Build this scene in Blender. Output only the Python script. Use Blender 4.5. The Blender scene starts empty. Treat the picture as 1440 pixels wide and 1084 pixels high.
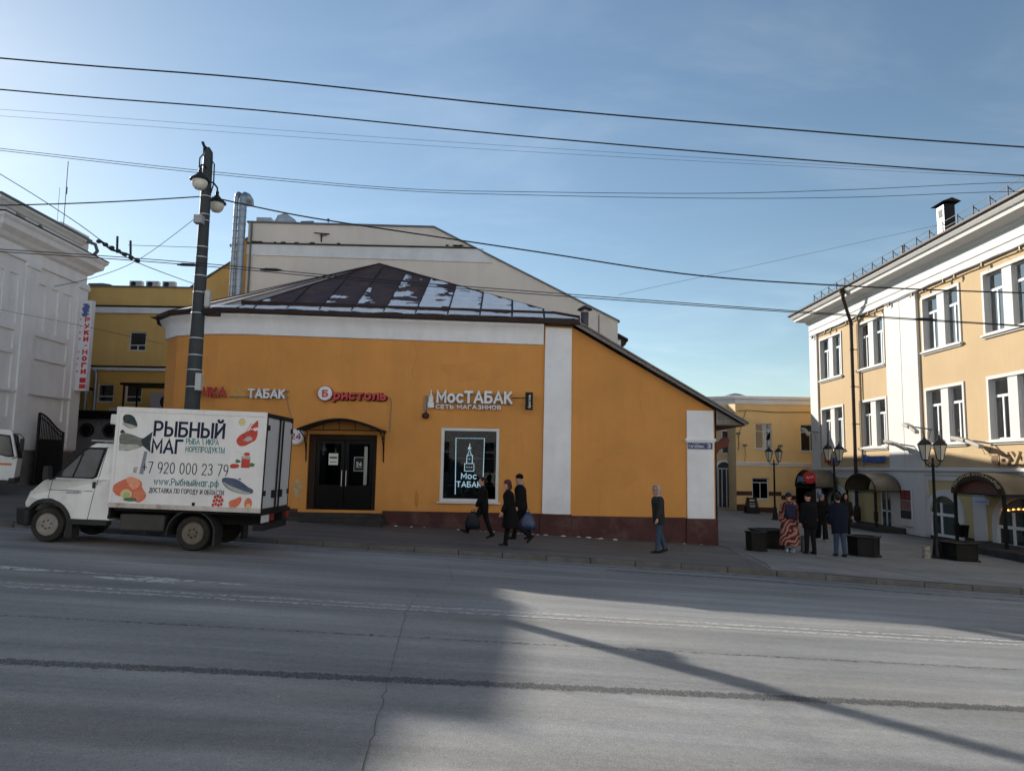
import bpy, bmesh, math, random
from mathutils import Matrix, Vector
random.seed(7)
sc = bpy.context.scene
COL = sc.collection
R = math.radians

# ---------------------------------------------------------------- camera
cam_d = bpy.data.cameras.new('camera'); cam = bpy.data.objects.new('camera', cam_d); COL.objects.link(cam)
PITCH, ROLL = R(6.24), R(1.0)
r0 = Vector((1, 0, 0)); u0 = Vector((0, -math.sin(PITCH), math.cos(PITCH))); f0 = Vector((0, math.cos(PITCH), math.sin(PITCH)))
sx = r0 * math.cos(ROLL) + u0 * math.sin(ROLL); su = -r0 * math.sin(ROLL) + u0 * math.cos(ROLL)
M = Matrix.Identity(4)
for i in range(3):
    M[i][0] = sx[i]; M[i][1] = su[i]; M[i][2] = -f0[i]
M[0][3], M[1][3], M[2][3] = 0, 0, 1.65
cam.matrix_world = M
cam_d.sensor_width = 36; cam_d.lens = 26.2; cam_d.clip_start = 0.1; cam_d.clip_end = 4000
sc.camera = cam

# ---------------------------------------------------------------- sky, sun, exposure
SUN_EL, SUN_AZ = R(22.7), R(42.5)          # azimuth counted left of the viewing direction (+Y)
sun_dir = Vector((-math.sin(SUN_AZ) * math.cos(SUN_EL), math.cos(SUN_AZ) * math.cos(SUN_EL), math.sin(SUN_EL)))
w = bpy.data.worlds.new('World'); sc.world = w; w.use_nodes = True
nt = w.node_tree; nt.nodes.clear()
sky = nt.nodes.new('ShaderNodeTexSky'); sky.sky_type = 'NISHITA'; sky.sun_disc = False
sky.sun_elevation = SUN_EL; sky.sun_rotation = -SUN_AZ
sky.air_density = 1.0; sky.dust_density = 0.15; sky.ozone_density = 0.75; sky.altitude = 150
bg = nt.nodes.new('ShaderNodeBackground'); bg.inputs['Strength'].default_value = 0.081
wo = nt.nodes.new('ShaderNodeOutputWorld')
tint = nt.nodes.new('ShaderNodeVectorMath'); tint.operation = 'MULTIPLY'; tint.inputs[1].default_value = (.965, 1.02, 1.0)
nt.links.new(sky.outputs[0], tint.inputs[0])
# thin, even veil of high cloud over the whole dome
wc = nt.nodes.new('ShaderNodeTexCoord'); sp = nt.nodes.new('ShaderNodeSeparateXYZ'); nt.links.new(wc.outputs['Generated'], sp.inputs[0])
za = nt.nodes.new('ShaderNodeMath'); za.operation = 'ADD'; za.inputs[1].default_value = .18; nt.links.new(sp.outputs[2], za.inputs[0])
dx = nt.nodes.new('ShaderNodeMath'); dx.operation = 'DIVIDE'; nt.links.new(sp.outputs[0], dx.inputs[0]); nt.links.new(za.outputs[0], dx.inputs[1])
dy = nt.nodes.new('ShaderNodeMath'); dy.operation = 'DIVIDE'; nt.links.new(sp.outputs[1], dy.inputs[0]); nt.links.new(za.outputs[0], dy.inputs[1])
cm = nt.nodes.new('ShaderNodeCombineXYZ'); nt.links.new(dx.outputs[0], cm.inputs[0]); nt.links.new(dy.outputs[0], cm.inputs[1])
mpw = nt.nodes.new('ShaderNodeMapping'); mpw.inputs['Scale'].default_value = (.9, 1.7, 1); mpw.inputs['Rotation'].default_value = (0, 0, R(25)); nt.links.new(cm.outputs[0], mpw.inputs[0])
cn = nt.nodes.new('ShaderNodeTexNoise'); cn.inputs['Scale'].default_value = 1.5; cn.inputs['Detail'].default_value = 9; cn.inputs['Roughness'].default_value = .58; cn.inputs['Distortion'].default_value = .5; nt.links.new(mpw.outputs[0], cn.inputs['Vector'])
cr_ = nt.nodes.new('ShaderNodeMapRange'); cr_.interpolation_type = 'SMOOTHSTEP'; cr_.inputs[1].default_value = .44; cr_.inputs[2].default_value = .78; cr_.inputs[3].default_value = 0; cr_.inputs[4].default_value = .75; nt.links.new(cn.outputs['Fac'], cr_.inputs[0])
cv = nt.nodes.new('ShaderNodeVectorMath'); cv.operation = 'SCALE'; cv.inputs[0].default_value = (1.0, .95, .86); nt.links.new(cr_.outputs[0], cv.inputs['Scale'])
ca = nt.nodes.new('ShaderNodeVectorMath'); ca.operation = 'ADD'; nt.links.new(tint.outputs[0], ca.inputs[0]); nt.links.new(cv.outputs[0], ca.inputs[1]); nt.links.new(ca.outputs[0], bg.inputs['Color']); nt.links.new(bg.outputs[0], wo.inputs['Surface'])
sd = bpy.data.lights.new('sun', 'SUN'); so = bpy.data.objects.new('sun', sd); COL.objects.link(so)
sd.energy = 5.0; sd.angle = R(0.55); sd.color = (1.0, 0.93, 0.82)
so.rotation_euler = sun_dir.to_track_quat('Z', 'Y').to_euler(); so.location = (-30, 40, 40)
vs = sc.view_settings; vs.view_transform = 'Standard'; vs.look = 'None'; vs.exposure = 0.68; vs.gamma = 1.0; vs.use_curve_mapping = False
sc.render.engine = 'CYCLES'
cy = sc.cycles
cy.use_denoising = True; cy.max_bounces = 6; cy.diffuse_bounces = 4; cy.glossy_bounces = 3; cy.transmission_bounces = 4
cy.transparent_max_bounces = 8; cy.caustics_reflective = False; cy.caustics_refractive = False; cy.sample_clamp_indirect = 6

# ---------------------------------------------------------------- materials
MATS = {}
def mat(name, col=(.5, .5, .5), rough=.8, metal=0., var=.12, vs_=1.5, bump=0., bs=40., emit=0., alpha=None, spec=.5, dirt=0., dcol=(.09, .075, .06), ds=.6, stretch=(1, 1, 1), fine=0., streak=0.):
    """Principled material, colour mottled by noise at two sizes, optional dirt blotches and fine relief."""
    if name in MATS: return MATS[name]
    m = bpy.data.materials.new(name); MATS[name] = m; m.use_nodes = True
    t = m.node_tree; N, L = t.nodes, t.links; b = N['Principled BSDF']
    b.inputs['Roughness'].default_value = rough; b.inputs['Metallic'].default_value = metal
    b.inputs['Specular IOR Level'].default_value = spec if (max(col) > .06 or metal > 0 or rough < .2) else spec * .35
    tc = N.new('ShaderNodeTexCoord'); mp = N.new('ShaderNodeMapping'); mp.inputs['Scale'].default_value = stretch
    L.new(tc.outputs['Object'], mp.inputs['Vector']); vec = mp.outputs[0]
    c4 = (*col, 1); cur = None
    if var > 0:
        n = N.new('ShaderNodeTexNoise'); n.inputs['Scale'].default_value = vs_; n.inputs['Detail'].default_value = 7; n.inputs['Roughness'].default_value = .65
        L.new(vec, n.inputs['Vector'])
        mr = N.new('ShaderNodeMapRange'); mr.inputs[1].default_value = .3; mr.inputs[2].default_value = .7; mr.inputs[3].default_value = 1 - var; mr.inputs[4].default_value = 1 + var
        L.new(n.outputs['Fac'], mr.inputs[0])
        fac = mr.outputs[0]
        if fine > 0:
            n2 = N.new('ShaderNodeTexNoise'); n2.inputs['Scale'].default_value = bs; n2.inputs['Detail'].default_value = 4
            L.new(vec, n2.inputs['Vector'])
            m2 = N.new('ShaderNodeMapRange'); m2.inputs[1].default_value = .3; m2.inputs[2].default_value = .7; m2.inputs[3].default_value = 1 - fine; m2.inputs[4].default_value = 1 + fine
            L.new(n2.outputs['Fac'], m2.inputs[0])
            mm = N.new('ShaderNodeMath'); mm.operation = 'MULTIPLY'; L.new(fac, mm.inputs[0]); L.new(m2.outputs[0], mm.inputs[1]); fac = mm.outputs[0]
        if streak > 0:          # rain streaks running down the face
            m3 = N.new('ShaderNodeMapping'); m3.inputs['Scale'].default_value = (2.6, 2.6, .16); L.new(tc.outputs['Object'], m3.inputs[0])
            n4 = N.new('ShaderNodeTexNoise'); n4.inputs['Scale'].default_value = 1.; n4.inputs['Detail'].default_value = 6; n4.inputs['Roughness'].default_value = .7; L.new(m3.outputs[0], n4.inputs['Vector'])
            m4 = N.new('ShaderNodeMapRange'); m4.inputs[1].default_value = .35; m4.inputs[2].default_value = .68; m4.inputs[3].default_value = 1 + streak * .5; m4.inputs[4].default_value = 1 - streak; L.new(n4.outputs['Fac'], m4.inputs[0])
            k4 = N.new('ShaderNodeMath'); k4.operation = 'MULTIPLY'; L.new(fac, k4.inputs[0]); L.new(m4.outputs[0], k4.inputs[1]); fac = k4.outputs[0]
        mx = N.new('ShaderNodeVectorMath'); mx.operation = 'SCALE'; mx.inputs[0].default_value = col; L.new(fac, mx.inputs['Scale']); cur = mx.outputs[0]
    if dirt > 0:
        n3 = N.new('ShaderNodeTexNoise'); n3.inputs['Scale'].default_value = ds; n3.inputs['Detail'].default_value = 9; n3.inputs['Roughness'].default_value = .7
        L.new(tc.outputs['Object'], n3.inputs['Vector'])
        r3 = N.new('ShaderNodeMapRange'); r3.inputs[1].default_value = .52; r3.inputs[2].default_value = .75; r3.inputs[3].default_value = 0; r3.inputs[4].default_value = dirt
        L.new(n3.outputs['Fac'], r3.inputs[0])
        mx2 = N.new('ShaderNodeMix'); mx2.data_type = 'RGBA'; L.new(r3.outputs[0], mx2.inputs[0])
        if cur: L.new(cur, mx2.inputs[6])
        else: mx2.inputs[6].default_value = c4
        mx2.inputs[7].default_value = (*dcol, 1); cur = mx2.outputs[2]
    if cur: L.new(cur, b.inputs['Base Color'])
    else: b.inputs['Base Color'].default_value = c4
    if bump > 0:
        nb = N.new('ShaderNodeTexNoise'); nb.inputs['Scale'].default_value = bs; nb.inputs['Detail'].default_value = 5; L.new(vec, nb.inputs['Vector'])
        bp = N.new('ShaderNodeBump'); bp.inputs['Strength'].default_value = bump; bp.inputs['Distance'].default_value = .02
        L.new(nb.outputs['Fac'], bp.inputs['Height']); L.new(bp.outputs[0], b.inputs['Normal'])
    if emit > 0:
        b.inputs['Emission Color'].default_value = c4; b.inputs['Emission Strength'].default_value = emit
    return m

def glass(name, tint=(.5, .55, .58), refl=.12):
    if name in MATS: return MATS[name]
    m = bpy.data.materials.new(name); MATS[name] = m; m.use_nodes = True
    t = m.node_tree; N, L = t.nodes, t.links; N.remove(N['Principled BSDF']); out = N['Material Output']
    tr = N.new('ShaderNodeBsdfTransparent'); tr.inputs[0].default_value = (*tint, 1)
    gl = N.new('ShaderNodeBsdfGlossy'); gl.inputs['Roughness'].default_value = .02; gl.inputs[0].default_value = (.9, .93, .95, 1)
    fr = N.new('ShaderNodeFresnel'); fr.inputs[0].default_value = 1.52
    ad = N.new('ShaderNodeMath'); ad.operation = 'ADD'; ad.inputs[1].default_value = refl; ad.use_clamp = True; L.new(fr.outputs[0], ad.inputs[0])
    nz = N.new('ShaderNodeTexNoise'); nz.inputs['Scale'].default_value = .9
    tc = N.new('ShaderNodeTexCoord'); L.new(tc.outputs['Object'], nz.inputs['Vector'])
    bp = N.new('ShaderNodeBump'); bp.inputs['Strength'].default_value = .012; L.new(nz.outputs['Fac'], bp.inputs['Height']); L.new(bp.outputs[0], gl.inputs['Normal'])
    mx = N.new('ShaderNodeMixShader'); L.new(ad.outputs[0], mx.inputs[0]); L.new(tr.outputs[0], mx.inputs[1]); L.new(gl.outputs[0], mx.inputs[2])
    L.new(mx.outputs[0], out.inputs['Surface'])
    return m

# ---------------------------------------------------------------- mesh helpers
class MB:
    def __init__(s): s.v = []; s.f = []; s.mi = []; s.m = 0
    def add(s, vs, fs):
        o = len(s.v); s.v += [tuple(v) for v in vs]
        for f in fs: s.f.append(tuple(i + o for i in f)); s.mi.append(s.m)
        return s
    def box(s, x0, x1, y0, y1, z0, z1):
        return s.add([(x0, y0, z0), (x1, y0, z0), (x1, y1, z0), (x0, y1, z0), (x0, y0, z1), (x1, y0, z1), (x1, y1, z1), (x0, y1, z1)],
                     [(3, 2, 1, 0), (4, 5, 6, 7), (0, 1, 5, 4), (1, 2, 6, 5), (2, 3, 7, 6), (3, 0, 4, 7)])
    def hexa(s, a, b):
        """two quads (4 points each) joined into a solid"""
        return s.add(list(a) + list(b), [(3, 2, 1, 0), (4, 5, 6, 7), (0, 1, 5, 4), (1, 2, 6, 5), (2, 3, 7, 6), (3, 0, 4, 7)])
    def prism(s, poly, axis, a, b):
        n = len(poly)
        def P(p, t):
            return (t, p[0], p[1]) if axis == 'x' else (p[0], t, p[1]) if axis == 'y' else (p[0], p[1], t)
        return s.add([P(p, a) for p in poly] + [P(p, b) for p in poly],
                     [tuple(range(n)), tuple(range(2 * n - 1, n - 1, -1))] + [(i, (i + 1) % n, n + (i + 1) % n, n + i) for i in range(n)])
    def poly(s, pts): return s.add(pts, [tuple(range(len(pts)))])
    def loft(s, rings, cap=True):
        n = len(rings[0]); vs = [p for r in rings for p in r]; fs = []
        for k in range(len(rings) - 1):
            for i in range(n):
                j = (i + 1) % n; fs.append((k * n + i, k * n + j, (k + 1) * n + j, (k + 1) * n + i))
        if cap: fs += [tuple(range(n - 1, -1, -1)), tuple(range((len(rings) - 1) * n, len(rings) * n))]
        return s.add(vs, fs)
    def tube(s, pts, r, n=8, cap=True, sq=None):
        pts = [Vector(p) for p in pts]; rr = r if isinstance(r, (list, tuple)) else [r] * len(pts)
        rings = []; ref = None
        for i, p in enumerate(pts):
            d = (pts[min(i + 1, len(pts) - 1)] - pts[max(i - 1, 0)]).normalized()
            if ref is None: ref = Vector((0, 0, 1)) if abs(d.z) < .9 else Vector((1, 0, 0))
            a = d.cross(ref)
            if a.length < 1e-4: a = d.orthogonal()
            a.normalize(); b = a.cross(d).normalized(); ref = b
            ph = math.pi / n if sq else 0
            rings.append([p + (a * math.cos(2 * math.pi * k / n + ph) + b * math.sin(2 * math.pi * k / n + ph)) * rr[i] for k in range(n)])
        return s.loft(rings, cap)
    def lathe(s, prof, c=(0, 0, 0), n=16, ph=0.):
        return s.loft([[(c[0] + r * math.cos(2 * math.pi * k / n + ph), c[1] + r * math.sin(2 * math.pi * k / n + ph), c[2] + z) for k in range(n)] for r, z in prof])
    def ell(s, c, rx, ry, rz, n=12, m=8, rot=None):
        rings = []
        for j in range(m + 1):
            a = -math.pi / 2 + math.pi * (j + .02) / (m + .04)
            ring = [Vector((rx * math.cos(a) * math.cos(2 * math.pi * k / n), ry * math.cos(a) * math.sin(2 * math.pi * k / n), rz * math.sin(a))) for k in range(n)]
            if rot: ring = [rot @ p for p in ring]
            rings.append([Vector(c) + p for p in ring])
        return s.loft(rings)
    def disc(s, c, r, nrm, th=.02, n=24):
        c = Vector(c); d = Vector(nrm).normalized(); return s.tube([c, c + d * th], r, n)
    def mesh(s, name):
        me = bpy.data.meshes.new(name); me.from_pydata(s.v, [], s.f)
        for p, i in zip(me.polygons, s.mi): p.material_index = i
        bm = bmesh.new(); bm.from_mesh(me); bmesh.ops.recalc_face_normals(bm, faces=bm.faces); bm.to_mesh(me); bm.free()
        me.update(); return me
    def build(s, name, mats, parent=None, smooth=False, bevel=0., local=False, segs=2):
        return link(name, s.mesh(name), mats, parent, smooth, bevel, local, segs)

WM = {}
def link(name, me, mats, parent=None, smooth=False, bevel=0., local=False, segs=2):
    o = bpy.data.objects.new(name, me); COL.objects.link(o)
    if not isinstance(mats, (list, tuple)): mats = [mats]
    if len(me.materials) == 0:
        for m in mats: me.materials.append(m)
    if smooth:
        me.polygons.foreach_set('use_smooth', [True] * len(me.polygons))
        if smooth != 'all': me.set_sharp_from_angle(angle=R(40))
    if bevel > 0:
        b = o.modifiers.new('bevel', 'BEVEL'); b.width = bevel; b.segments = segs; b.limit_method = 'ANGLE'; b.angle_limit = R(35)
    I = Matrix.Identity(4); WM[o.name] = I
    if parent:
        o.parent = parent
        if local: WM[o.name] = WM[parent.name].copy()
        else: o.matrix_local = WM[parent.name].inverted()
    return o
def tag(o, label, cat, group=None):
    o['label'] = label; o['category'] = cat
    if group: o['group'] = group
    return o
def thing(name, label, cat, loc=(0, 0, 0), rot=(0, 0, 0), group=None):
    o = bpy.data.objects.new(name, None); COL.objects.link(o); o.empty_display_size = .2
    from mathutils import Euler
    m = Matrix.Translation(loc) @ Euler(rot).to_matrix().to_4x4()
    o.matrix_world = m; WM[o.name] = m
    return tag(o, label, cat, group)
def struct(o): o['kind'] = 'structure'; return o
def copy_tree(o, parent=None):
    c = o.copy(); COL.objects.link(c); c.parent = parent
    for ch in list(o.children):
        if ch is not c: copy_tree(ch, c)
    return c
def place(o, loc, rz=0., label=None, group=None):
    o.location = loc; o.rotation_euler = (0, 0, rz)
    if label: o['label'] = label
    if group: o['group'] = group
    return o

FRONT = ((1, 0, 0), (0, 0, 1))       # faces the street (-Y)
SIDE = ((0, -1, 0), (0, 0, 1))       # faces -X
def _arc(cx, cy, rx, ry, a0, a1, n=8): return [(cx + rx * math.cos(R(a0 + (a1 - a0) * k / n)), cy + ry * math.sin(R(a0 + (a1 - a0) * k / n))) for k in range(n + 1)]
def _bowl(x0, x1, y0, y1): h_ = (y1 - y0) / 2; return [(x0, y1)] + _arc(x1 - h_ * .9, (y0 + y1) / 2, h_ * .9, h_, 90, -90, 7) + [(x0, y0)]
def _glyphs():
    g = {}
    g['А'] = (.78, [[(0, 0), (.39, 1), (.78, 0)], [(.14, .3), (.64, .3)]]); g['Б'] = (.62, [[(.56, 1), (0, 1), (0, 0)], _bowl(0, .62, 0, .58)]); g['В'] = (.64, [[(0, 0), (0, 1)], _bowl(0, .64, 0, .54), _bowl(0, .58, .54, 1)])
    g['Г'] = (.54, [[(0, 0), (0, 1), (.54, 1)]]); g['Д'] = (.76, [[(.14, .06), (.22, 1), (.64, 1), (.64, .06)], [(0, -.18), (0, .03), (.76, .03), (.76, -.18)]]); g['Е'] = (.56, [[(.56, 1), (0, 1), (0, 0), (.56, 0)], [(0, .52), (.5, .52)]])
    g['З'] = (.58, [_arc(.28, .77, .26, .23, 150, -90), _arc(.28, .27, .3, .27, 90, -150)]); g['И'] = (.64, [[(0, 1), (0, 0)], [(0, .08), (.64, .92)], [(.64, 1), (.64, 0)]]); g['Й'] = (.64, g['И'][1] + [_arc(.32, 1.27, .17, .12, 180, 360)])
    g['К'] = (.62, [[(0, 0), (0, 1)], [(.58, 1), (.05, .45)], [(.2, .58), (.62, 0)]]); g['Л'] = (.68, [[(0, .02), (.1, .1), (.18, 1), (.68, 1), (.68, 0)]]); g['М'] = (.8, [[(0, 0), (0, 1), (.4, .3), (.8, 1), (.8, 0)]]); g['Н'] = (.66, [[(0, 0), (0, 1)], [(.66, 0), (.66, 1)], [(0, .52), (.66, .52)]])
    g['О'] = (.76, [_arc(.38, .5, .38, .5, 90, 450, 20)]); g['П'] = (.66, [[(0, 0), (0, 1), (.66, 1), (.66, 0)]]); g['Р'] = (.6, [[(0, 0), (0, 1)], _bowl(0, .6, .42, 1)]); g['С'] = (.68, [_arc(.38, .5, .38, .5, 50, 310, 16)]); g['Т'] = (.66, [[(.33, 0), (.33, 1)], [(0, 1), (.66, 1)]])
    g['У'] = (.66, [[(0, 1), (.34, .36)], [(.66, 1), (.28, .04), (.1, 0)]]); g['Ф'] = (.8, [_arc(.4, .5, .4, .3, 90, 450, 18), [(.4, 0), (.4, 1)]]); g['Ц'] = (.74, [[(0, 1), (0, 0), (.74, 0), (.74, -.2)], [(.62, 1), (.62, 0)]]); g['Ч'] = (.58, [[(0, 1)] + _arc(.2, .62, .2, .2, 180, 270, 5) + [(.58, .42)], [(.58, 1), (.58, 0)]])
    g['Ь'] = (.6, [[(0, 1), (0, 0)], _bowl(0, .6, 0, .58)]); g['Ы'] = (.86, [[(0, 1), (0, 0)], _bowl(0, .56, 0, .58), [(.86, 0), (.86, 1)]]); g['Я'] = (.6, [[(.6, 0), (.6, 1)], [(.6 - x, y) for x, y in _bowl(0, .6, .42, 1)], [(.3, .42), (0, 0)]]); g['Э'] = (.66, [_arc(.28, .5, .38, .5, 130, -130, 16), [(.2, .52), (.66, .52)]])
    for c in 'ВГДЗИЙКЛМНОПСТЦЧЬЫЯ': w_, st = g[c]; g[c.lower()] = (w_ * .78, [[(x * .78, y * .72) for x, y in q] for q in st])
    o = _arc(.27, .36, .27, .36, 90, 450, 18)
    g['а'] = (.54, [o, [(.54, .72), (.54, 0)]]); g['б'] = (.54, [o, [(0, .36), (.02, .7), (.2, .92), (.5, 1)]]); g['е'] = (.56, [_arc(.28, .36, .28, .36, 0, 320, 16), [(0, .36), (.56, .36)]]); g['р'] = (.54, [o, [(0, .72), (0, -.28)]]); g['у'] = (.52, [[(0, .72), (.27, .02)], [(.52, .72), (.2, -.22), (.06, -.26)]]); g['ф'] = (.76, [_arc(.38, .36, .38, .36, 90, 450, 18), [(.38, 1), (.38, -.28)]])
    g['w'] = (.78, [[(0, .72), (.2, 0), (.39, .7), (.58, 0), (.78, .72)]]); g['P'] = g['Р']; g['.'] = (.1, [[(.05, -.02), (.05, .12)]]); g['-'] = (.3, [[(0, .4), (.3, .4)]]); g['+'] = (.56, [[(0, .48), (.56, .48)], [(.28, .2), (.28, .76)]]); g['\\'] = (.3, [[(0, 1), (.3, -.05)]]); g[' '] = (.22, [])
    g['0'] = (.6, [_arc(.3, .5, .3, .5, 90, 450, 18)]); g['1'] = (.3, [[(0, .8), (.26, 1), (.26, 0)]]); g['2'] = (.58, [_arc(.28, .72, .28, .28, 170, -30, 10) + [(.02, 0), (.58, 0)]]); g['3'] = g['З']; g['4'] = (.64, [[(.48, 0), (.48, 1), (0, .26)], [(0, .26), (.64, .26)]]); g['7'] = (.56, [[(0, 1), (.56, 1), (.18, 0)]]); g['9'] = (.58, [_arc(.29, .69, .29, .31, 0, 360, 16), [(.58, .69), (.54, .35), (.3, 0)]])
    return g
GLY = _glyphs()
def text(body, name, m, parent, org, w, h, face=FRONT, depth=.02, bold=0., local=False, arc=None, shear=0., weight=None):
    """lettering built from strokes: lower left corner at org, fitted to w x h, standing proud of the plane by depth"""
    st = []; x = 0.
    for c in body:
        wd, q = GLY[c]
        for l in q: st.append([(x + px_ + shear * py_, py_) for px_, py_ in l])
        x += wd + .3
    x0 = min(p[0] for l in st for p in l); x1 = max(p[0] for l in st for p in l); y0 = min(p[1] for l in st for p in l); y1 = max(p[1] for l in st for p in l)
    hh = h or w * (y1 - y0) / (x1 - x0); cap = hh / (y1 - y0); t = (weight or (.15 + bold * 2.2)) * min(cap, w / (x1 - x0) * 1.15); kx = (w - t) / (x1 - x0); ky = (hh - t) / (y1 - y0)
    r, u = Vector(face[0]), Vector(face[1]); n = r.cross(u); org = Vector(org); V = []; F = []
    def pt(a, b, d):
        if arc: a, b = arc(a, b)
        return org + r * a + u * b + n * d
    for i, l in enumerate(st):
        P = [Vector((t / 2 + (p[0] - x0) * kx, t / 2 + (p[1] - y0) * ky)) for p in l]; cl = (P[0] - P[-1]).length < 1e-4 and len(P) > 3
        if cl: P = P[:-1]
        k = len(P); o_ = len(V); dd = depth + .0004 * (i % 4)
        for j in range(k):
            a_ = P[j - 1] if (j or cl) else None; b_ = P[(j + 1) % k] if (j < k - 1 or cl) else None
            d0 = (P[j] - a_).normalized() if a_ else None; d1 = (b_ - P[j]).normalized() if b_ else None
            d0 = d0 or d1; d1 = d1 or d0; n0, n1 = Vector((-d0.y, d0.x)), Vector((-d1.y, d1.x)); nn = n0 + n1; nn = nn.normalized() if nn.length > .2 else n0
            q = nn * (t / 2 / max(.5, nn.dot(n0))); e = P[j]
            if not cl and j == 0: e = e - d1 * t * .5
            if not cl and j == k - 1: e = e + d0 * t * .5
            for s_ in (1, -1):
                for d in (dd, 0): V.append(pt(e.x + s_ * q.x, e.y + s_ * q.y, d))
        for j in range(k if cl else k - 1):
            a, b = o_ + j * 4, o_ + ((j + 1) % k) * 4
            F += [(a, b, b + 2, a + 2), (a + 1, a, b, b + 1)[::-1], (a + 2, a + 3, b + 3, b + 2)[::-1]]
        if not cl:
            for a in (o_, o_ + (k - 1) * 4): F.append((a, a + 1, a + 3, a + 2))
    me = bpy.data.meshes.new(name); me.from_pydata([tuple(v) for v in V], [], F)
    bm = bmesh.new(); bm.from_mesh(me); bmesh.ops.recalc_face_normals(bm, faces=bm.faces); bm.to_mesh(me); bm.free(); me.update()
    return link(name, me, m, parent, local=local)

# ---------------------------------------------------------------- ground, road, pavement
def sstep(t): t = max(0., min(1., t)); return t * t * (3 - 2 * t)
def G(x, y):
    yy = max(-20, min(y, 24))
    return -.022 * yy - .044 * max(-30, min(x, 22)) + (.008 * (y - 24) if y > 24 else 0) + .38 * sstep((-x - 10.5) / 3) * sstep((y - 17) / 4)
KP = [(-70, 16.9), (-5, 16.9), (4.5, 16.8), (7.8, 16.25), (10.6, 16.0), (18, 15.8), (70, 15.8)]
def kerbY(x):
    for (a, b), (c, d) in zip(KP, KP[1:]):
        if x <= c: return b + (d - b) * (x - a) / (c - a)
    return KP[-1][1]
PZ = .12
def GP(x, y): return G(x, y) + PZ            # top of pavement
def sheet(xs, ycur, fz):
    """grid sheet; ycur(x) gives the list of y at that x"""
    mb = MB(); cols = [[(x, y, fz(x, y)) for y in ycur(x)] for x in xs]; n = len(cols[0])
    vs = [p for c in cols for p in c]
    mb.add(vs, [(i * n + j, (i + 1) * n + j, (i + 1) * n + j + 1, i * n + j + 1) for i in range(len(xs) - 1) for j in range(n - 1)])
    return mb
XS = [-70, -50, -40, -30, -26, -22, -18] + [-16 + .5 * i for i in range(65)] + [17, 18, 19, 20, 22, 24, 30, 40, 55, 70]

def asphalt(name, base, light, streak, agg=.5):
    m = bpy.data.materials.new(name); m.use_nodes = True; t = m.node_tree; N, L = t.nodes, t.links; b = N['Principled BSDF']
    tc = N.new('ShaderNodeTexCoord')
    def noise(sc_, stretch, det=6, ro=.6):
        mp = N.new('ShaderNodeMapping'); mp.inputs['Scale'].default_value = stretch; L.new(tc.outputs['Object'], mp.inputs[0])
        n = N.new('ShaderNodeTexNoise'); n.inputs['Scale'].default_value = sc_; n.inputs['Detail'].default_value = det; n.inputs['Roughness'].default_value = ro
        L.new(mp.outputs[0], n.inputs['Vector']); return n.outputs['Fac']
    def rng(s, a, b_, c, d):
        r = N.new('ShaderNodeMapRange'); r.inputs[1].default_value = a; r.inputs[2].default_value = b_; r.inputs[3].default_value = c; r.inputs[4].default_value = d; L.new(s, r.inputs[0]); return r.outputs[0]
    def mul(a, b_):
        k = N.new('ShaderNodeMath'); k.operation = 'MULTIPLY'; L.new(a, k.inputs[0]); L.new(b_, k.inputs[1]); return k.outputs[0]
    large = rng(noise(.35, (.6, 1.3, 1)), .3, .7, .76, 1.2)
    st = rng(noise(1.1, (.06, 1.6, 1), 5), .35, .65, 1 - streak, 1 + streak)
    fi = rng(noise(85, (1, 1, 1), 4, .85), .3, .7, 1 - agg, 1 + agg)
    mid = rng(noise(14, (1, 1, 1), 5, .7), .3, .7, .88, 1.12)
    fac = mul(mul(large, st), mul(fi, mid))
    mx = N.new('ShaderNodeMix'); mx.data_type = 'RGBA'; mx.inputs[6].default_value = (*base, 1); mx.inputs[7].default_value = (*light, 1)
    L.new(rng(noise(.8, (.25, 1, 1), 8, .7), .4, .7, 0, 1), mx.inputs[0])
    sc_ = N.new('ShaderNodeVectorMath'); sc_.operation = 'SCALE'; L.new(mx.outputs[2], sc_.inputs[0]); L.new(fac, sc_.inputs['Scale'])
    L.new(sc_.outputs[0], b.inputs['Base Color'])
    rr = rng(noise(.9, (.1, 1.5, 1)), .3, .7, .62, .85); L.new(rr, b.inputs['Roughness']); b.inputs['Specular IOR Level'].default_value = .45
    bp = N.new('ShaderNodeBump'); bp.inputs['Strength'].default_value = .9; bp.inputs['Distance'].default_value = .012
    L.new(noise(75, (1, 1, 1), 4, .85), bp.inputs['Height']); L.new(bp.outputs[0], b.inputs['Normal'])
    return m
M_road = asphalt('asphalt_road', (.20, .206, .218), (.265, .265, .262), .2)
M_pave = asphalt('asphalt_pavement', (.10, .098, .098), (.125, .12, .115), .05, .3)
M_grd = mat('earth', (.1, .09, .08), .95)
struct(sheet([-1500, -60, 60, 1500], lambda x: [-1500, -60, 90, 1500], lambda x, y: -2.6).build('ground', M_grd))
road = struct(sheet(XS, lambda x: [-40, -20, -8] + [-4 + (kerbY(x) + 4.0) * k / 24 for k in range(25)], G).build('road', M_road, smooth='all'))
pav = struct(sheet(XS, lambda x: [kerbY(x) + .16 + (24 - kerbY(x) - .16) * k / 10 for k in range(11)] + [26, 28, 32, 40, 50, 70], GP).build('pavement', M_pave, smooth='all'))

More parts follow.
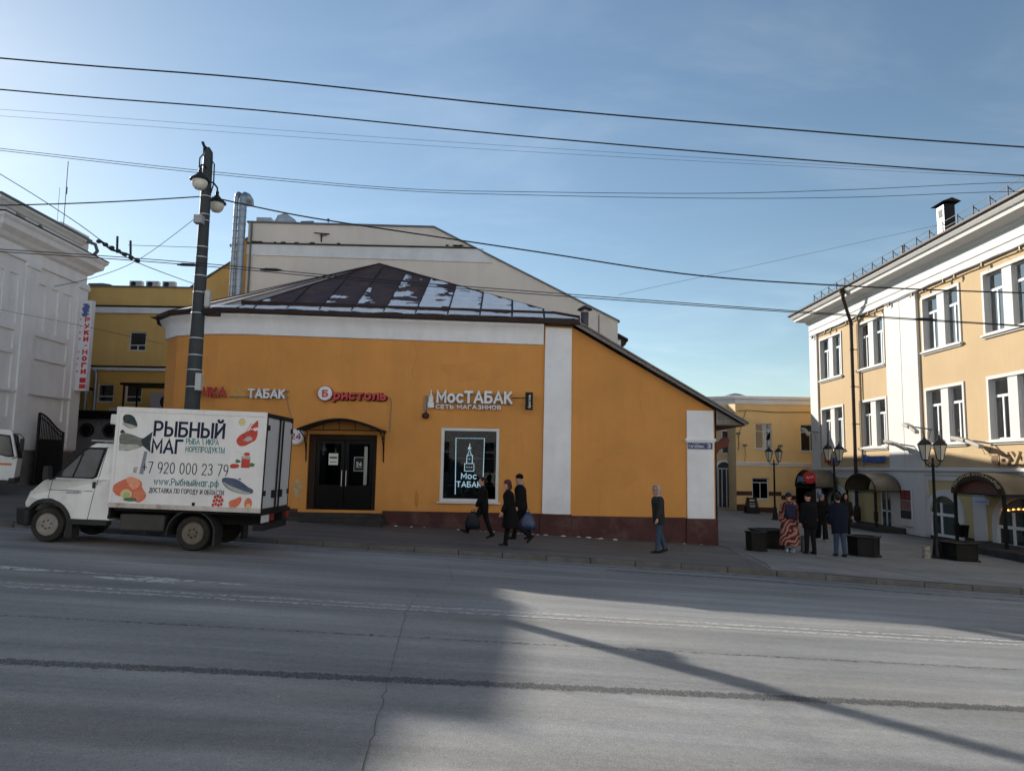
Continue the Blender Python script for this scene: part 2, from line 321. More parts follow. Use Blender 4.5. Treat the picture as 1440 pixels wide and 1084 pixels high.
# paved square between the shop and the cream building
m = bpy.data.materials.new('square_setts'); m.use_nodes = True; t = m.node_tree; N, L = t.nodes, t.links; b = N['Principled BSDF']
tc = N.new('ShaderNodeTexCoord'); mp = N.new('ShaderNodeMapping'); mp.inputs['Rotation'].default_value = (0, 0, R(8)); L.new(tc.outputs['Object'], mp.inputs[0])
bt = N.new('ShaderNodeTexBrick'); bt.inputs['Scale'].default_value = 1; bt.inputs['Brick Width'].default_value = .24; bt.inputs['Row Height'].default_value = .12; bt.inputs['Mortar Size'].default_value = .008
bt.inputs[1].default_value = (.21, .21, .205, 1); bt.inputs[2].default_value = (.165, .165, .162, 1); bt.inputs[3].default_value = (.09, .09, .09, 1)
L.new(mp.outputs[0], bt.inputs[0])
nz = N.new('ShaderNodeTexNoise'); nz.inputs['Scale'].default_value = .7; nz.inputs['Detail'].default_value = 8; L.new(tc.outputs['Object'], nz.inputs['Vector'])
mr = N.new('ShaderNodeMapRange'); mr.inputs[1].default_value = .3; mr.inputs[2].default_value = .7; mr.inputs[3].default_value = .75; mr.inputs[4].default_value = 1.25; L.new(nz.outputs[0], mr.inputs[0])
ve = N.new('ShaderNodeVectorMath'); ve.operation = 'SCALE'; L.new(bt.outputs[0], ve.inputs[0]); L.new(mr.outputs[0], ve.inputs['Scale']); L.new(ve.outputs[0], b.inputs['Base Color']); b.inputs['Roughness'].default_value = .8
bp = N.new('ShaderNodeBump'); bp.inputs['Strength'].default_value = .4; bp.inputs['Distance'].default_value = .01; L.new(bt.outputs['Fac'], bp.inputs['Height']); bp.invert = True; L.new(bp.outputs[0], b.inputs['Normal'])
sq = MB(); ys = [0, .1, .25, .5, .75, .9, 1]
rows = []
for k in range(30):
    y = 16.2 + (56 - 16.2) * (k / 29) ** 1.5
    xl = 6.75 + max(-1.2, (y - 24) * .13) if y < 24 else 6.75
    row = []
    for q in range(25):
        x = xl + (26 - xl) * q / 24
        yy = max(y, kerbY(x) + .17)
        row.append((x, yy, GP(x, yy) + .004))
    rows.append(row)
sq.add([p for r in rows for p in r], [(i * 25 + j, i * 25 + j + 1, (i + 1) * 25 + j + 1, (i + 1) * 25 + j) for i in range(29) for j in range(24)])
struct(sq.build('square_paving', m, smooth='all'))

# kerb: a line of separate stones
M_kerb = mat('kerb_stone', (.10, .097, .095), .85, var=.3, vs_=2.5, bump=.4, bs=30, dirt=.6, ds=1.5)
kroot = bpy.data.objects.new('kerb', None); COL.objects.link(kroot); struct(kroot); WM[kroot.name] = Matrix.Identity(4)
x = -34.
while x < 30:
    ln = 1.0 + random.uniform(-.04, .04); a, c = x + .006, x + ln - .006; dz = random.uniform(-.012, .012); dy = random.uniform(-.012, .012)
    ya, yc = kerbY(a) + dy, kerbY(c) + dy
    def q(X, Y, k): return (X, Y, G(X, Y) + k)
    mb = MB(); mb.hexa([q(a, ya, -.1), q(c, yc, -.1), q(c, yc + .15, -.1), q(a, ya + .15, -.1)], [q(a, ya + .012, PZ + .008 + dz), q(c, yc + .012, PZ + .008 + dz), q(c, yc + .15, PZ + .008 + dz), q(a, ya + .15, PZ + .008 + dz)])
    mb.build('kerbstone', M_kerb, kroot, bevel=.012); x += ln

# road paint, worn; sealed joint; cracks
def worn(name, col, cover, sc_=9., stretch=(1, 1, 1)):
    m = bpy.data.materials.new(name); m.use_nodes = True; t = m.node_tree; N, L = t.nodes, t.links; b = N['Principled BSDF']; out = N['Material Output']
    b.inputs['Base Color'].default_value = (*col, 1); b.inputs['Roughness'].default_value = .8
    tc = N.new('ShaderNodeTexCoord'); mp = N.new('ShaderNodeMapping'); mp.inputs['Scale'].default_value = stretch; L.new(tc.outputs['Object'], mp.inputs[0])
    n = N.new('ShaderNodeTexNoise'); n.inputs['Scale'].default_value = sc_; n.inputs['Detail'].default_value = 9; n.inputs['Roughness'].default_value = .75; L.new(mp.outputs[0], n.inputs['Vector'])
    r = N.new('ShaderNodeMapRange'); r.inputs[1].default_value = cover - .06; r.inputs[2].default_value = cover + .06; r.inputs[3].default_value = .9; r.inputs[4].default_value = 0; L.new(n.outputs[0], r.inputs[0])
    tr = N.new('ShaderNodeBsdfTransparent'); mx = N.new('ShaderNodeMixShader'); L.new(r.outputs[0], mx.inputs[0]); L.new(tr.outputs[0], mx.inputs[1]); L.new(b.outputs[0], mx.inputs[2]); L.new(mx.outputs[0], out.inputs[0])
    return m
M_paint = worn('worn_paint', (.4, .4, .4), .53, 14)
M_paint2 = worn('worn_paint_light', (.5, .5, .5), .55, 7)
M_tar = worn('tar_joint', (.045, .045, .05), .5, 80)
def strip(name, m, fy, x0, x1, w0, lift=.004, jit=.01, step=.12):
    mb = MB(); n = int((x1 - x0) / step); a = []; c = []
    for k in range(n + 1):
        x = x0 + (x1 - x0) * k / n; y = fy(x); ya = y - w0 / 2 + random.uniform(-jit, jit); yb = y + w0 / 2 + random.uniform(-jit, jit)
        a.append((x, ya, G(x, ya) + lift)); c.append((x, yb, G(x, yb) + lift))
    mb.add(a + c, [(k, k + 1, n + 2 + k, n + 1 + k) for k in range(n)])
    return mb.build(name, m, road)
strip('centre_line', M_paint, lambda x: 9.93 + .027 * x, -30, 30, .12)
strip('centre_line', M_paint, lambda x: 9.66 + .027 * x, -30, 30, .12)
strip('joint_seal', M_tar, lambda x: 6.39 + .06 * x, -20, 20, .17, jit=.03, step=.02)
strip('joint_seal', worn('tar_thin', (.03, .03, .033), .45, 25), lambda x: 8.05 + .045 * x, -14, 14, .07, jit=.02, step=.08)
strip('joint_seal', worn('tar_gutter', (.035, .035, .038), .5, 20, (.3, 1, 1)), lambda x: kerbY(x) - .45, -20, 20, .12, jit=.03)
strip('joint_seal', MATS.get('x') or worn('tar_gutter2', (.03, .03, .033), .5, 20, (.3, 1, 1)), lambda x: kerbY(x) - 1.05 - .02 * x, 2, 20, .16, jit=.03)
def pad(pts, m=M_paint2):
    MB().poly([(x, y, G(x, y) + .005) for x, y in pts]).build('paint_patch', m, road)
pad([(-9.5, 10.95), (-6.9, 10.83), (-6.4, 10.95), (-6.9, 11.12), (-9.5, 11.22)])
pad([(-5.95, 10.72), (-5.5, 10.52), (-4.6, 10.5), (-4.7, 10.72), (-3.7, 10.74), (-3.65, 10.8), (-5.1, 10.98), (-5.3, 10.78)])
pad([(-6.9, 11.08), (-6.9, 11.0), (-4.9, 10.92), (-4.9, 10.98)])
def crack(pts, w_, fz, parent, m):
    mb = MB(); P = []
    for (x0, y0), (x1, y1) in zip(pts, pts[1:]):
        n = max(2, int(math.hypot(x1 - x0, y1 - y0) / .12))
        for k in range(n): P.append((x0 + (x1 - x0) * k / n + random.uniform(-.012, .012), y0 + (y1 - y0) * k / n + random.uniform(-.015, .015)))
    L_, R_ = [], []
    for i, (x, y) in enumerate(P):
        j = min(i + 1, len(P) - 1); k = max(i - 1, 0); d = Vector((P[j][0] - P[k][0], P[j][1] - P[k][1])).normalized(); wv = w_ * random.uniform(.4, 1.2)
        a = (x - d.y * wv, y + d.x * wv); c = (x + d.y * wv, y - d.x * wv)
        L_.append((*a, fz(*a) + .005)); R_.append((*c, fz(*c) + .005))
    n = len(P); mb.add(L_ + R_, [(i, i + 1, n + i + 1, n + i) for i in range(n - 1)])
    return mb.build('crack', m, parent)
M_crack = mat('crack_fill', (.07, .07, .07), .95, var=.3)
crack([(-.72, 3.2), (-.85, 5), (-1.0, 6.6), (-1.25, 9.4), (-1.3, 11)], .003, G, road, M_crack)
crack([(-1.2, 11), (-.9, 12.5), (-1.2, 15)], .004, G, road, M_crack)
crack([(6.7, 23.8), (6.5, 21), (6.2, 18.5), (5.9, 17.1)], .03, lambda x, y: GP(x, y) + .004, pav, M_crack)
crack([(8.6, 22.2), (8.9, 20), (9.3, 18), (9.5, 16.5)], .03, lambda x, y: GP(x, y) + .004, pav, M_crack)
crack([(5.6, 20.5), (6.0, 19.2), (5.5, 17.2)], .012, GP, pav, M_crack)
crack([(13.2, 20), (15, 20.4), (18, 20)], .03, lambda x, y: GP(x, y) + .004, pav, M_crack)
crack([(-4.5, 18.2), (-3, 18.4), (-2.4, 17.6)], .02, GP, pav, M_crack)
crack([(-6, 19), (-4, 18.9), (-3.2, 19.3), (-1, 18.2)], .012, GP, pav, M_crack)
crack([(-2.2, 17.9), (-1.2, 18.0), (-.6, 17.5)], .02, GP, pav, M_crack)
M_litter = mat('litter', (.5, .5, .48), .9)
for i in range(26):
    x = random.uniform(-4.5, 6.2); y = 23.75 - random.uniform(0, .25); s_ = random.uniform(.02, .09)
    if -7.3 < x < -3.7: continue
    o = MB().ell((x, y, GP(x, y) + .01), s_, s_ * .5, s_ * .3, 7, 4).build('snow_clump', mat('old_snow', (.62, .64, .68), .9, var=.2), None)
    tag(o, 'small lump of dirty leftover snow along the foot of the orange wall', 'snow', 'leftover snow lumps along the wall foot')

# loose grit and salt crumbs on the asphalt
mb = MB()
for i in range(420):
    x = random.uniform(-9, 11); y = 3.6 + random.random() ** 1.5 * 13; r_ = random.uniform(.002, .006); z = G(x, y) + r_ * .4
    mb.add([(x - r_, y - r_ * .7, z - r_ * .5), (x + r_, y - r_ * .4, z - r_ * .5), (x + r_ * .2, y + r_, z - r_ * .5), (x, y, z + r_ * .8)], [(0, 1, 3), (1, 2, 3), (2, 0, 3), (0, 2, 1)])
o = mb.build('grit', mat('grit', (.42, .42, .41), .9, var=.3, vs_=3)); o['kind'] = 'stuff'; o['label'] = 'loose pale grit crumbs scattered over the asphalt road'; o['category'] = 'grit'

# ---------------------------------------------------------------- shared building helpers
from mathutils import noise as nz_
def holed(mb, f, u0, u1, z0, z1, holes, depth):
    """wall skin with openings: f(u, z, d) gives the point at depth d behind the face"""
    us = sorted({u0, u1, *[h[0] for h in holes], *[h[1] for h in holes]}); zs = sorted({z0, z1, *[h[2] for h in holes], *[h[3] for h in holes]})
    for a, b in zip(us, us[1:]):
        for c, d in zip(zs, zs[1:]):
            um, zm = (a + b) / 2, (c + d) / 2
            if any(h[0] < um < h[1] and h[2] < zm < h[3] for h in holes): continue
            mb.poly([f(a, c, 0), f(b, c, 0), f(b, d, 0), f(a, d, 0)])
    for a, b, c, d in holes:
        mb.poly([f(a, c, 0), f(a, d, 0), f(a, d, depth), f(a, c, depth)]); mb.poly([f(b, c, 0), f(b, d, 0), f(b, d, depth), f(b, c, depth)])
        mb.poly([f(a, d, 0), f(b, d, 0), f(b, d, depth), f(a, d, depth)]); mb.poly([f(a, c, 0), f(b, c, 0), f(b, c, depth), f(a, c, depth)])
def pbox(mb, f, u0, u1, z0, z1, d0, d1):
    mb.hexa([f(u0, z0, d0), f(u1, z0, d0), f(u1, z1, d0), f(u0, z1, d0)], [f(u0, z0, d1), f(u1, z0, d1), f(u1, z1, d1), f(u0, z1, d1)])
def sweep(mb, path, prof, dz=lambda x: 0.):
    """sweep a profile [(outward, z)] along a plan path whose outer side lies to the right of travel"""
    P = [Vector(p) for p in path]; rings = []
    for i, p in enumerate(P):
        d0 = (P[i] - P[i - 1]).normalized() if i else (P[1] - P[0]).normalized(); d1 = (P[i + 1] - P[i]).normalized() if i < len(P) - 1 else d0
        n0, n1 = Vector((d0.y, -d0.x)), Vector((d1.y, -d1.x)); n = (n0 + n1).normalized(); k = 1 / max(.4, n.dot(n0))
        rings.append([(p.x + n.x * o * k, p.y + n.y * o * k, z + dz(p.x)) for o, z in prof])
    mb.loft(rings); return mb

# ---------------------------------------------------------------- the orange shop building
M_or = mat('orange_plaster', (.68, .305, .078), .88, streak=.045, var=.09, vs_=.55, bump=.25, bs=90, fine=.05, dirt=.13, ds=.35, dcol=(.34, .15, .04))
M_wh = mat('white_plaster', (.83, .83, .85), .85, streak=.05, var=.06, vs_=1.2, bump=.2, bs=60, dirt=.2, ds=.8, dcol=(.4, .38, .36))
M_pl = mat('maroon_plinth', (.07, .022, .02), .8, var=.25, vs_=1.5, bump=.4, bs=40, dirt=.55, ds=1.1, dcol=(.19, .12, .10))
M_rf = mat('dark_brown_trim', (.035, .02, .018), .5, var=.2)
M_blk = mat('black_metal', (.006, .006, .007), .45, var=.2)
M_dark = mat('dark_interior', (.008, .008, .008), .95, var=.2)
M_wf = mat('white_frame', (.68, .69, .7), .5, var=.05)
M_gl = glass('shop_glass', (.5, .53, .55), -.025)
shop = thing('shop_building', 'single-storey orange plastered shop with white pilasters and snowy brown hipped roof', 'building', (-3, 28, -.6))
FW = lambda u, z, d: (u, 24 + d, z)
PATH = [(-12.3, 33), (-12.3, 27.2), (-12.2, 26.2), (-11.85, 25.3), (-11.2, 24.6), (-10.4, 24.22), (-9.6, 24.05), (-8.8, 24.0)]
mb = MB(); holed(mb, FW, -8.8, 1.94, -1.2, 6.45, [(-6.5, -4.3, .2, 2.6), (-2.25, -.37, .52, 2.88)], .22)
for a, c in zip(PATH, PATH[1:]): mb.poly([(*a, -.8), (*c, -.8), (*c, 6.45), (*a, 6.45)])
mb.build('wall', M_or, shop)
mb = MB(); mb.prism([(1.94, -1.4), (6.55, -1.4), (6.55, 3.58), (1.94, 6.22)], 'y', 24, 24.3); mb.box(6.3, 6.55, 24.3, 33, -1.4, 3.58); mb.build('wall', M_or, shop)
MB().box(-8, 1.5, 25.6, 25.7, -1, 4).build('interior_wall', M_dark, shop)
# plinth
mb = MB(); sweep(mb, PATH, [(0, -1.2), (.05, -1.2), (.05, .22), (0, .25)]).build('plinth', M_pl, shop)
for q in ((-8.8, -6.75, 23.95, 24.0, -1.4, .22), (-4.05, .96, 23.95, 24.0, -1.4, .2), (1.96, 5.6, 23.95, 24.0, -1.4, .15), (.96, 1.96, 23.89, 23.999, -1.4, .19), (5.6, 6.6, 23.89, 23.999, -1.4, .13), (6.551, 6.6, 24, 33, -1.4, .13)): MB().box(*q).build('plinth', M_pl, shop, bevel=.008)
M_patch = mat('filled_patch', (.62, .33, .1), .9, var=.2, vs_=6); M_scuff = mat('bare_plaster', (.5, .36, .2), .9, var=.3, vs_=8)
def daub(cx, cz, rx, rz, m, name, j=.35):
    pts = [(cx + rx * math.cos(a_) * (1 + j * nz_.noise(Vector((cx, a_ * 1.3, 1)))), 23.997, cz + rz * math.sin(a_) * (1 + j * nz_.noise(Vector((cz, a_ * 1.7, 4))))) for a_ in [2 * math.pi * k / 22 for k in range(22)]]
    MB().poly(pts).build(name, m, shop)
daub(-8.85, 3.86, .28, .2, M_patch, 'filled_patch'); daub(-6.78, .85, .12, .34, M_scuff, 'bare_patch', .5); daub(-2.98, .55, .06, .3, mat('rust_stain', (.55, .24, .055), .9), 'rust_stain', .5); daub(3.3, 1.6, .7, .5, mat('repaint', (.65, .29, .075), .88, var=.08), 'repainted_patch', .5); daub(-1.3, 4.7, 1.1, .35, mat('repaint'), 'repainted_patch', .5)
M_hair_c = mat('hairline', (.36, .15, .035), .9)
for pts in ([(-3.2, 5.75), (-3.1, 5.2), (-3.25, 4.7), (-3.15, 4.3)], [(-5.6, 5.7), (-5.5, 5.3), (-5.65, 5.0)], [(.3, 2.8), (.42, 2.3), (.35, 1.8)], [(4.2, 4.6), (4.1, 4.0), (4.3, 3.3), (4.2, 2.9)], [(-8.0, 5.7), (-7.9, 5.1), (-8.05, 4.8)], [(2.8, .2), (2.9, .7), (2.75, 1.1)]):
    Q = [(x_ + random.uniform(-.03, .03), 23.998, z_) for (xa, za), (xb, zb) in zip(pts, pts[1:]) for x_, z_ in [(xa + (xb - xa) * k / 4, za + (zb - za) * k / 4) for k in range(4)]]
    MB().tube(Q, .003, 4).build('hairline_crack', M_hair_c, shop)
# cornice band
EZ = lambda x: .0 if x < -9 else -.018 * (x + 9)
mb = MB(); sweep(mb, PATH + [(-4, 24), (1.0, 24)], [(0, 5.78), (.07, 5.80), (.09, 6.1), (.16, 6.28), (.28, 6.38), (.28, 6.46), (0, 6.46)], EZ); mb.build('cornice', M_wh, shop, smooth=True)
mb = MB(); mb.prism([(1.02, .2), (1.92, .18), (1.92, 6.16), (1.06, 6.2)], 'y', 23.9, 24.01); mb.build('pilaster', M_wh, shop, bevel=.01)
mb = MB(); mb.prism([(5.64, .13), (6.5, .13), (6.5, 3.56), (5.64, 3.56)], 'y', 23.93, 24.01); mb.box(5.58, 6.56, 23.87, 23.999, 2.58, 2.66); mb.box(5.61, 6.53, 23.9, 23.998, 2.52, 2.58); mb.build('pilaster', M_wh, shop, bevel=.008)
# roof
from mathutils import noise as nz_
APEX = Vector((-5.48, 29.5, 9.7))
def ez(x): return 6.56 + EZ(x)
M_snow = mat('rusty_brown_sheet', (.06, .026, .021), .5, var=.5, vs_=1.6, dirt=.8, ds=1.1, dcol=(.19, .085, .05))
M_sheet = mat('sunlit_brown_sheet', (.42, .33, .26), .42, var=.25, vs_=1.2, dirt=.3, ds=1, dcol=(.3, .24, .2))  # the left slope's sunlit brightness is put into this paler colour
M_snowp = mat('snow', (.76, .79, .85), .9, var=.08, vs_=3, bump=.5, bs=8)
roof = MB().poly([(-12.2, 24.6, 6.44), (1.9, 23.9, 6.34), (1.9, 33, 6.34), (-12.2, 33, 6.44)]).build('roof', M_rf, shop)   # deck under the sheets
EL, ER = Vector((-8.9, 23.62, ez(-8.9))), Vector((2.15, 23.62, ez(2.15)))
def slopept(x, t):                     # point on the front slope: x across, t 0 at eave 1 at the hip line
    e = Vector((x, 23.62, ez(x)))
    top = EL.lerp(APEX, (x - EL.x) / (APEX.x - EL.x)) if x < APEX.x else ER.lerp(APEX, (ER.x - x) / (ER.x - APEX.x))
    return e.lerp(top, t)
ed = [EL.x] + [-8.36 + 1.04 * k for k in range(10)] + [ER.x]
def sheetpiece(pts, m, name='roof_sheet'):
    P = [Vector(p) for p in pts]; nr = (P[1] - P[0]).cross(P[-1] - P[0]).normalized()
    if nr.z < 0: nr = -nr
    mb = MB(); n = len(P); mb.add([p for p in P] + [p + nr * .03 for p in P], [tuple(range(n - 1, -1, -1)), tuple(range(n, 2 * n))] + [(i, (i + 1) % n, n + (i + 1) % n, n + i) for i in range(n)])
    return mb.build(name, m, roof)
def seam(a, c, r=.028, lift=.045): return MB().tube([Vector(a) + Vector((0, 0, lift)), Vector(c) + Vector((0, 0, lift))], r, 4, sq=1).build('roof_seam', M_rf, roof)
for a, c in zip(ed, ed[1:]):
    a2, c2 = a + .012, c - .012
    pts = [slopept(a2, 0), slopept(c2, 0), slopept(c2, 1)] + ([APEX] if a < APEX.x < c else []) + [slopept(a2, 1)]
    sheetpiece(pts, M_snow)
    if a > EL.x: seam(slopept(a, 0.02), slopept(a, 1))
    nu, nt_ = 18, 46; grid = []; up_ = (Vector((0, -(APEX.z - 6.5), APEX.y - 23.62))).normalized(); idx = (a - EL.x) / 11.05
    for j in range(nt_ + 1):
        for i in range(nu + 1):
            fu, ft = i / nu, j / nt_; x_ = a2 + .02 + (c2 - a2 - .04) * fu; p = slopept(x_, ft * .985)
            if a < APEX.x < c and False: pass
            ln = (p - slopept(x_, 0)).length
            v_ = nz_.fractal(Vector((x_ * .8, ln * 2.6, 3.1)), .9, 2.0, 4) * .9 + nz_.fractal(Vector((x_ * 3.1, ln * 5.5, 8.2)), .9, 2.0, 3) * .35
            bias = -.4 + 1.55 * sstep((idx - .05) / .8) + .8 * (.42 - fu) - .22 * ln * (1.2 - idx) + .45 * sstep((.6 - ln) / .5)
            grid.append(p + up_ * (.03 + max(-.012, min(.045, (v_ + bias) * .05))))
    sn = MB(); sn.add(grid, [(j * (nu + 1) + i, j * (nu + 1) + i + 1, (j + 1) * (nu + 1) + i + 1, (j + 1) * (nu + 1) + i) for j in range(nt_) for i in range(nu)]); sn.build('snow_patch', M_snowp, roof, smooth='all')
LEFT = [(-8.9, 23.62), (-9.75, 23.68), (-10.55, 23.86), (-11.4, 24.25), (-12.15, 25.05), (-12.6, 26.1), (-12.72, 27.3), (-12.72, 30), (-12.72, 33)]
for (a, b_), (c, d) in zip(LEFT, LEFT[1:]):
    E1, E2 = Vector((a, b_, ez(a) - .02)), Vector((c, d, ez(c) - .02)); sheetpiece([E1, E2, APEX + (E2 - APEX) * .004, APEX + (E1 - APEX) * .004], M_sheet); seam(E2, APEX, .022)
sheetpiece([ER, (2.15, 33, ez(2.15)), (-5.48, 33, 9.7), APEX], M_sheet)
sheetpiece([(-12.72, 33, ez(-12) - .02), APEX, (-5.48, 33, 9.7)], M_sheet)
seam(APEX, ER, .04); seam(APEX, EL, .03)
# gutter lip, fascia and the snow strip held between them
def alongeave(x0, t, out=0): return [tuple(slopept(x, t) + Vector((0, -out, 0))) for x in x0]
xs = [-8.9 + 11.05 * k / 14 for k in range(15)]
mb = MB()
for a, c in zip(xs, xs[1:]):
    A, C_ = slopept(a, 0), slopept(c, 0)
    u = (APEX - Vector((APEX.x, 23.62, ez(APEX.x)))).normalized()
    A1, C1 = A + u * .42, C_ + u * .42
    if c > 1.7: C1 = C_ + u * .03
    if a > 1.7: A1 = A + u * .03
    for P, Q in ((A1, C1),): mb.hexa([P + Vector((0, -.03, .02)), Q + Vector((0, -.03, .02)), Q + Vector((0, .03, .02)), P + Vector((0, .03, .02))], [P + Vector((0, -.05, .15)), Q + Vector((0, -.05, .15)), Q + Vector((0, -.02, .15)), P + Vector((0, -.02, .15))])
mb.build('snow_guard', M_rf, roof)
mb = MB(); sweep(mb, [(a, b_) for a, b_ in LEFT[::-1]] + [(-4, 23.62), (2.15, 23.62)], [(-.3, 6.43), (0, 6.44), (.03, 6.46), (.03, 6.585), (0, 6.585)], EZ); mb.build('eave_fascia', M_rf, roof)
mb = MB()
xs2 = [-10.4 + 12.3 * k / 60 for k in range(61)]
def ev(x):
    if x > -8.9: return Vector((x, 23.66, ez(x)))
    for (a, b_), (c, d) in zip(LEFT, LEFT[1:]):
        if c <= x <= a: return Vector((x, b_ + (d - b_) * (x - a) / (c - a) + .04, ez(x)))
top = []; bot = []
for x in xs2:
    p = ev(x); h_ = .30 * max(0.05, math.sin(math.pi * (x + 10.5) / 12.5)) ** .4 * random.uniform(.85, 1.05); top.append(p + Vector((0, h_, h_ * .62 + .06))); bot.append(p + Vector((0, -.02, .045 + random.uniform(0, .02))))
n = len(xs2); mb.add(top + bot, [(i, i + 1, n + i + 1, n + i) for i in range(n - 1)]); mb.build('snow_strip', M_snowp, roof, smooth='all')
# lean-to roof on the right, seen end-on
zr = lambda x: 6.42 - (x - 2.0) * .582
M_eave = mat('weathered_grey_board', (.22, .2, .185), .85, var=.3, vs_=3, stretch=(1, 1, 6), bump=.3)
mb = MB(); mb.prism([(2.0, zr(2.0) - .05), (7.55, zr(7.55) - .05), (7.55, zr(7.55)), (2.0, zr(2.0))], 'y', 23.6, 33); lean = mb.build('lean_to_roof', mat('grey_sheet', (.16, .16, .165), .5, var=.2, metal=.3), shop)
mb = MB(); mb.prism([(2.0, zr(2.0) - .2), (7.5, zr(7.5) - .13), (7.5, zr(7.5) - .055), (2.0, zr(2.0) - .055)], 'y', 23.66, 23.7); mb.build('barge_board', M_eave, lean, bevel=.006)
for k in range(8):
    xa, xb = 6.58 + .115 * k, 6.58 + .115 * (k + 1) - .008
    MB().prism([(xa, 3.12), (xb, 3.12), (xb, zr(xb) - .15), (xa, zr(xa) - .15)], 'y', 23.9, 23.925).build('soffit_board', M_eave, lean)
MB().box(6.56, 7.5, 23.9, 33, 3.09, 3.118).build('soffit', mat('brown_soffit', (.1, .055, .035), .7), lean)
# gutter downpipe at the right corner, vent on the roof edge
MB().tube([(6.62, 24.25, 3.1), (6.64, 24.25, -.55)], .045, 10).build('downpipe', M_blk, shop, smooth=True)
v = MB(); v.lathe([(.13, 0), (.13, .42), (.11, .45)], (2.35, 24.1, 6.3), 14); v.build('roof_vent', mat('dark_zinc', (.07, .07, .075), .5, metal=.4), shop, smooth=True)
MB().lathe([(.25, .52), (.24, .55), (.05, .66), (.01, .66)], (2.35, 24.1, 6.3), 14).build('roof_vent_cap', M_rf, shop, smooth=True)
MB().lathe([(.12, .44), (.12, .52)], (2.35, 24.1, 6.3), 14).build('roof_vent_collar', mat('zinc', (.3, .31, .33), .4, metal=.6), shop, smooth=True)
# shop window
win = MB()
for a in ((-2.25, -2.15, .52, 2.88), (-.47, -.37, .52, 2.88), (-2.15, -.47, 2.78, 2.88), (-2.15, -.47, .52, .62)): pbox(win, FW, *a, .03, .13)
win = win.build('window', M_wf, shop, bevel=.006)
MB().box(-2.15, -.47, 24.07, 24.08, .62, 2.78).build('pane', M_gl, win)
MB().box(-2.32, -.3, 23.9, 24.05, .47, .515).build('sill', M_wf, win, bevel=.006)
# a few shelves dimly seen inside
for z in (1.0, 1.9): MB().box(-2.1, -.5, 24.9, 25.3, z, z + .03).build('display_shelf', mat('shelf', (.12, .11, .1), .6), shop)
# neon sign hanging behind the glass
neon = thing('neon_sign', 'tall neon outline sign of a tower hanging inside the shop window', 'sign', (-1.32, 24.14, .8))
M_ne = mat('neon_tube', (.62, .85, .95), .4, var=0, emit=1.3)
def lines(segs, r, name, m, parent):
    mb = MB()
    for s_ in segs: mb.tube([(x, 24.14, z) for x, z in s_], r, 6)
    return mb.build(name, m, parent)
lines([[(-1.76, .75), (-1.78, 2.55), (-.86, 2.55), (-.88, 1.1)]], .014, 'border_tube', M_ne, neon)
c = -1.33
lines([[(c - .15, 1.5), (c - .15, 1.74), (c + .15, 1.74), (c + .15, 1.5), (c - .15, 1.5)], [(c - .09, 1.74), (c - .08, 2.0), (c + .1, 2.0), (c + .09, 1.74)], [(c - .06, 2.0), (c, 2.2), (c + .06, 2.0)], [(c - .05, 2.2), (c, 2.3), (c + .05, 2.2), (c - .05, 2.26), (c + .05, 2.26), (c - .05, 2.2)], [(c - .02, 1.88), (c + .02, 1.88)], [(c - .09, 1.62), (c - .06, 1.62)], [(c - .015, 1.62), (c + .015, 1.62)], [(c + .06, 1.62), (c + .09, 1.62)], [(c, 2.3), (c, 2.38)]], .014, 'tower_outline', M_ne, neon)
text('Мос', 'lettering', M_ne, neon, (c - .26, 24.15, 1.24), .5, .2, depth=.015)
text('ТАБАК', 'lettering', M_ne, neon, (c - .4, 24.15, .98), .8, .19, depth=.015)
# entrance: dark double door, arch canopy on brackets, steps, rail
M_door = mat('dark_door_paint', (.003, .003, .004), .35, var=.2)
fr = MB()
for a in ((-6.5, -6.28, .2, 2.6), (-4.42, -4.3, .2, 2.6), (-6.28, -4.42, 2.42, 2.6)): pbox(fr, FW, *a, .1, .2)
fr.build('door_frame', mat('brown_door_frame', (.03, .016, .011), .6, var=.2), shop, bevel=.01)
for (a, b_) in ((-6.27, -5.36), (-5.34, -4.43)):
    d = MB()
    for q in ((a, a + .12, .22, 2.41), (b_ - .12, b_, .22, 2.41), (a + .12, b_ - .12, 2.3, 2.41), (a + .12, b_ - .12, .22, .98)): pbox(d, FW, *q, .14, .19)
    d = d.build('door', M_door, shop, bevel=.006)
    MB().box(a + .12, b_ - .12, 24.165, 24.172, .98, 2.3).build('pane', M_gl, d)
    MB().tube([(b_ - .06 if a < -6 else a + .06, 24.1, .95), (b_ - .06 if a < -6 else a + .06, 24.1, 1.45)], .014, 8).build('handle', mat('steel', (.5, .5, .52), .3, metal=.9), d)
MB().box(-4.72, -4.62, 24.13, 24.16, 1.0, 2.22).build('door_pull_strip', mat('grey_strip', (.34, .35, .34), .4), shop)
M_pap = mat('paper', (.72, .72, .7), .8, var=.04)
pp = MB().box(-5.86, -5.56, 24.125, 24.13, 1.62, 1.99).build('door_notice', M_pap, shop)
MB().box(-5.83, -5.59, 24.12, 24.124, 1.83, 1.88).build('printed_block', M_blk, pp); MB().box(-5.82, -5.6, 24.12, 24.124, 1.7, 1.72).build('printed_block', M_blk, pp)
pb = MB().box(-5.05, -4.7, 24.12, 24.126, 1.42, 1.9).build('hours_notice', mat('black_print', (.015, .015, .018), .4), shop)
text('24', 'lettering', M_pap, pb, (-4.97, 24.118, 1.6), .18, .13, depth=.003); text('ЧАСА', 'lettering', M_pap, pb, (-4.97, 24.118, 1.54), .18, .04, depth=.003)
mb = MB()
for q in ((-5.04, -4.71, 1.87, 1.88), (-5.04, -4.71, 1.44, 1.45), (-5.04, -5.03, 1.45, 1.87), (-4.72, -4.71, 1.45, 1.87)): mb.box(q[0], q[1], 24.116, 24.12, q[2], q[3])
mb.build('printed_border', M_pap, pb)
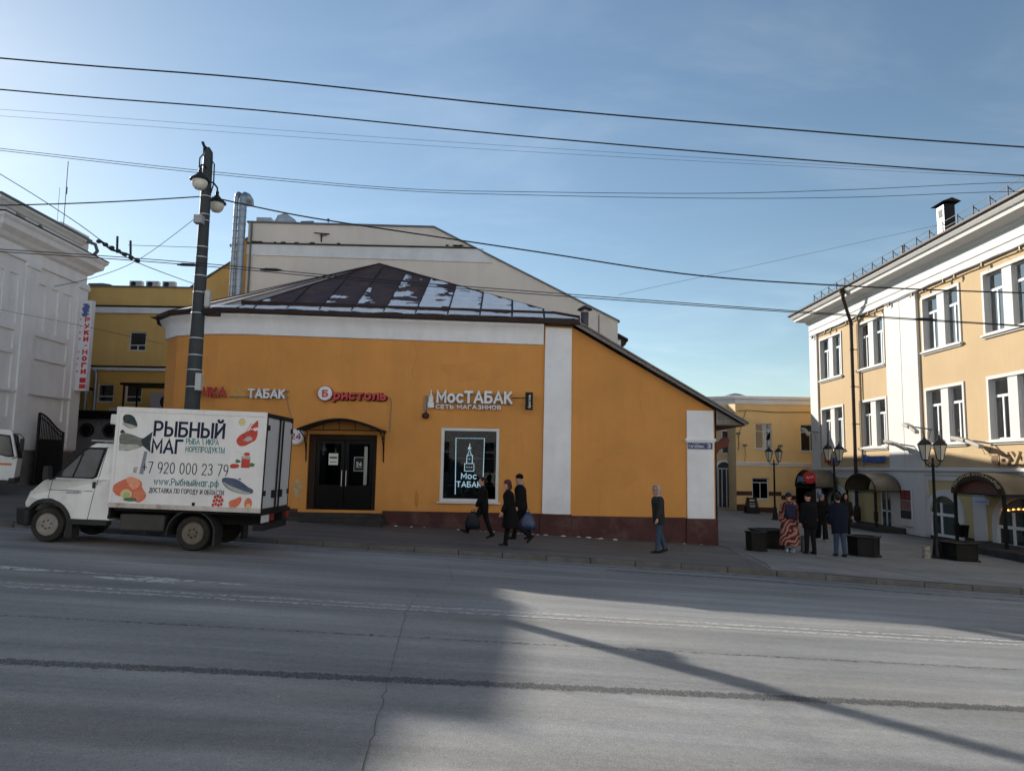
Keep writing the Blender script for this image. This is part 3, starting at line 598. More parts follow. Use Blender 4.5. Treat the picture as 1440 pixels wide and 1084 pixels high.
can = thing('entrance_canopy', 'dark arched sheet-metal canopy on scrolled brackets over the shop door', 'canopy', (-5.32, 23.6, 2.7))
arc = [(-6.62 + 2.62 * k / 16, 2.72 + .34 * math.sin(math.pi * k / 16)) for k in range(17)]
mb = MB(); mb.prism(arc + [(x, z - .025) for x, z in arc[::-1]], 'y', 23.0, 24.0); mb.build('roof_sheet', mat('canopy_sheet', (.012, .011, .01), .45, var=.3, metal=.3), can)
mb = MB(); mb.tube([(x, 23.02, z - .045) for x, z in arc], .022, 6); mb.tube([(-6.62, 23.02, 2.69), (-4.0, 23.02, 2.69)], .018, 6)
for k in (2, 5, 8, 11, 14): mb.tube([(arc[k][0], 23.02, 2.69), (arc[k][0], 23.02, arc[k][1] - .04)], .012, 6)
for x in (-6.58, -4.04): mb.tube([(x, 23.02, 2.69), (x, 23.98, 2.69)], .018, 6)
mb.build('front_frame', M_blk, can)
for x in (-6.55, -4.07):
    MB().tube([(x, 23.97, 1.75), (x, 23.95, 1.95), (x, 23.85, 2.25), (x, 23.6, 2.5), (x, 23.1, 2.68)], .02, 6).tube([(x, 23.97, 1.72), (x, 23.97, 2.68)], .016, 6).tube([(x, 23.97, 2.45), (x, 23.8, 2.45), (x, 23.75, 2.55), (x, 23.85, 2.6)], .01, 6).build('bracket', M_blk, can)
M_conc = mat('dark_concrete', (.05, .046, .044), .9, var=.3, bump=.4, dirt=.3)
st = MB(); 
for k in range(3): st.box(-6.95 - .0 * k, -3.98 + .06 * (2 - k), 22.55 + .42 * k, 23.95, -.75, -.1 + .1 * k + (.02 if k == 2 else 0))
st.build('entrance_steps', M_conc, shop, bevel=.015)
rl = thing('handrail', 'black bent-tube handrail at the left end of the shop steps', 'handrail', (-6.9, 22.9, -.2))
MB().tube([(-6.87, 22.75, -.25), (-6.87, 22.75, 1.1), (-7.12, 22.75, 1.1)], .02, 8).tube([(-6.87, 22.75, .75), (-7.1, 22.75, .75)], .015, 8).build('post', M_blk, rl)
mb = MB(); mb.tube([(-7.12 + .1 * math.cos(a), 22.75, 1.04 + .12 * math.sin(a)) for a in [math.pi * k / 6 for k in range(13)]], .015, 6); mb.build('scroll', M_blk, rl)
# ---------------------------------------------------------------- signs on the shop front
M_red = mat('sign_red', (.55, .03, .035), .4, var=.05); M_dred = mat('faded_red', (.42, .025, .028), .5, var=.1)
M_lw = mat('letter_white', (.75, .77, .8), .4, var=.03); M_side = mat('letter_side', (.2, .2, .22), .5)
def lettered(name, label, cat, loc, items, group=None):
    t_ = thing(name, label, cat, loc, group=group)
    for it in items: it(t_)
    return t_
def ltr(body, x0, z0, w_, h_, m, y=23.86, bold=.02, depth=.07):
    return lambda p: text(body, 'lettering', m, p, (x0, y + .07, z0), w_, h_, depth=depth, bold=bold)
s1 = lettered('shop_sign', 'dull red shop sign letters half hidden behind the street lamp', 'sign', (-9.9, 23.9, 3.6), [ltr('ОЧКА', -10.27, 3.72, 1.08, .32, M_dred)])
s2 = lettered('shop_sign', 'white block letters of a tobacco shop sign above the truck box', 'sign', (-7.9, 23.9, 3.6), [ltr('ТАБАК', -8.5, 3.71, 1.2, .3, M_lw)])
mb = MB(); mb.box(-9.1, -7.2, 23.93, 23.97, 3.74, 3.77); mb.box(-8.5, -7.2, 23.93, 23.97, 3.95, 3.98); mb.build('mounting_rail', M_side, s2)
MB().tube([(-7.28, 23.97, 3.95), (-7.2, 23.97, 3.5), (-7.05, 23.97, 3.0)], .012, 5).build('cable', M_side, s2)
s3 = thing('shop_sign', 'red letters with a round white logo disc above the entrance canopy', 'sign', (-5.2, 23.9, 3.6))
o = MB().tube([(-6.0, 23.83, 3.9), (-6.0, 23.97, 3.9)], .225, 28).build('logo_disc', M_lw, s3); 
MB().tube([(-6.0, 23.845, 3.9), (-6.0, 23.97, 3.9)], .245, 28).build('logo_rim', mat('logo_rim', (.35, .05, .09), .4), s3)
text('Б', 'lettering', M_red, o, (-6.09, 23.83, 3.78), .19, .23, depth=.02, bold=.03)
text('ристоль', 'lettering', M_red, s3, (-5.74, 23.93, 3.64), 1.7, .3, depth=.08, bold=.025)
text('ристоль', 'letter_backs', mat('dark_letter_back', (.06, .015, .015), .6), s3, (-5.755, 23.96, 3.61), 1.75, .34, depth=.03, bold=.06)
MB().tube([(-4.05, 23.96, 3.86), (-3.92, 23.96, 3.8), (-3.88, 23.96, 3.65), (-3.9, 23.97, 2.7)], .012, 5).build('cable', M_side, s3)
s4 = thing('round_sign', 'round white 24-hour sign with red rim beside the entrance canopy', 'sign', (-6.92, 23.9, 2.2))
d_ = MB().tube([(-6.88, 23.85, 2.5), (-6.88, 23.96, 2.5)], .26, 32).build('disc', M_lw, s4)
mb = MB(); mb.tube([(-6.88 + .235 * math.cos(2 * math.pi * k / 32), 23.848, 2.5 + .235 * math.sin(2 * math.pi * k / 32)) for k in range(33)], .008, 5); mb.build('ring', mat('logo_rim'), s4)
text('24', 'lettering', mat('wine_print', (.33, .02, .06), .5), d_, (-7.05, 23.848, 2.41), .34, .2, depth=.004, bold=.02)
s5 = thing('shop_sign', 'large white letters with a small tower emblem above the shop window', 'sign', (-1.3, 23.9, 3.4))
text('МосТАБАК', 'lettering', M_lw, s5, (-2.42, 23.9, 3.66), 2.44, .4, depth=.08, bold=.02)
text('СЕТЬ МАГАЗИНОВ', 'lettering', M_lw, s5, (-2.44, 23.92, 3.47), 2.1, .14, depth=.06, bold=.015)
mb = MB(); mb.box(-2.5, .02, 23.95, 23.98, 3.64, 3.67); mb.box(-2.5, .0, 23.95, 23.98, 3.93, 3.96); mb.build('mounting_rail', M_side, s5)
mb = MB(); mb.box(-2.7, -2.5, 23.88, 23.97, 3.5, 3.68); mb.box(-2.67, -2.53, 23.88, 23.97, 3.69, 3.86); mb.prism([(-2.65, 3.87), (-2.55, 3.87), (-2.6, 4.02)], 'y', 23.88, 23.97); mb.box(-2.615, -2.585, 23.88, 23.97, 4.0, 4.07); mb.build('tower_emblem', M_lw, s5)
MB().box(-2.8, -2.74, 23.9, 23.99, 3.4, 3.88).build('power_box', M_side, s5)
al = thing('round_lamp', 'small round dark alarm lamp hanging below the tower emblem sign', 'lamp', (-2.75, 23.9, 3.1))
MB().lathe([(.03, -.1), (.1, -.06), (.115, 0), (.1, .06), (.03, .1)], (-2.75, 23.86, 3.24), 14).build('housing', mat('rusty_dark', (.05, .03, .02), .6), al, smooth=True)
MB().tube([(-2.75, 23.9, 3.33), (-2.75, 23.97, 3.45)], .015, 6).build('bracket', M_blk, al)
s6 = thing('projecting_sign', 'small black box sign on a bracket beside the white pilaster', 'sign', (.55, 23.7, 3.4))
MB().box(.43, .67, 23.55, 23.65, 3.46, 4.02).build('box', M_blk, s6, bevel=.01)
text('Бристоль', 'lettering', M_lw, s6, (.62, 23.55, 3.52), .42, .1, face=((0, 0, 1), (-1, 0, 0)), depth=.003)
MB().tube([(.0, 23.9, 3.86), (.44, 23.6, 3.84)], .014, 6).tube([(.55, 23.65, 3.9), (.55, 24, 3.9)], .02, 6).build('bracket', M_blk, s6)
s7 = thing('street_sign', 'blue enamel street name plate with house number on the narrow white pilaster', 'sign', (6.05, 23.9, 2.3))
MB().box(5.66, 6.2, 23.89, 23.92, 2.33, 2.53).build('name_plate', mat('enamel_blue', (.02, .035, .16), .3), s7, bevel=.004); MB().box(6.215, 6.45, 23.89, 23.92, 2.33, 2.53).build('number_plate', mat('enamel_blue'), s7, bevel=.004)
text('УЛИЦА', 'lettering', M_lw, s7, (5.84, 23.889, 2.475), .18, .03, depth=.003); text('ГАГАРИНА', 'lettering', M_lw, s7, (5.69, 23.889, 2.37), .48, .075, depth=.003); text('3', 'lettering', M_lw, s7, (6.285, 23.889, 2.365), .1, .13, depth=.003)
fl = thing('projecting_sign', 'dark red curved bracket sign sticking out beyond the shop corner', 'sign', (6.8, 25, 2))
mb = MB(); mb.prism([(6.62, 1.75), (6.78, 1.78), (6.82, 2.1), (7.0, 2.35), (7.28, 2.45), (7.32, 2.68), (7.15, 2.8), (6.95, 2.62), (6.78, 2.55), (6.68, 2.45)], 'y', 25.0, 25.08); mb.build('panel', mat('rust_red', (.13, .022, .015), .6, var=.3), fl, bevel=.02)
MB().tube([(6.55, 25.04, 2.5), (6.8, 25.04, 2.45)], .02, 6).build('bracket', M_blk, fl)

# ---------------------------------------------------------------- big beige building behind the shop
M_be = mat('beige_plaster', (.70, .63, .56), .9, streak=.04, var=.06, vs_=.5, bump=.2, bs=50, fine=.04, dirt=.12, ds=.4, dcol=(.5, .44, .38))
M_lt = mat('pale_band', (.7, .7, .71), .85, var=.08, vs_=2, dirt=.25, ds=1.2, dcol=(.3, .28, .26), stretch=(1, 1, .3))
M_gt = mat('grey_metal_trim', (.12, .13, .15), .5, var=.2)
be = thing('gabled_building', 'tall beige plastered building with sloping gable rising behind the orange shop', 'building', (-3, 40, -1))
GB = [(-11.4, -.8), (4.42, -.8), (4.42, 7.85), (-3.45, 11.76), (-11.4, 11.84)]
MB().prism(GB, 'y', 31, 56).build('wall', M_be, be)
mb = MB(); mb.prism([(-11.4, 10.42), (-.95, 10.26), (-1.45, 10.8), (-1.3, 10.86), (-11.4, 10.9)], 'y', 30.93, 31.02); mb.build('band', M_lt, be, bevel=.01)
mb = MB(); mb.prism([(-11.4, 10.9), (-1.6, 10.85), (-1.65, 10.91), (-11.4, 10.96)], 'y', 30.86, 31.02); mb.build('band_flashing', mat('dark_flashing', (.045, .04, .038), .7, var=.3), be)
for i in range(16):
    x = -11.2 + random.random() ** 1.6 * 4.5 if i < 12 else random.uniform(-2.9, -2.2)
    MB().ell((x, 30.9, 10.975), random.uniform(.05, .16), .05, random.uniform(.02, .05), 7, 4).build('moss_clump', mat('moss', (.03, .028, .018), .95, var=.3), be)
mb = MB()
for (a, b_), (c, d) in zip([(-11.45, 11.84), (-3.45, 11.76), (4.5, 7.8)], [(-3.45, 11.76), (4.5, 7.8)]): mb.hexa([(a, 30.92, b_), (c, 30.92, d), (c, 31.2, d), (a, 31.2, b_)], [(a, 30.92, b_ + .07), (c, 30.92, d + .07), (c, 31.2, d + .07), (a, 31.2, b_ + .07)])
mb.build('coping', M_gt, be)
mb = MB(); mb.prism([(4.3, 7.6), (5.05, 7.22), (5.05, 7.32), (4.3, 7.72)], 'y', 32.2, 56); mb.prism([(4.42, 7.1), (4.98, 7.1), (4.98, 7.24), (4.42, 7.5)], 'y', 32.3, 56); mb.build('side_eave', M_rf, be)
MB().box(4.43, 4.6, 31.3, 56, -1, 7.1).build('side_wall', M_lt, be)
MB().box(3.6, 3.64, 30.97, 31.01, 6.9, 8.12).build('joint_strip', M_gt, be)
br = MB(); br.tube([(-8.25, 30.97, 11.05), (-8.25, 30.97, 11.42)], .03, 6); br.tube([(-8.55, 30.9, 11.42), (-7.9, 30.9, 11.38)], .025, 6); br.tube([(-8.3, 30.9, 11.3), (-8.0, 30.9, 11.34)], .02, 6); br.build('rusty_bracket', mat('rusty_dark'), be)
mb = MB(); mb.prism([(-8, -1), (6.3, -1), (6.3, 10.1), (2.2, 12.1), (-8, 12.2)], 'y', 45, 62); mb.prism([(-8, -1), (5.3, -1), (5.3, 9.5), (1.8, 11.1), (-8, 11.2)], 'y', 39.5, 45); mb.build('shade_block', M_be, be)  # hidden block added behind the gable to shade the cream ground floor
# metal ducts climbing its left edge
M_duct = mat('galvanised_duct', (.30, .33, .37), .4, metal=.75, var=.2, vs_=3)
du = thing('ventilation_duct', 'two tall galvanised ventilation ducts climbing the edge of the beige building', 'duct', (-11.8, 30.7, 5))
for xc, r_, zt in ((-11.86, .095, 12.95), (-11.58, .155, 12.88)):
    prof = []; z = 3.0
    while z < zt - .15: prof += [(r_, z), (r_, z + .26), (r_ + .014, z + .275), (r_ + .014, z + .29)]; z += .3
    MB().lathe(prof, (xc, 30.72, 0), 18).build('duct_pipe', M_duct, du, smooth=True)
    MB().tube([(xc, 30.72, zt - .2), (xc, 30.74, zt), (xc + .02, 30.82, zt + .1), (xc + .06, 31.0, zt + .12), (xc + .1, 31.2, zt + .02), (xc + .1, 31.3, zt - .2)], r_ * 1.03, 14).build('duct_elbow', M_duct, du, smooth=True)
MB().box(-11.25, -11.2, 30.85, 30.95, 3, 11.8).build('wall_strip', M_gt, du)
rd = thing('rooftop_duct', 'faceted galvanised duct units lying on the roof edge of the beige building', 'duct', (-10.2, 31.8, 11.9))
MB().box(-11.2, -10.55, 31.3, 31.8, 11.86, 12.2).build('duct_box', M_duct, rd, bevel=.02)
MB().prism([(-10.5, 11.86), (-9.35, 11.86), (-9.55, 12.15), (-9.95, 12.42), (-10.3, 12.3)], 'y', 31.3, 32.2).build('duct_hood', M_duct, rd, bevel=.02)
MB().prism([(-9.34, 11.86), (-8.6, 11.86), (-8.75, 12.12), (-9.3, 12.1)], 'y', 31.4, 32.2).build('duct_end', M_gt, rd, bevel=.02)
rv = thing('roof_vent', 'tiny mushroom vent on the beige roof right of the ducts', 'vent', (-8.1, 31.4, 11.85))
MB().lathe([(.02, -.1), (.02, .2), (.08, .22), (.06, .3), (.01, .33)], (-8.1, 31.4, 11.9), 10).build('cowl', M_gt, rv)

# ---------------------------------------------------------------- ochre building at the back left
M_oc = mat('ochre_plaster', (.74, .48, .165), .9, streak=.06, var=.08, vs_=.6, bump=.2, dirt=.2, ds=.5, dcol=(.36, .26, .11))
M_oc2 = mat('ochre_plaster_warm', (.66, .38, .1), .9, var=.08, vs_=.6, bump=.2, dirt=.15, ds=.5, dcol=(.2, .14, .05))
M_grime = mat('black_grime', (.03, .027, .024), .9, var=.3)
oc = thing('back_building', 'ochre walled building with white string courses at the end of the side yard', 'building', (-17, 40, 0))
FO = lambda u, z, d: (u, 36 + d, z)
W1 = [(-18.76, -17.91, 6.96, 7.91)]
W2 = [(-20.11, -19.3, 4.42, 5.32), (-18.74, -17.94, 4.42, 5.32)]
mb = MB(); holed(mb, FO, -22, -13, 6.1, 10.12, W1, .18); mb.prism([(-15.8, 10.12), (-13, 10.12), (-13, 11.95), (-13.35, 11.95)], 'y', 36, 36.3); mb.box(-22, -13, 36.3, 36.4, 6.1, 10.1); mb.build('upper_wall', M_oc, oc)
mb = MB(); holed(mb, FO, -22, -13, -.5, 6.1, W2, .18); mb.build('lower_wall', M_oc2, oc)
MB().prism([(-13.2, -.5), (-11.8, -.5), (-11.8, 12.35), (-13.2, 11.7)], 'y', 34, 36).build('wing_wall', mat('orange_ochre', (.5, .26, .05), .9, var=.08), oc)
for z0, z1, z2 in ((8.8, 9.1, 9.18), (5.98, 6.12, 6.2)):
    MB().box(-22, -13.2, 35.88, 36.02, z0, z1).build('string_course', M_wh, oc, bevel=.01); MB().box(-22, -13.2, 35.84, 36.02, z1, z2).build('flashing', M_grime, oc)
MB().box(-22, -15.8, 35.9, 36.4, 10.12, 10.17).build('coping', M_gt, oc)
mb = MB(); mb.hexa([(-15.9, 35.9, 10.13), (-13.0, 35.9, 12.1), (-13.0, 36.4, 12.1), (-15.9, 36.4, 10.13)], [(-15.9, 35.9, 10.2), (-13.0, 35.9, 12.18), (-13.0, 36.4, 12.18), (-15.9, 36.4, 10.2)]); mb.build('coping', M_gt, oc)
MB().hexa([(-13.3, 33.9, 11.66), (-11.75, 33.9, 12.38), (-11.75, 36, 12.38), (-13.3, 36, 11.66)], [(-13.3, 33.9, 11.74), (-11.75, 33.9, 12.46), (-11.75, 36, 12.46), (-13.3, 36, 11.74)]).build('wing_coping', M_gt, oc)
M_wg = glass('window_glass', (.30, .31, .33), .08)
M_cur = mat('red_curtain', (.13, .035, .03), .9, var=.3, vs_=5)
def simple_window(par, f, u0, u1, z0, z1, trans, mull, m=M_wf, d=.1, cur=None, th=.06):
    mb = MB()
    for q in ((u0, u0 + th, z0, z1), (u1 - th, u1, z0, z1), (u0 + th, u1 - th, z1 - th, z1), (u0 + th, u1 - th, z0, z0 + th)): pbox(mb, f, *q, d - .04, d + .03)
    if trans: pbox(mb, f, u0 + th, u1 - th, trans - th * .4, trans + th * .4, d - .03, d + .02)
    if mull: pbox(mb, f, mull - th * .4, mull + th * .4, z0 + th, (trans - th * .4) if trans else z1 - th, d - .034, d + .024)
    wn = mb.build('window', m, par, bevel=.004)
    q = MB(); pbox(q, f, u0 + th, u1 - th, z0 + th, z1 - th, d - .005, d + .003); q.build('pane', M_wg, wn)
    if cur: q = MB(); pbox(q, f, u0, u1, z0, z1, d + .12, d + .13); q.build('curtain', cur, wn)
    return wn
simple_window(oc, FO, *W1[0], 7.25, -18.33, cur=M_cur)
for h in W2: simple_window(oc, FO, *h, 4.72, 0, cur=M_cur)
# outdoor units on the parapet
def ac_unit(name, label, x, y, z, w_=.62, h_=.32, group=None):
    t_ = thing(name, label, 'air conditioner', (x, y, z), group=group)
    b_ = MB().box(-w_ / 2, w_ / 2, -.13, .13, 0, h_).build('casing', mat('ac_white', (.5, .5, .49), .5, var=.08), t_, bevel=.02, local=True)
    mb = MB(); c = -w_ * .16
    mb.tube([(c, -.132, h_ / 2), (c, -.14, h_ / 2)], h_ * .4, 20); mb.build('fan_grille', M_blk, t_, local=True)
    mb = MB(); [mb.tube([(c + r_ * math.cos(a), -.145, h_ / 2 + r_ * math.sin(a)) for a in [2 * math.pi * k / 16 for k in range(17)]], .006, 4) for r_ in (h_ * .14, h_ * .26, h_ * .38)]; mb.build('fan_ring', M_gt, t_, local=True)
    return t_
for x, lb_ in ((-18.7, 'white outdoor unit on the ochre parapet, the one nearest the white building'), (-17.88, 'white outdoor unit on the ochre parapet, middle one of three'), (-17.07, 'white outdoor unit on the ochre parapet, the one nearest the lamp post')): ac_unit('air_conditioner', lb_, x, 36.25, 10.16, group='outdoor units on the ochre parapet')
MB().prism([(-21.2, 10.17), (-19.9, 10.17), (-20.1, 10.35), (-20.5, 10.4), (-21.2, 10.38)], 'y', 36.4, 37).build('roof_hatch', M_gt, oc)
# pipes and lean-to shed at its foot
pi = thing('wall_pipes', 'bent galvanised pipes on the ochre wall behind the long vertical sign', 'pipe', (-19.9, 35.7, 3))
for k, (xo, zt) in enumerate(((0, 5.95), (.35, 5.6))): MB().tube([(-20.9, 35.7 - .15 * k, zt), (-20.3 - xo * .2, 35.7 - .15 * k, zt), (-20.08 - xo, 35.7 - .15 * k, zt - .12), (-20.05 - xo, 35.7 - .15 * k, zt - .4), (-20.05 - xo, 35.7 - .15 * k, 1.0)], .085, 12).build('pipe', M_duct, pi, smooth=True)
sh = thing('yard_shed', 'low grey shed with black flat roof and fan units in the yard', 'shed', (-17, 33, .6))
M_gs = mat('grey_shed', (.27, .26, .275), .8, var=.1)
MB().box(-20.2, -13.2, 33.0, 35.6, -.2, 3.45).build('wall', M_gs, sh); MB().box(-20.4, -13.0, 32.7, 35.7, 3.45, 3.8).build('roof', M_blk, sh)
MB().box(-19.55, -19.2, 32.6, 32.9, -.2, 4.7).build('flue_box', M_blk, sh); MB().box(-20.3, -18.6, 32.5, 33.0, 4.7, 4.82).build('flue_roof', M_blk, sh)
for k, x in enumerate((-18.7, -17.7)):
    MB().tube([(x, 32.95, 2.95), (x, 32.85, 2.95)], .3, 20).build('fan', M_blk, sh); MB().tube([(x + .24 * math.cos(a), 32.84, 2.95 + .24 * math.sin(a)) for a in [2 * math.pi * j / 16 for j in range(17)]], .012, 5).build('fan_ring', M_gt, sh)
MB().box(-18.2, -18.12, 32.9, 33, 1, 3.4).build('post', M_gs, sh); MB().box(-17.2, -15.6, 32.9, 32.98, 2.7, 2.78).build('rail', M_blk, sh)
rk = thing('roof_rack', 'black steel frame holding a grey cooling unit above the yard shed', 'frame', (-15.8, 33.6, 3.8))
mb = MB(); 
for x in (-17.4, -15.0, -14.4): mb.box(x, x + .06, 33.2, 33.26, 3.8, 5.0); mb.box(x, x + .06, 34.4, 34.46, 3.8, 5.0)
mb.build('post', M_blk, rk); MB().box(-17.5, -14.2, 33.1, 34.6, 5.0, 5.1).build('top', M_blk, rk)
un = MB().box(-16.2, -14.8, 33.3, 34.2, 3.82, 4.7).build('cooling_unit', M_gs, rk, bevel=.02); MB().tube([(-15.45, 33.29, 4.28), (-15.45, 33.27, 4.28)], .3, 20).build('fan', M_blk, un)
MB().box(-17.9, -16.4, 33.1, 33.3, 3.8, 3.95).build('sign_strip', mat('pale_sign', (.4, .4, .45), .6), rk)

# ---------------------------------------------------------------- white building on the left
M_wb = mat('old_white_plaster', (.78, .775, .775), .88, streak=.06, var=.07, vs_=.8, bump=.2, dirt=.3, ds=.7, dcol=(.5, .48, .46))
wb = thing('corner_building', 'old white plastered building with panelled walls and heavy cornice beside the yard', 'building', (-21, 26, .4))
FL = lambda u, z, d: (-17 - d, u, z)
pan = [(26.2, 26.65, 6.25, 7.88), (26.92, 27.4, 6.22, 7.88), (27.68, 28.2, 6.2, 7.88), (24.1, 24.36, 6.25, 7.92), (24.61, 25.13, 6.22, 7.92), (26.2, 28.15, 5.3, 6.0), (26.25, 28.2, 3.05, 5.18), (24.1, 25.1, 5.36, 6.0), (24.1, 25.12, 3.05, 5.2), (23.2, 23.9, 6.22, 7.9), (23.2, 23.9, 3.05, 5.2)]
mb = MB(); holed(mb, FL, 6.0, 29.1, 1.95, 9.3, pan, .07); mb.box(-17.6, -17, 6.1, 23.85, 9.3, 10.05)  # top strip lies out of view, raised to shape the road shadow's edge
mb.poly([(-17, 6, 1.9), (-27, 6, 1.9), (-27, 6, 9.3), (-17, 6, 9.3)]); mb.poly([(-17, 29.1, 1.9), (-27, 29.1, 1.9), (-27, 29.1, 9.3), (-17, 29.1, 9.3)]); mb.build('wall', M_wb, wb)
for q in pan: mb = MB(); pbox(mb, FL, q[0], q[1], q[2], q[3], .069, .09); mb.build('wall_panel', M_wb, wb)
for (a, b_) in ((25.38, 26.02), (28.5, 29.13)):
    mb = MB(); pbox(mb, FL, a, b_, 2.0, 8.3, -.07, .0); pbox(mb, FL, a - .05, b_ + .05, 8.3, 8.45, -.12, .0); mb.build('pilaster', M_wb, wb, bevel=.01)
mb = MB(); sweep(mb, [(-17, 6), (-17, 29.1), (-27, 29.1)], [(0, 3.9), (.06, 3.9), (.06, 3.98), (0, 4.0)]); mb.build('string_course', M_wb, wb)
cp = [(-27, 23.9), (-17, 23.9), (-17, 29.1), (-27, 29.1)]
mb = MB(); sweep(mb, cp, [(0, 8.45), (.08, 8.45), (.08, 8.55), (0, 8.55)]); mb.build('architrave', M_wb, wb)
mb = MB(); sweep(mb, cp, [(0, 8.9), (.12, 8.98), (.2, 9.1), (.4, 9.25), (.43, 9.42), (.52, 9.52), (.52, 9.6), (0, 9.66)]); mb.build('cornice', M_wb, wb)
mb = MB(); sweep(mb, cp, [(0, 9.66), (.54, 9.602), (.54, 9.64), (0, 9.7)]); mb.build('cornice_flashing', M_blk, wb)
mb = MB(); holed(mb, lambda u, z, d: (-17.25 - d, u, z), 24.1, 28.95, 9.66, 10.25, [(25.0, 25.5, 9.8, 10.1)], .3)
mb.poly([(-17.25, 28.95, 9.6), (-27, 28.95, 9.6), (-27, 28.95, 10.25), (-17.25, 28.95, 10.25)]); mb.poly([(-17.25, 24.1, 9.6), (-27, 24.1, 9.6), (-27, 24.1, 10.25), (-17.25, 24.1, 10.25)]); mb.build('attic_wall', M_wb, wb)
mb = MB(); sweep(mb, [(-27, 24.1), (-17.25, 24.1), (-17.25, 28.95), (-27, 28.95)], [(0, 10.1), (.06, 10.12), (.12, 10.2), (.22, 10.28), (.22, 10.34), (0, 10.36)]); mb.build('attic_cornice', M_wb, wb)
mb = MB(); sweep(mb, [(-27, 24.1), (-17.25, 24.1), (-17.25, 28.95), (-27, 28.95)], [(0, 10.345), (.27, 10.345), (.27, 10.42), (0, 10.45)]); mb.build('roof_edge', M_gt, wb)
MB().poly([(-17.1, 24, 10.43), (-17.1, 28.9, 10.43), (-27, 28.9, 10.5), (-27, 24, 10.5)]).build('roof', M_gt, wb)
mb = MB(); mb.prism([(26.1, 9.85), (26.5, 9.85), (26.45, 10.0), (26.3, 10.1), (26.15, 10.0)], 'x', -17.25, -17.2); mb.build('relief_ornament', M_gt, wb)
mb = MB(); pbox(mb, FL, 6.0, 29.15, -.4, 1.95, -.06, .2); mb.build('stone_base', mat('grey_stone', (.16, .145, .13), .9, var=.35, vs_=2, bump=.5, bs=12), wb)
mb = MB(); mb.tube([(-17.05, 28.95, 10.3), (-16.85, 29.2, 10.25), (-16.8, 29.3, 10.0), (-17.0, 29.35, 9.8), (-17.05, 29.35, 9.7)], .07, 8); mb.build('rainwater_spout', M_gt, wb)
MB().poly([(-16.95, 6, 9.31), (-16.95, 24, 9.31), (-27, 24, 9.35), (-27, 6, 9.35)]).build('lower_roof', M_gt, wb)
MB().box(-22, -20.95, 33.11, 35.7, 0, 12.3).build('shade_block', M_wb, wb); MB().box(-21.99, -18.2, 29.12, 31, 0, 10.9).build('shade_block', M_wb, wb); MB().box(-21.99, -19.4, 31.005, 33.1, 0, 11.75).build('shade_block', M_wb, wb); MB().box(-29, -22.01, 30.4, 37, 0, 12.9).build('shade_block', M_wb, wb)  # unseen blocks added behind the front so the road shade falls in place
an = thing('roof_antenna', 'thin whip antenna standing on the white building roof', 'antenna', (-18, 28.9, 10.5))
MB().tube([(-18, 28.9, 10.4), (-18, 28.85, 13.55)], .014, 6).build('mast', M_gt, an); MB().tube([(-18, 28.9, 12.2), (-18, 28.9, 12.5)], .03, 6).build('joint', M_gt, an)
an2 = thing('roof_antenna', 'shorter faint antenna rod on the white building roof', 'antenna', (-18, 28.4, 10.5)); MB().tube([(-18, 28.5, 10.4), (-18, 28.45, 12.3)], .008, 5).build('mast', M_gt, an2)
# vertical sign on its corner
vsn = thing('vertical_sign', 'long white vertical sign with red lettering on the corner of the white building', 'sign', (-16.7, 28.9, 4.2))
MB().box(-16.98, -16.5, 28.72, 28.96, 4.3, 7.85).build('sign_box', mat('sign_face', (.7, .71, .75), .5, var=.05), vsn, bevel=.01)
for i, c_ in enumerate('Руки-Ноги'):
    z = 6.98 - i * .255
    if c_ != '-': text(c_, 'lettering', M_red, vsn, (-16.74, 28.718, z), .2, .2, depth=.006, bold=.04); text(c_, 'lettering', M_red, vsn, (-16.92, 28.718, z + .06), .07, .09, depth=.004)
    else: MB().box(-16.68, -16.58, 28.712, 28.719, z + .08, z + .12).build('lettering', M_red, vsn)
MB().box(-16.76, -16.52, 28.712, 28.719, 4.38, 4.55).build('printed_panel', M_red, vsn); MB().box(-16.76, -16.52, 28.712, 28.719, 4.6, 4.8).build('printed_panel', M_red, vsn)
mb = MB(); [mb.box(-16.9 + random.random() * .12, -16.7 + random.random() * .12, 28.712, 28.719, 7.2 + .065 * k, 7.262 + .065 * k) for k in range(8)]; mb.build('printed_figures', mat('print_blue', (.08, .13, .33), .6), vsn)
# open iron gate leaf
gt = thing('iron_gate', 'open black iron gate leaf with arched top against the white building', 'gate', (-16.6, 27, .7))
def gtop(y): return 3.25 - .62 * sstep((y - 26.15) / 1.6) ** 1.1
for k in range(17): y = 26.2 + 1.5 * k / 16; MB().tube([(-16.6, y, .75), (-16.6, y, gtop(y))], .018 if k not in (0, 16) else .04, 6).build('bar', M_blk, gt)
MB().tube([(-16.6, 26.2 + 1.5 * k / 12, gtop(26.2 + 1.5 * k / 12)) for k in range(13)], .03, 6).build('top_rail', M_blk, gt); MB().tube([(-16.6, 26.2 + 1.5 * k / 12, gtop(26.2 + 1.5 * k / 12) - .16) for k in range(13)], .02, 6).build('rail', M_blk, gt)
MB().box(-16.63, -16.57, 26.2, 27.7, .85, .92).build('rail', M_blk, gt); MB().box(-16.64, -16.61, 26.22, 27.68, .75, 2.35).build('sheet_panel', M_blk, gt)

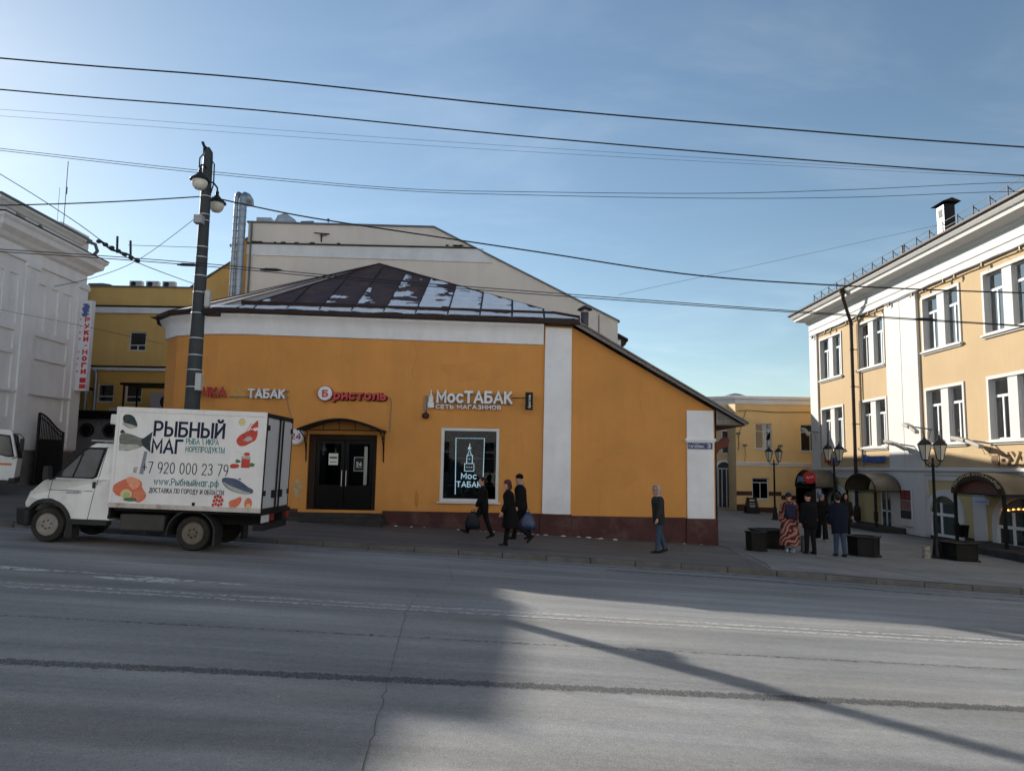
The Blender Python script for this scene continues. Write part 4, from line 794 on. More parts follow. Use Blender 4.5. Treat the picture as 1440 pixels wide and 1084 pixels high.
# ---------------------------------------------------------------- yellow building across the square
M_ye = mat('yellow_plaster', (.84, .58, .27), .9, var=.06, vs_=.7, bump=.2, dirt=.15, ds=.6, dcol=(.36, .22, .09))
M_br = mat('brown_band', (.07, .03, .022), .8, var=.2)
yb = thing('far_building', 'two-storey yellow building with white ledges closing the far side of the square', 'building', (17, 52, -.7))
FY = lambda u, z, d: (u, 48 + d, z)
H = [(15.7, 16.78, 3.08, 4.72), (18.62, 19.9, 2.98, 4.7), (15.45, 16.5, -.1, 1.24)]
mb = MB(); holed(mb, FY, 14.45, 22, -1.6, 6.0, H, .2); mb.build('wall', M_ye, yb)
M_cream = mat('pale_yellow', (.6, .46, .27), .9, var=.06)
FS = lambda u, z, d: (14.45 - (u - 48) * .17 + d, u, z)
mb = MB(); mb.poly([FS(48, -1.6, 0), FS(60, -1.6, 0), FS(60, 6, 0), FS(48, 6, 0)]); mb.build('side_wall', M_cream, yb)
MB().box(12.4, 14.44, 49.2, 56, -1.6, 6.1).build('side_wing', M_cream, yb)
mb = MB(); sweep(mb, [(12.4, 56), (12.4, 49.2), (14.45, 48), (22, 48)], [(0, 5.95), (.06, 5.95), (.1, 6.2), (.2, 6.3), (.2, 6.46), (0, 6.5)]); mb.build('cornice', M_wh, yb)
mb = MB(); pbox(mb, FY, 14.44, 22, 2.0, 2.1, -.06, 0); pbox(mb, FY, 14.44, 22, 2.14, 2.24, -.09, 0); mb.build('string_course', M_wh, yb)
mb = MB(); [pbox(mb, FY, a, b_, .12, .38, -.03, 0) for a, b_ in ((14.45, 15.44), (16.51, 17.3))]; pbox(mb, FY, 17.3, 19, -.1, .16, -.03, 0); pbox(mb, FY, 14.45, 15.0, -1.6, -.45, -.035, 0); pbox(mb, FY, 15.0, 17, -1.6, -.62, -.035, 0); mb.build('painted_band', M_br, yb)
for h in H:
    wn = simple_window(yb, FY, *h, h[3] - .5 if h[2] > 0 else h[3] - .3, (h[0] + h[1]) / 2, cur=mat('blind', (.33, .29, .22), .9, var=.2))
    mb = MB(); pbox(mb, FY, h[0] - .08, h[1] + .08, h[2] - .06, h[2], -.05, .1); mb.build('sill', M_wf, wn)
aw = MB(); mm = [(13.55, -.7), (14.4, -.7), (14.4, 1.8)] + [(13.975 + .425 * math.cos(a), 1.8 + .425 * math.sin(a)) for a in [math.pi * k / 10 for k in range(1, 10)]] + [(13.55, 1.8)]
M_dg = mat('door_dark', (.03, .035, .045), .25, var=.1)
aw.prism([(x + (x - 13.97) * .3, z + (.12 if z > 0 else 0)) for x, z in mm], 'y', 49.12, 49.199); aw.build('arch_surround', M_wh, yb)
d_ = MB().prism(mm, 'y', 49.08, 49.12).build('arched_door', M_dg, yb)
mb = MB(); [mb.box(x, x + .06, 49.05, 49.079, -.7, 1.8) for x in (13.56, 13.8, 14.1, 14.33)]; mb.box(13.56, 14.4, 49.05, 49.079, 1.75, 1.83); mb.build('door_frame', mat('grey_frame', (.4, .42, .45), .5), d_)
mb = MB(); [mb.box(*q) for q in ((13.85, 13.9, 49.1, 49.19, 2.75, 4.3), (14.3, 14.35, 49.1, 49.19, 2.75, 4.3), (13.9, 14.3, 49.1, 49.19, 4.24, 4.3), (13.9, 14.3, 49.1, 49.19, 2.75, 2.82))]; sw_ = mb.build('side_window', M_wf, yb); MB().box(13.9, 14.3, 49.15, 49.18, 2.82, 4.24).build('pane', M_dg, sw_)
mb = MB(); mb.tube([(14.6, 47.95, 5.5), (15.2, 47.95, 5.55), (17.0, 47.95, 5.45), (19.5, 47.95, 5.5)], .02, 5); mb.tube([(14.6, 47.95, 3.0), (14.65, 47.95, 4.0), (15.1, 47.95, 5.5)], .015, 5); mb.build('wall_cable', M_grime, yb)
for x, z in ((15.0, 3.3), (17.3, 3.3), (14.6, 4.05)): MB().box(x - .1, x + .1, 47.8, 47.99, z - .06, z + .06).tube([(x, 47.95, z - .05), (x + .05, 47.95, z - .7), (x - .05, 47.95, z - 1.1)], .012, 5).build('wall_fitting', M_gt, yb)
MB().lathe([(.7, 0), (.7, .12), (.3, .25), (.02, .3)], (14.9, 49.5, 6.5), 8).build('roof_turret', M_gt, yb)

# ---------------------------------------------------------------- cream three-storey building on the right
M_cr = mat('cream_plaster', (.46, .335, .19), .9, streak=.035, var=.05, vs_=.6, bump=.15, bs=60, fine=.03, dirt=.1, ds=.5, dcol=(.38, .27, .15))
M_gy = mat('pale_yellow_panel', (.5, .40, .19), .9, var=.06, vs_=.8, bump=.15, dirt=.15, ds=.7, dcol=(.35, .27, .13))
M_rw = mat('bright_white_trim', (.56, .555, .54), .8, var=.05, vs_=1.2, dirt=.1, ds=.8, dcol=(.42, .4, .38))
M_pg = glass('cream_building_glass', (.9, .93, .94), .22)
M_cur2 = mat('net_curtain', (.62, .68, .7), .95, var=.18, vs_=2.5, stretch=(1, 6, .3))
M_cur3 = mat('blue_blind', (.4, .5, .56), .9, var=.2, vs_=2, stretch=(1, 1, 9)); M_cur4 = mat('beige_curtain', (.5, .44, .35), .9, var=.25, vs_=3, stretch=(1, 6, .3))
cb = thing('corner_house', 'three-storey cream and white building with paired windows along the paved square', 'building', (24, 32, -1.2))
FR = lambda u, z, d: (18.5 + d, u, z)
COLS = [(41.35, 44.35), (36.55, 39.45), (30.25, 33.15), (25.9, 28.8), (21.4, 24.3)]
ROWS = [(7.14, 9.6), (3.02, 5.46)]
holes = [(a + .12, b_ - .12, c, d - .12) for a, b_ in COLS for c, d in ROWS]
mb = MB(); holed(mb, FR, 19, 45.6, 1.75, 10.05, holes, .24); mb.poly([(18.5, 19, -2), (32, 19, -2), (32, 19, 10.5), (18.5, 19, 10.5)]); mb.poly([(18.5, 45.6, -2), (32, 45.6, -2), (32, 45.6, 10.5), (18.5, 45.6, 10.5)]); mb.build('upper_wall', M_cr, cb)
mb = MB(); mb.poly([(18.5, 19, -2), (18.5, 45.6, -2), (18.5, 45.6, 1.75), (18.5, 19, 1.75)]); mb.build('ground_floor_wall', M_gy, cb)
MB().box(19.6, 19.7, 19, 45.5, 1.8, 10).build('inner_wall', mat('room_wall', (.12, .12, .12), .9), cb)
for a, b_ in COLS:
    for c, d in ROWS:
        mb = MB()
        for q in ((a, a + .13, c - .05, d), (b_ - .13, b_, c - .05, d), (a + .13, b_ - .13, d - .13, d)): pbox(mb, FR, *q, -.05, .02)
        um = (a + b_) / 2; pbox(mb, FR, um - .27, um + .27, c, d - .13, .0, .235)
        for k in (0, 1): pbox(mb, FR, a + .125 if k == 0 else b_ - .135, a + .135 if k == 0 else b_ - .125, c, d - .13, .01, .238)
        wn = mb.build('window', M_rw, cb, bevel=.01)
        mb = MB(); pbox(mb, FR, a - .08, b_ + .08, c - .13, c - .055, -.14, .0); pbox(mb, FR, a - .02, b_ + .02, c - .2, c - .13, -.07, .0); pbox(mb, FR, a + .13, b_ - .13, c - .05, c - .004, -.1, .3); mb.build('sill', M_rw, wn, bevel=.008)
        for s0, s1 in ((a + .14, um - .275), (um + .275, b_ - .14)):
            tz = c + (d - c) * .68; mb = MB(); h_ = .06
            for q in ((s0, s0 + h_, c, d - .13), (s1 - h_, s1, c, d - .13), (s0 + h_, s1 - h_, d - .13 - h_, d - .13), (s0 + h_, s1 - h_, c, c + h_), (s0 + h_, s1 - h_, tz - .05, tz + .05)): pbox(mb, FR, *q, .15, .22)
            sm = (s0 + s1) / 2; pbox(mb, FR, sm - .045, sm + .045, c + h_, tz - .05, .152, .218); mb.build('window_frame', M_wf, wn, bevel=.006)
            mb = MB(); pbox(mb, FR, s0 + h_, s1 - h_, c + h_, d - .13 - h_, .18, .188); mb.build('pane', M_pg, wn)
            n_ = 18; zs = (c - .02, d - .14); mb = MB(); P = [[FR(s0 + (s1 - s0) * k / n_, z,   .3 + .035 * math.sin(k * 2.3 + a)) for k in range(n_ + 1)] for z in zs]
            k0, k1 = random.choice(((0, n_), (0, n_), (0, n_ // 2), (n_ // 2, n_), (0, n_ - 4), (3, n_))); mb.add(P[0] + P[1], [(k, k + 1, n_ + 2 + k, n_ + 1 + k) for k in range(k0, k1)]); mb.build('curtain', random.choice((M_cur2, M_cur2, M_cur3, M_cur4)), wn, smooth='all')
# pilasters, ledge, frieze, cornice
for a, b_ in ((33.45, 36.3), (44.6, 45.7)):
    mb = MB()
    if a < 40: pbox(mb, FR, a, a + 1.41, 1.9, 9.97, -.12, .0); pbox(mb, FR, a + 1.44, b_, 1.9, 9.97, -.12, .0)
    else: pbox(mb, FR, a, b_, 1.9, 9.97, -.1, .0)
    mb.build('pilaster', M_rw, cb, bevel=.01)
    mb = MB(); pbox(mb, FR, a - .1, b_ + .05, -1.1, 1.7, -.13, .0); mb.build('pier', M_rw, cb, bevel=.01)
for a, b_ in ((33.15, 33.3), (29.2, 30.0), (23, 24.8), (40.2, 40.6)):
    mb = MB(); pbox(mb, FR, a, b_, -1.1, 1.65, -.06, .0); mb.build('pier', M_rw, cb, bevel=.008)
cpth = [(32, 45.6), (18.5, 45.6), (18.5, 19), (32, 19)][::-1]
cpth = [(18.5, 45.6), (18.5, 19)]
mb = MB(); sweep(mb, cpth, [(0, 1.62), (.08, 1.62), (.1, 1.75), (.18, 1.8), (.18, 1.9), (0, 1.95)]); mb.build('string_course', M_rw, cb)
mb = MB(); sweep(mb, cpth, [(0, 1.38), (.05, 1.4), (.05, 1.6), (0, 1.61)]); mb.build('string_course', M_rw, cb)
mb = MB(); sweep(mb, cpth, [(0, 9.98), (.13, 9.98), (.13, 10.28), (.17, 10.3), (.17, 10.36), (.14, 10.37), (.14, 10.75), (0, 10.75)]); mb.build('frieze', M_rw, cb)
mb = MB(); sweep(mb, [(24, 45.6), (18.5, 45.6), (18.5, 19)][::1], [(0, 10.7), (.2, 10.76), (.25, 10.9), (.75, 11.02), (.78, 11.18), (.86, 11.2), (.95, 11.32), (.95, 11.38), (0, 11.4)]); mb.build('cornice', M_rw, cb)
mb = MB(); sweep(mb, [(24, 45.6), (18.5, 45.6), (18.5, 19)], [(0, 11.39), (1.03, 11.385), (1.05, 11.42), (1.05, 11.5), (.9, 11.52), (0, 11.75)]); rf_ = mb.build('roof_edge', M_rf, cb)
MB().poly([(17.6, 19, 11.53), (17.6, 46.4, 11.53), (24, 45, 13.2), (24, 19, 13.2)]).build('roof', M_rf, cb)
mb = MB(); pbox(mb, FR, 19, 45.65, -1.6, -.85, -.05, .0); mb.build('plinth', M_conc, cb)
# roof railing
M_rail = mat('rail_steel', (.03, .037, .05), .5, var=.1)
rr_ = thing('roof_railing', 'dark steel safety railing with braced posts along the cream building roof edge', 'railing', (17.9, 35, 11.5))
for k in range(24):
    y = 43.4 - 1.02 * k; MB().box(17.83, 17.87, y - .018, y + .018, 11.5, 12.12).build('post', M_rail, rr_)
    MB().tube([(17.85, y, 12.05), (18.15, y - .25, 11.62)], .022, 4, sq=1).build('brace', M_rail, rr_)
for z in (12.1, 11.83): MB().box(17.84, 17.86, 19.8, 43.5, z - .012, z + .012).build('rail', M_rail, rr_)
ch = thing('chimney', 'square metal-clad chimney with flat cap on the cream building roof', 'chimney', (19.2, 31.6, 11.6))
MB().box(18.8, 19.25, 31.55, 32.15, 11.5, 13.45).build('shaft', mat('dark_cladding', (.03, .029, .03), .6, var=.2), ch, bevel=.015)
MB().box(18.775, 18.8, 31.58, 32.12, 11.9, 13.42).build('side_sheet', mat('zinc'), ch); MB().box(18.76, 18.775, 31.68, 32.0, 12.9, 13.25).build('louvre', M_blk, ch)
mb = MB(); mb.prism([(18.62, 13.5), (19.43, 13.5), (19.03, 13.66)], 'y', 31.35, 32.35); mb.build('cap', M_rf, ch)
rp = thing('roof_pipe', 'short dark pipe stub rising behind the roof railing', 'pipe', (18.3, 34.2, 11.6)); MB().tube([(18.3, 34.2, 11.5), (18.3, 34.2, 12.35)], .06, 10).build('pipe', M_gt, rp); MB().lathe([(.09, 0), (.09, .05)], (18.3, 34.2, 12.3), 10).build('cap', M_gt, rp)
dp = thing('drainpipe', 'dark brown drainpipe running down the cream facade from the eave', 'drainpipe', (18.25, 39.6, -.9))
M_dp = mat('dark_pipe', (.04, .028, .024), .5, var=.2)
mb = MB(); mb.lathe([(.09, -.3), (.1, -.12), (.2, .1), (.21, .16)], (17.55, 38.95, 11.2), 12); mb.build('hopper', M_dp, dp, smooth=True)
MB().tube([(17.55, 38.95, 11.0), (17.6, 39.0, 10.85), (18.1, 39.5, 10.0), (18.22, 39.6, 9.75), (18.24, 39.6, 9.4), (18.24, 39.6, -.55)], .09, 12).build('pipe', M_dp, dp, smooth=True)
for z in (8.2, 6.2, 4.2, 2.3, .6): MB().tube([(18.24, 39.6, z), (18.24, 39.6, z + .08)], .108, 12).box(18.3, 18.5, 39.57, 39.63, z + .02, z + .06).build('clamp', M_dp, dp)
MB().lathe([(.1, 0), (.17, .1), (.17, .7), (.12, .8)], (18.24, 39.6, -.85), 12).build('boot', M_dp, dp, smooth=True)
dp2 = thing('conduit_pipe', 'thin tan conduit beside the dark drainpipe', 'pipe', (18.4, 39.2, 2)); MB().tube([(18.4, 39.15, 9.8), (18.4, 39.15, 2.0)], .05, 8).build('pipe', mat('tan_pipe', (.35, .26, .17), .7), dp2)
fc = thing('facade_cable', 'tan cable conduit with little spotlights under the cream frieze', 'cable', (18.3, 33, 9.8))
M_tan = mat('brass_fitting', (.17, .13, .07), .5, metal=.3)
MB().tube([(18.3, y, 9.93 + .015 * math.sin(y * 3)) for y in [45.2 - .5 * k for k in range(50)]], .03, 6).build('conduit', M_gt, fc)
for y in (44.9, 43.0, 42.2, 40.2, 39.0, 37.7, 36.9, 35.6, 33.5, 32.6, 31.0, 30.2, 28.4, 26.2, 25.6): MB().box(18.24, 18.34, y - .03, y + .03, 9.76, 9.9).tube([(18.27, y + .03, 9.8), (18.23, y + .12, 9.72)], .03, 8).build('spotlight', M_tan, fc)
def flood(y, z, name_l, L=1.6, dy=-1):
    t_ = thing('floodlight', name_l, 'floodlight', (18.4, y, z))
    MB().tube([(18.5, y - .3, z - .1), (17.9, y, z + .02), (17.75, y, z)], .03, 8).build('arm', M_gt, t_)
    MB().hexa([(17.6, y + L * .1, z - .05), (17.9, y + L * .1, z - .05), (17.9, y + L * .62, z + .1), (17.6, y + L * .62, z + .1)], [(17.6, y + L * .1, z + .09), (17.9, y + L * .1, z + .09), (17.9, y + L * .62, z + .24), (17.6, y + L * .62, z + .24)]).build('lamp_head', mat('flood_grey', (.3, .28, .25), .5), t_, bevel=.02)
    MB().hexa([(17.65, y - L * .45, z - .3), (17.85, y - L * .45, z - .3), (17.85, y + L * .08, z - .04), (17.65, y + L * .08, z - .04)], [(17.65, y - L * .45, z - .16), (17.85, y - L * .45, z - .16), (17.85, y + L * .08, z + .08), (17.65, y + L * .08, z + .08)]).build('driver_box', mat('flood_grey'), t_, bevel=.02)
    mb = MB(); mb.tube([(18.3, y + .2, z - .1), (18.4, y + .1, z - .5), (18.45, y - .1, z - .45), (18.47, y - .2, z - .12)], .01, 5); mb.build('cable', M_blk, t_)
flood(34.3, 2.98, 'grey floodlight on the white pilaster above the info board'); flood(33.0, 3.7, 'small grey floodlight high at the edge of the white pilaster', .9); flood(28.9, 2.95, 'long grey floodlight above the bakery canopy'); flood(44.9, 4.1, 'grey floodlight at the far corner pilaster', .8)
# ground-floor doors and windows
def arched(name, u0, u1, z0, z1, m_in, mull):
    um, rx = (u0 + u1) / 2, (u1 - u0) / 2; zs_ = z1 - rx * .75
    def out(k): return [(u0 - k, z0), (u0 - k, zs_)] + [(um - (rx + k) * math.cos(math.pi * j / 12), zs_ + (rx * .75 + k) * math.sin(math.pi * j / 12)) for j in range(1, 12)] + [(u1 + k, zs_), (u1 + k, z0)]
    o_, i_ = out(.28), out(0); n = len(o_); mb = MB()
    V = [(18.38, *p) for p in o_] + [(18.38, *p) for p in i_] + [(18.5, *p) for p in o_] + [(18.5, *p) for p in i_]
    F = []
    for k in range(n - 1): F += [(k, k + 1, n + k + 1, n + k), (k, 2 * n + k, 2 * n + k + 1, k + 1), (n + k, n + k + 1, 3 * n + k + 1, 3 * n + k)]
    mb.add(V, F); fr_ = mb.build(name, M_rw, cb)
    MB().prism(i_, 'x', 18.47, 18.49).build('pane', m_in, fr_)
    mb = MB(); h_ = .06
    for a in mull: mb.box(18.426, 18.47, a - h_, a + h_, z0, zs_ + rx * .6 * (1 - abs(a - um) / rx))
    mb.box(18.42, 18.469, u0, u1, zs_ - .07, zs_ + .05); mb.box(18.421, 18.468, u0, u1, z0, z0 + .12); mb.box(18.423, 18.467, u0, u0 + .09, z0, zs_); mb.box(18.423, 18.467, u1 - .09, u1, z0, zs_)
    mb.build('frame', M_wf, fr_, bevel=.006)
    return fr_
M_dgl = mat('dark_green_glass', (.025, .05, .05), .06, var=.2, vs_=.8, spec=.8)
aw_ = arched('arched_window', 30.9, 33.0, -.98, .75, M_dgl, (32.2,))
mb = MB(); [mb.box(18.455, 18.468, 32.62 + .02 * (k % 2), 32.66 + .02 * (k % 2), -.75 + .14 * k, -.69 + .14 * k) for k in range(9)]; mb.build('window_stickers', M_pap, aw_)
ad_ = arched('arched_door', 25.6, 28.5, -.98, .85, M_dgl, (26.5, 27.6))
M_warm = mat('warm_bulb', (1, .35, .08), .5, var=0, emit=4)
for k in range(9): y = 25.9 + .28 * k; MB().ell((18.43, y, .34 + .12 * math.sin(math.pi * k / 8)), .025, .04, .03, 8, 6).build('string_bulb', M_warm, ad_)
arched('arched_window', 41.5, 43.4, -.98, .7, M_dgl, (42.45,))
dr = MB(); FRd = FR
for q in ((36.35, 36.43, -.95, .95), (37.35, 37.43, -.95, .95), (36.85, 36.93, -.95, .95), (36.43, 37.35, .87, .95), (36.43, 37.35, -.2, -.12), (36.43, 37.35, -.95, -.87)): pbox(dr, FR, *q, -.06, -.01)
dr = dr.build('glazed_door', M_wf, cb, bevel=.004); mb = MB(); pbox(mb, FR, 36.43, 37.35, -.87, .87, -.03, -.02); mb.build('pane', M_dgl, dr)
ib = thing('info_board', 'upright advertising board in maroon and dark panels on the white pier', 'board', (18.3, 34.8, -.6))
mb = MB(); pbox(mb, FR, 34.3, 35.35, -.75, .95, -.2, -.14); mb.build('backing', M_rw, ib, bevel=.01)
for z0, z1, m_ in ((.45, .9, mat('maroon_print', (.1, .015, .02), .5)), (.0, .43, mat('rose_print', (.2, .1, .1), .5, var=.4, vs_=6)), (-.4, -.02, mat('dark_print', (.03, .03, .035), .5))):
    mb = MB(); pbox(mb, FR, 34.38, 35.27, z0, z1, -.215, -.201); mb.build('printed_panel', m_, ib)
mb = MB(); 
for q in ((34.95, 35.15, .8, .84), (34.95, 35.0, .55, .8), (34.95, 35.15, .53, .57), (34.5, 34.75, .72, .8), (34.5, 34.75, .56, .64)): pbox(mb, FR, *q, -.22, -.216)
mb.build('printed_lines', mat('red_print', (.4, .04, .05), .5), ib)
# terrace step strips in front of the doors
MB().box(17.0, 18.44, 35.0, 38.6, -1.5, -.86).build('door_step', M_conc, cb, bevel=.02); MB().box(16.6, 18.43, 24, 29.3, -1.5, -.87).build('door_step', M_conc, cb, bevel=.02)
# signs on the cream facade
bs_ = thing('blue_sign', 'blue script letters above the middle arched canopy', 'sign', (18.4, 37.9, 2.2)); text('Импладент', 'lettering', mat('letter_blue', (.03, .12, .4), .4), bs_, (18.42, 39.0, 2.18), 2.3, .42, face=SIDE, depth=.1, bold=.02, shear=.2)
rs_ = thing('red_blue_sign', 'narrow red and blue box sign behind the square lamp', 'sign', (18.4, 43, 2.2))
mb = MB(); pbox(mb, FR, 42.95, 43.9, 2.2, 2.5, -.1, -.01); mb.build('red_panel', M_dred, rs_); mb = MB(); pbox(mb, FR, 42.1, 42.94, 2.2, 2.5, -.1, -.01); mb.build('blue_panel', mat('panel_blue', (.05, .1, .3), .5), rs_)
bl_ = thing('bakery_sign', 'dark brown bakery sign letters with round emblem on cream wall', 'sign', (18.4, 27, 2)); M_brl = mat('letter_brown', (.07, .035, .018), .5); M_ltan = mat('letter_tan', (.36, .26, .15), .5)
MB().tube([(18.35, 28.35, 2.28), (18.49, 28.35, 2.28)], .24, 24).build('emblem_disc', mat('emblem_tan', (.35, .2, .09), .5), bl_)
mb = MB(); [mb.box(18.33, 18.349, 28.18, 28.52, z, z + .035) for z in (2.15, 2.22, 2.29, 2.36)]; mb.build('emblem_lines', M_brl, bl_)
text('БУЛКА', 'lettering', M_ltan, bl_, (18.4, 27.95, 2.06), 2.9, .46, face=SIDE, depth=.12, bold=.02)
MB().box(18.46, 18.49, 25, 28.05, 2.02, 2.05).build('mounting_rail', M_brl, bl_)
np_ = thing('wall_notice', 'small pale blue notice plate on the yellow panel beside the bakery door', 'sign', (18.45, 29.7, .6)); mb = MB(); pbox(mb, FR, 28.95, 29.9, .52, .72, -.09, -.065); mb.build('plate', mat('pale_blue_plate', (.45, .5, .62), .5), np_); mb = MB(); pbox(mb, FR, 29.05, 29.8, .6, .63, -.093, -.09); mb.build('printed_line', mat('print_blue'), np_)

# ---------------------------------------------------------------- arched canopies over the doors
M_poly = mat('dusty_polycarbonate', (.11, .09, .062), .4, var=.3, vs_=2, dirt=.3, ds=1.5, dcol=(.2, .18, .15))
M_fr = mat('green_black_frame', (.007, .009, .008), .45, var=.2)
def canopy(u0, u1, label, zs_=.83, zt=1.68, xf=17.1, posts=True):
    t_ = thing('door_canopy', label, 'canopy', (17.6, (u0 + u1) / 2, -.9)); um, rx = (u0 + u1) / 2, (u1 - u0) / 2
    A = [(um - rx * math.cos(math.pi * k / 18), zs_ + (zt - zs_) * math.sin(math.pi * k / 18)) for k in range(19)]
    MB().prism(A + [(y, z - .02) for y, z in A[::-1]], 'x', xf, 18.32).build('roof_sheet', M_poly, t_, smooth=True)
    for x in (xf + .01, 18.28): MB().tube([(x, y, z - .03) for y, z in A], .03, 6).tube([(x, u0, zs_), (x, u1, zs_)], .025, 6).build('arch_rib', M_fr, t_)
    for y in (u0, u1): MB().tube([(xf, y, zs_), (18.3, y, zs_)], .025, 6).build('side_rail', M_fr, t_)
    mb = MB(); n = int((u1 - u0) / .14)
    for k in range(n): y = u0 + .07 + (u1 - u0 - .1) * k / n; mb.tube([(xf, y + .055 * math.cos(a), zs_ - .07 + .05 * math.sin(a)) for a in [2 * math.pi * j / 8 for j in range(9)]], .009, 4)
    mb.build('fringe', M_fr, t_)
    if posts:
        for y in (u0 + .12, u1 - .12):
            gz0 = GP(xf + .05, y); MB().box(xf, xf + .1, y - .05, y + .05, gz0 - .05, zs_).box(xf - .03, xf + .13, y - .08, y + .08, gz0 - .05, gz0 + .12).box(xf - .025, xf + .125, y - .075, y + .075, gz0 + .5, gz0 + .95).build('post', M_fr, t_, bevel=.008)
    return t_, A
c3, A3 = canopy(26.0, 29.1, 'brown arched canopy with bakery lettering on the cream building', .98, 1.75)
um = 27.55; rx = 1.55
MB().prism([(um - (rx) * math.cos(math.pi * k / 18), .98 + .77 * math.sin(math.pi * k / 18)) for k in range(19)] + [(um + (rx - .28) * math.cos(math.pi * k / 18), .9 + .58 * math.sin(math.pi * k / 18)) for k in range(19)], 'x', 17.06, 17.09).build('sign_band', mat('sign_brown', (.03, .018, .012), .5), c3)
MB().prism([(um - (rx - .3) * math.cos(math.pi * k / 18), .93 + .52 * math.sin(math.pi * k / 18)) for k in range(19)], 'x', 17.2, 17.22).build('tympanum', mat('tympanum_brown', (.09, .03, .018), .6, var=.3), c3)
def bend(a, b_):
    L_ = 3.3; th = math.pi * (.1 + .8 * a / L_); rr = 1 + (b_ - .09) * .62 - .10
    return (um_a - (rx * rr) * math.cos(th), .77 * rr * math.sin(th) + .0)
um_a = 1.55
text('ПЕКАРНЯ КУЛИНАРИЯ', 'lettering', mat('letter_gold', (.5, .42, .25), .5), c3, (17.055, 29.1, .98), 3.3, .2, face=SIDE, depth=.012, bold=.01, arc=bend)
canopy(35.2, 38.4, 'dusty arched canopy over the glazed door of the cream building', .82, 1.66)
c1, A1 = canopy(42.1, 45.1, 'far arched canopy with black front near the corner of the cream building', .82, 1.8, posts=True)
MB().prism([(42.15, -1.0), (42.15, .82)] + [(43.6 + 1.45 * math.cos(math.pi * k / 14), .82 + .93 * math.sin(math.pi * k / 14)) for k in range(1, 14)] + [(45.05, .82), (45.05, -1.0)], 'x', 17.15, 17.2).build('black_front', M_blk, c1)
MB().box(17.2, 18.3, 45.05, 45.1, -1, .82).build('side_panel', M_blk, c1)
text('рисо', 'lettering', mat('letter_sky', (.25, .4, .6), .5), c1, (17.14, 44.8, 1.0), 1.5, .42, face=SIDE, depth=.02, bold=.01, shear=.2)
rsn = thing('round_sign', 'round red sign with white script hanging at the far canopy corner', 'sign', (16.9, 42.6, 1.2))
MB().tube([(16.85, 42.2, 1.35), (16.85, 42.32, 1.35)], .33, 32).build('disc', mat('bright_red', (.5, .012, .02), .4), rsn); MB().tube([(16.85, 42.26, 1.35), (17.15, 42.26, 1.35)], .02, 6).build('bracket', M_blk, rsn)
mb = MB(); mb.tube([(16.65 + .04 * k, 42.19, 1.33 + .06 * math.sin(k * 1.7) + .008 * k) for k in range(11)], .018, 5); mb.build('script', M_lw, rsn)
sdp = thing('price_notice', 'white upright notice panel beside the black canopy front', 'board', (17.1, 41.9, -.6)); MB().box(17.1, 17.16, 41.5, 42.05, -.75, .75).build('panel', mat('notice_white', (.5, .54, .62), .6), sdp); MB().box(17.095, 17.1, 41.65, 41.9, .25, .55).build('printed_block', mat('rose_print'), sdp)

# ---------------------------------------------------------------- twin lamps on the square
def make_lamp():
    t_ = thing('street_lamp', 'x', 'street lamp')
    M_lp = mat('lamp_black', (.01, .011, .011), .4, var=.2)
    MB().lathe([(.2, 0), (.2, .04), (.15, .08), (.13, .2), (.09, .55), (.075, .62), (.085, .66), (.06, .7)], (0, 0, 0), 12).build('base', M_lp, t_, smooth=True, local=True)
    MB().lathe([(.055, .7), (.05, 1.6), (.042, 2.9), (.06, 2.93), (.06, 2.98), (.035, 3.02), (.03, 3.1), (.05, 3.13), (.01, 3.2)], (0, 0, 0), 12).build('pole', M_lp, t_, smooth=True, local=True)
    mb = MB()
    for s in (-1, 1): mb.tube([(0, 0, 2.95), (s * .12, 0, 2.9), (s * .24, 0, 2.98), (s * .27, 0, 3.08)], .02, 6); mb.tube([(s * .04, 0, 2.98), (s * .1, 0, 3.06), (s * .17, 0, 3.02), (s * .14, 0, 2.95)], .012, 5)
    mb.build('arms', M_lp, t_, smooth=True, local=True)
    M_lg = mat('lantern_glass', (.52, .5, .44), .25, var=.1, vs_=4)
    for s in (-1, 1):
        c = (s * .27, 0, 3.08)
        l_ = MB().lathe([(.06, 0), (.1, .03), (.1, .05)], c, 6).lathe([(.23, .52), (.235, .545), (.13, .66), (.05, .72), (.03, .76), (.012, .85), (.002, .9)], c, 6)
        for k in range(6): a = 2 * math.pi * k / 6; l_.tube([(c[0] + .098 * math.cos(a), .098 * math.sin(a), c[2] + .05), (c[0] + .215 * math.cos(a), .215 * math.sin(a), c[2] + .53)], .012, 4)
        l_ = l_.build('lantern', M_lp, t_, local=True); MB().lathe([(.088, .05), (.2, .52)], c, 6).build('glass', M_lg, l_, local=True)
    return t_
L0 = make_lamp(); gl_ = 'twin lanterns on the square'
for i, (x, y, rz, lb) in enumerate(((13.65, 24.2, .15, 'black twin-lantern lamp post beside the planter and small metal drum'), (13.9, 32.2, .2, 'black twin-lantern lamp post between the first two canopies'), (14.1, 40.1, .1, 'black twin-lantern lamp post in front of the yellow building'))):
    o = L0 if i == 0 else copy_tree(L0); place(o, (x, y, GP(x, y)), rz, lb, gl_)

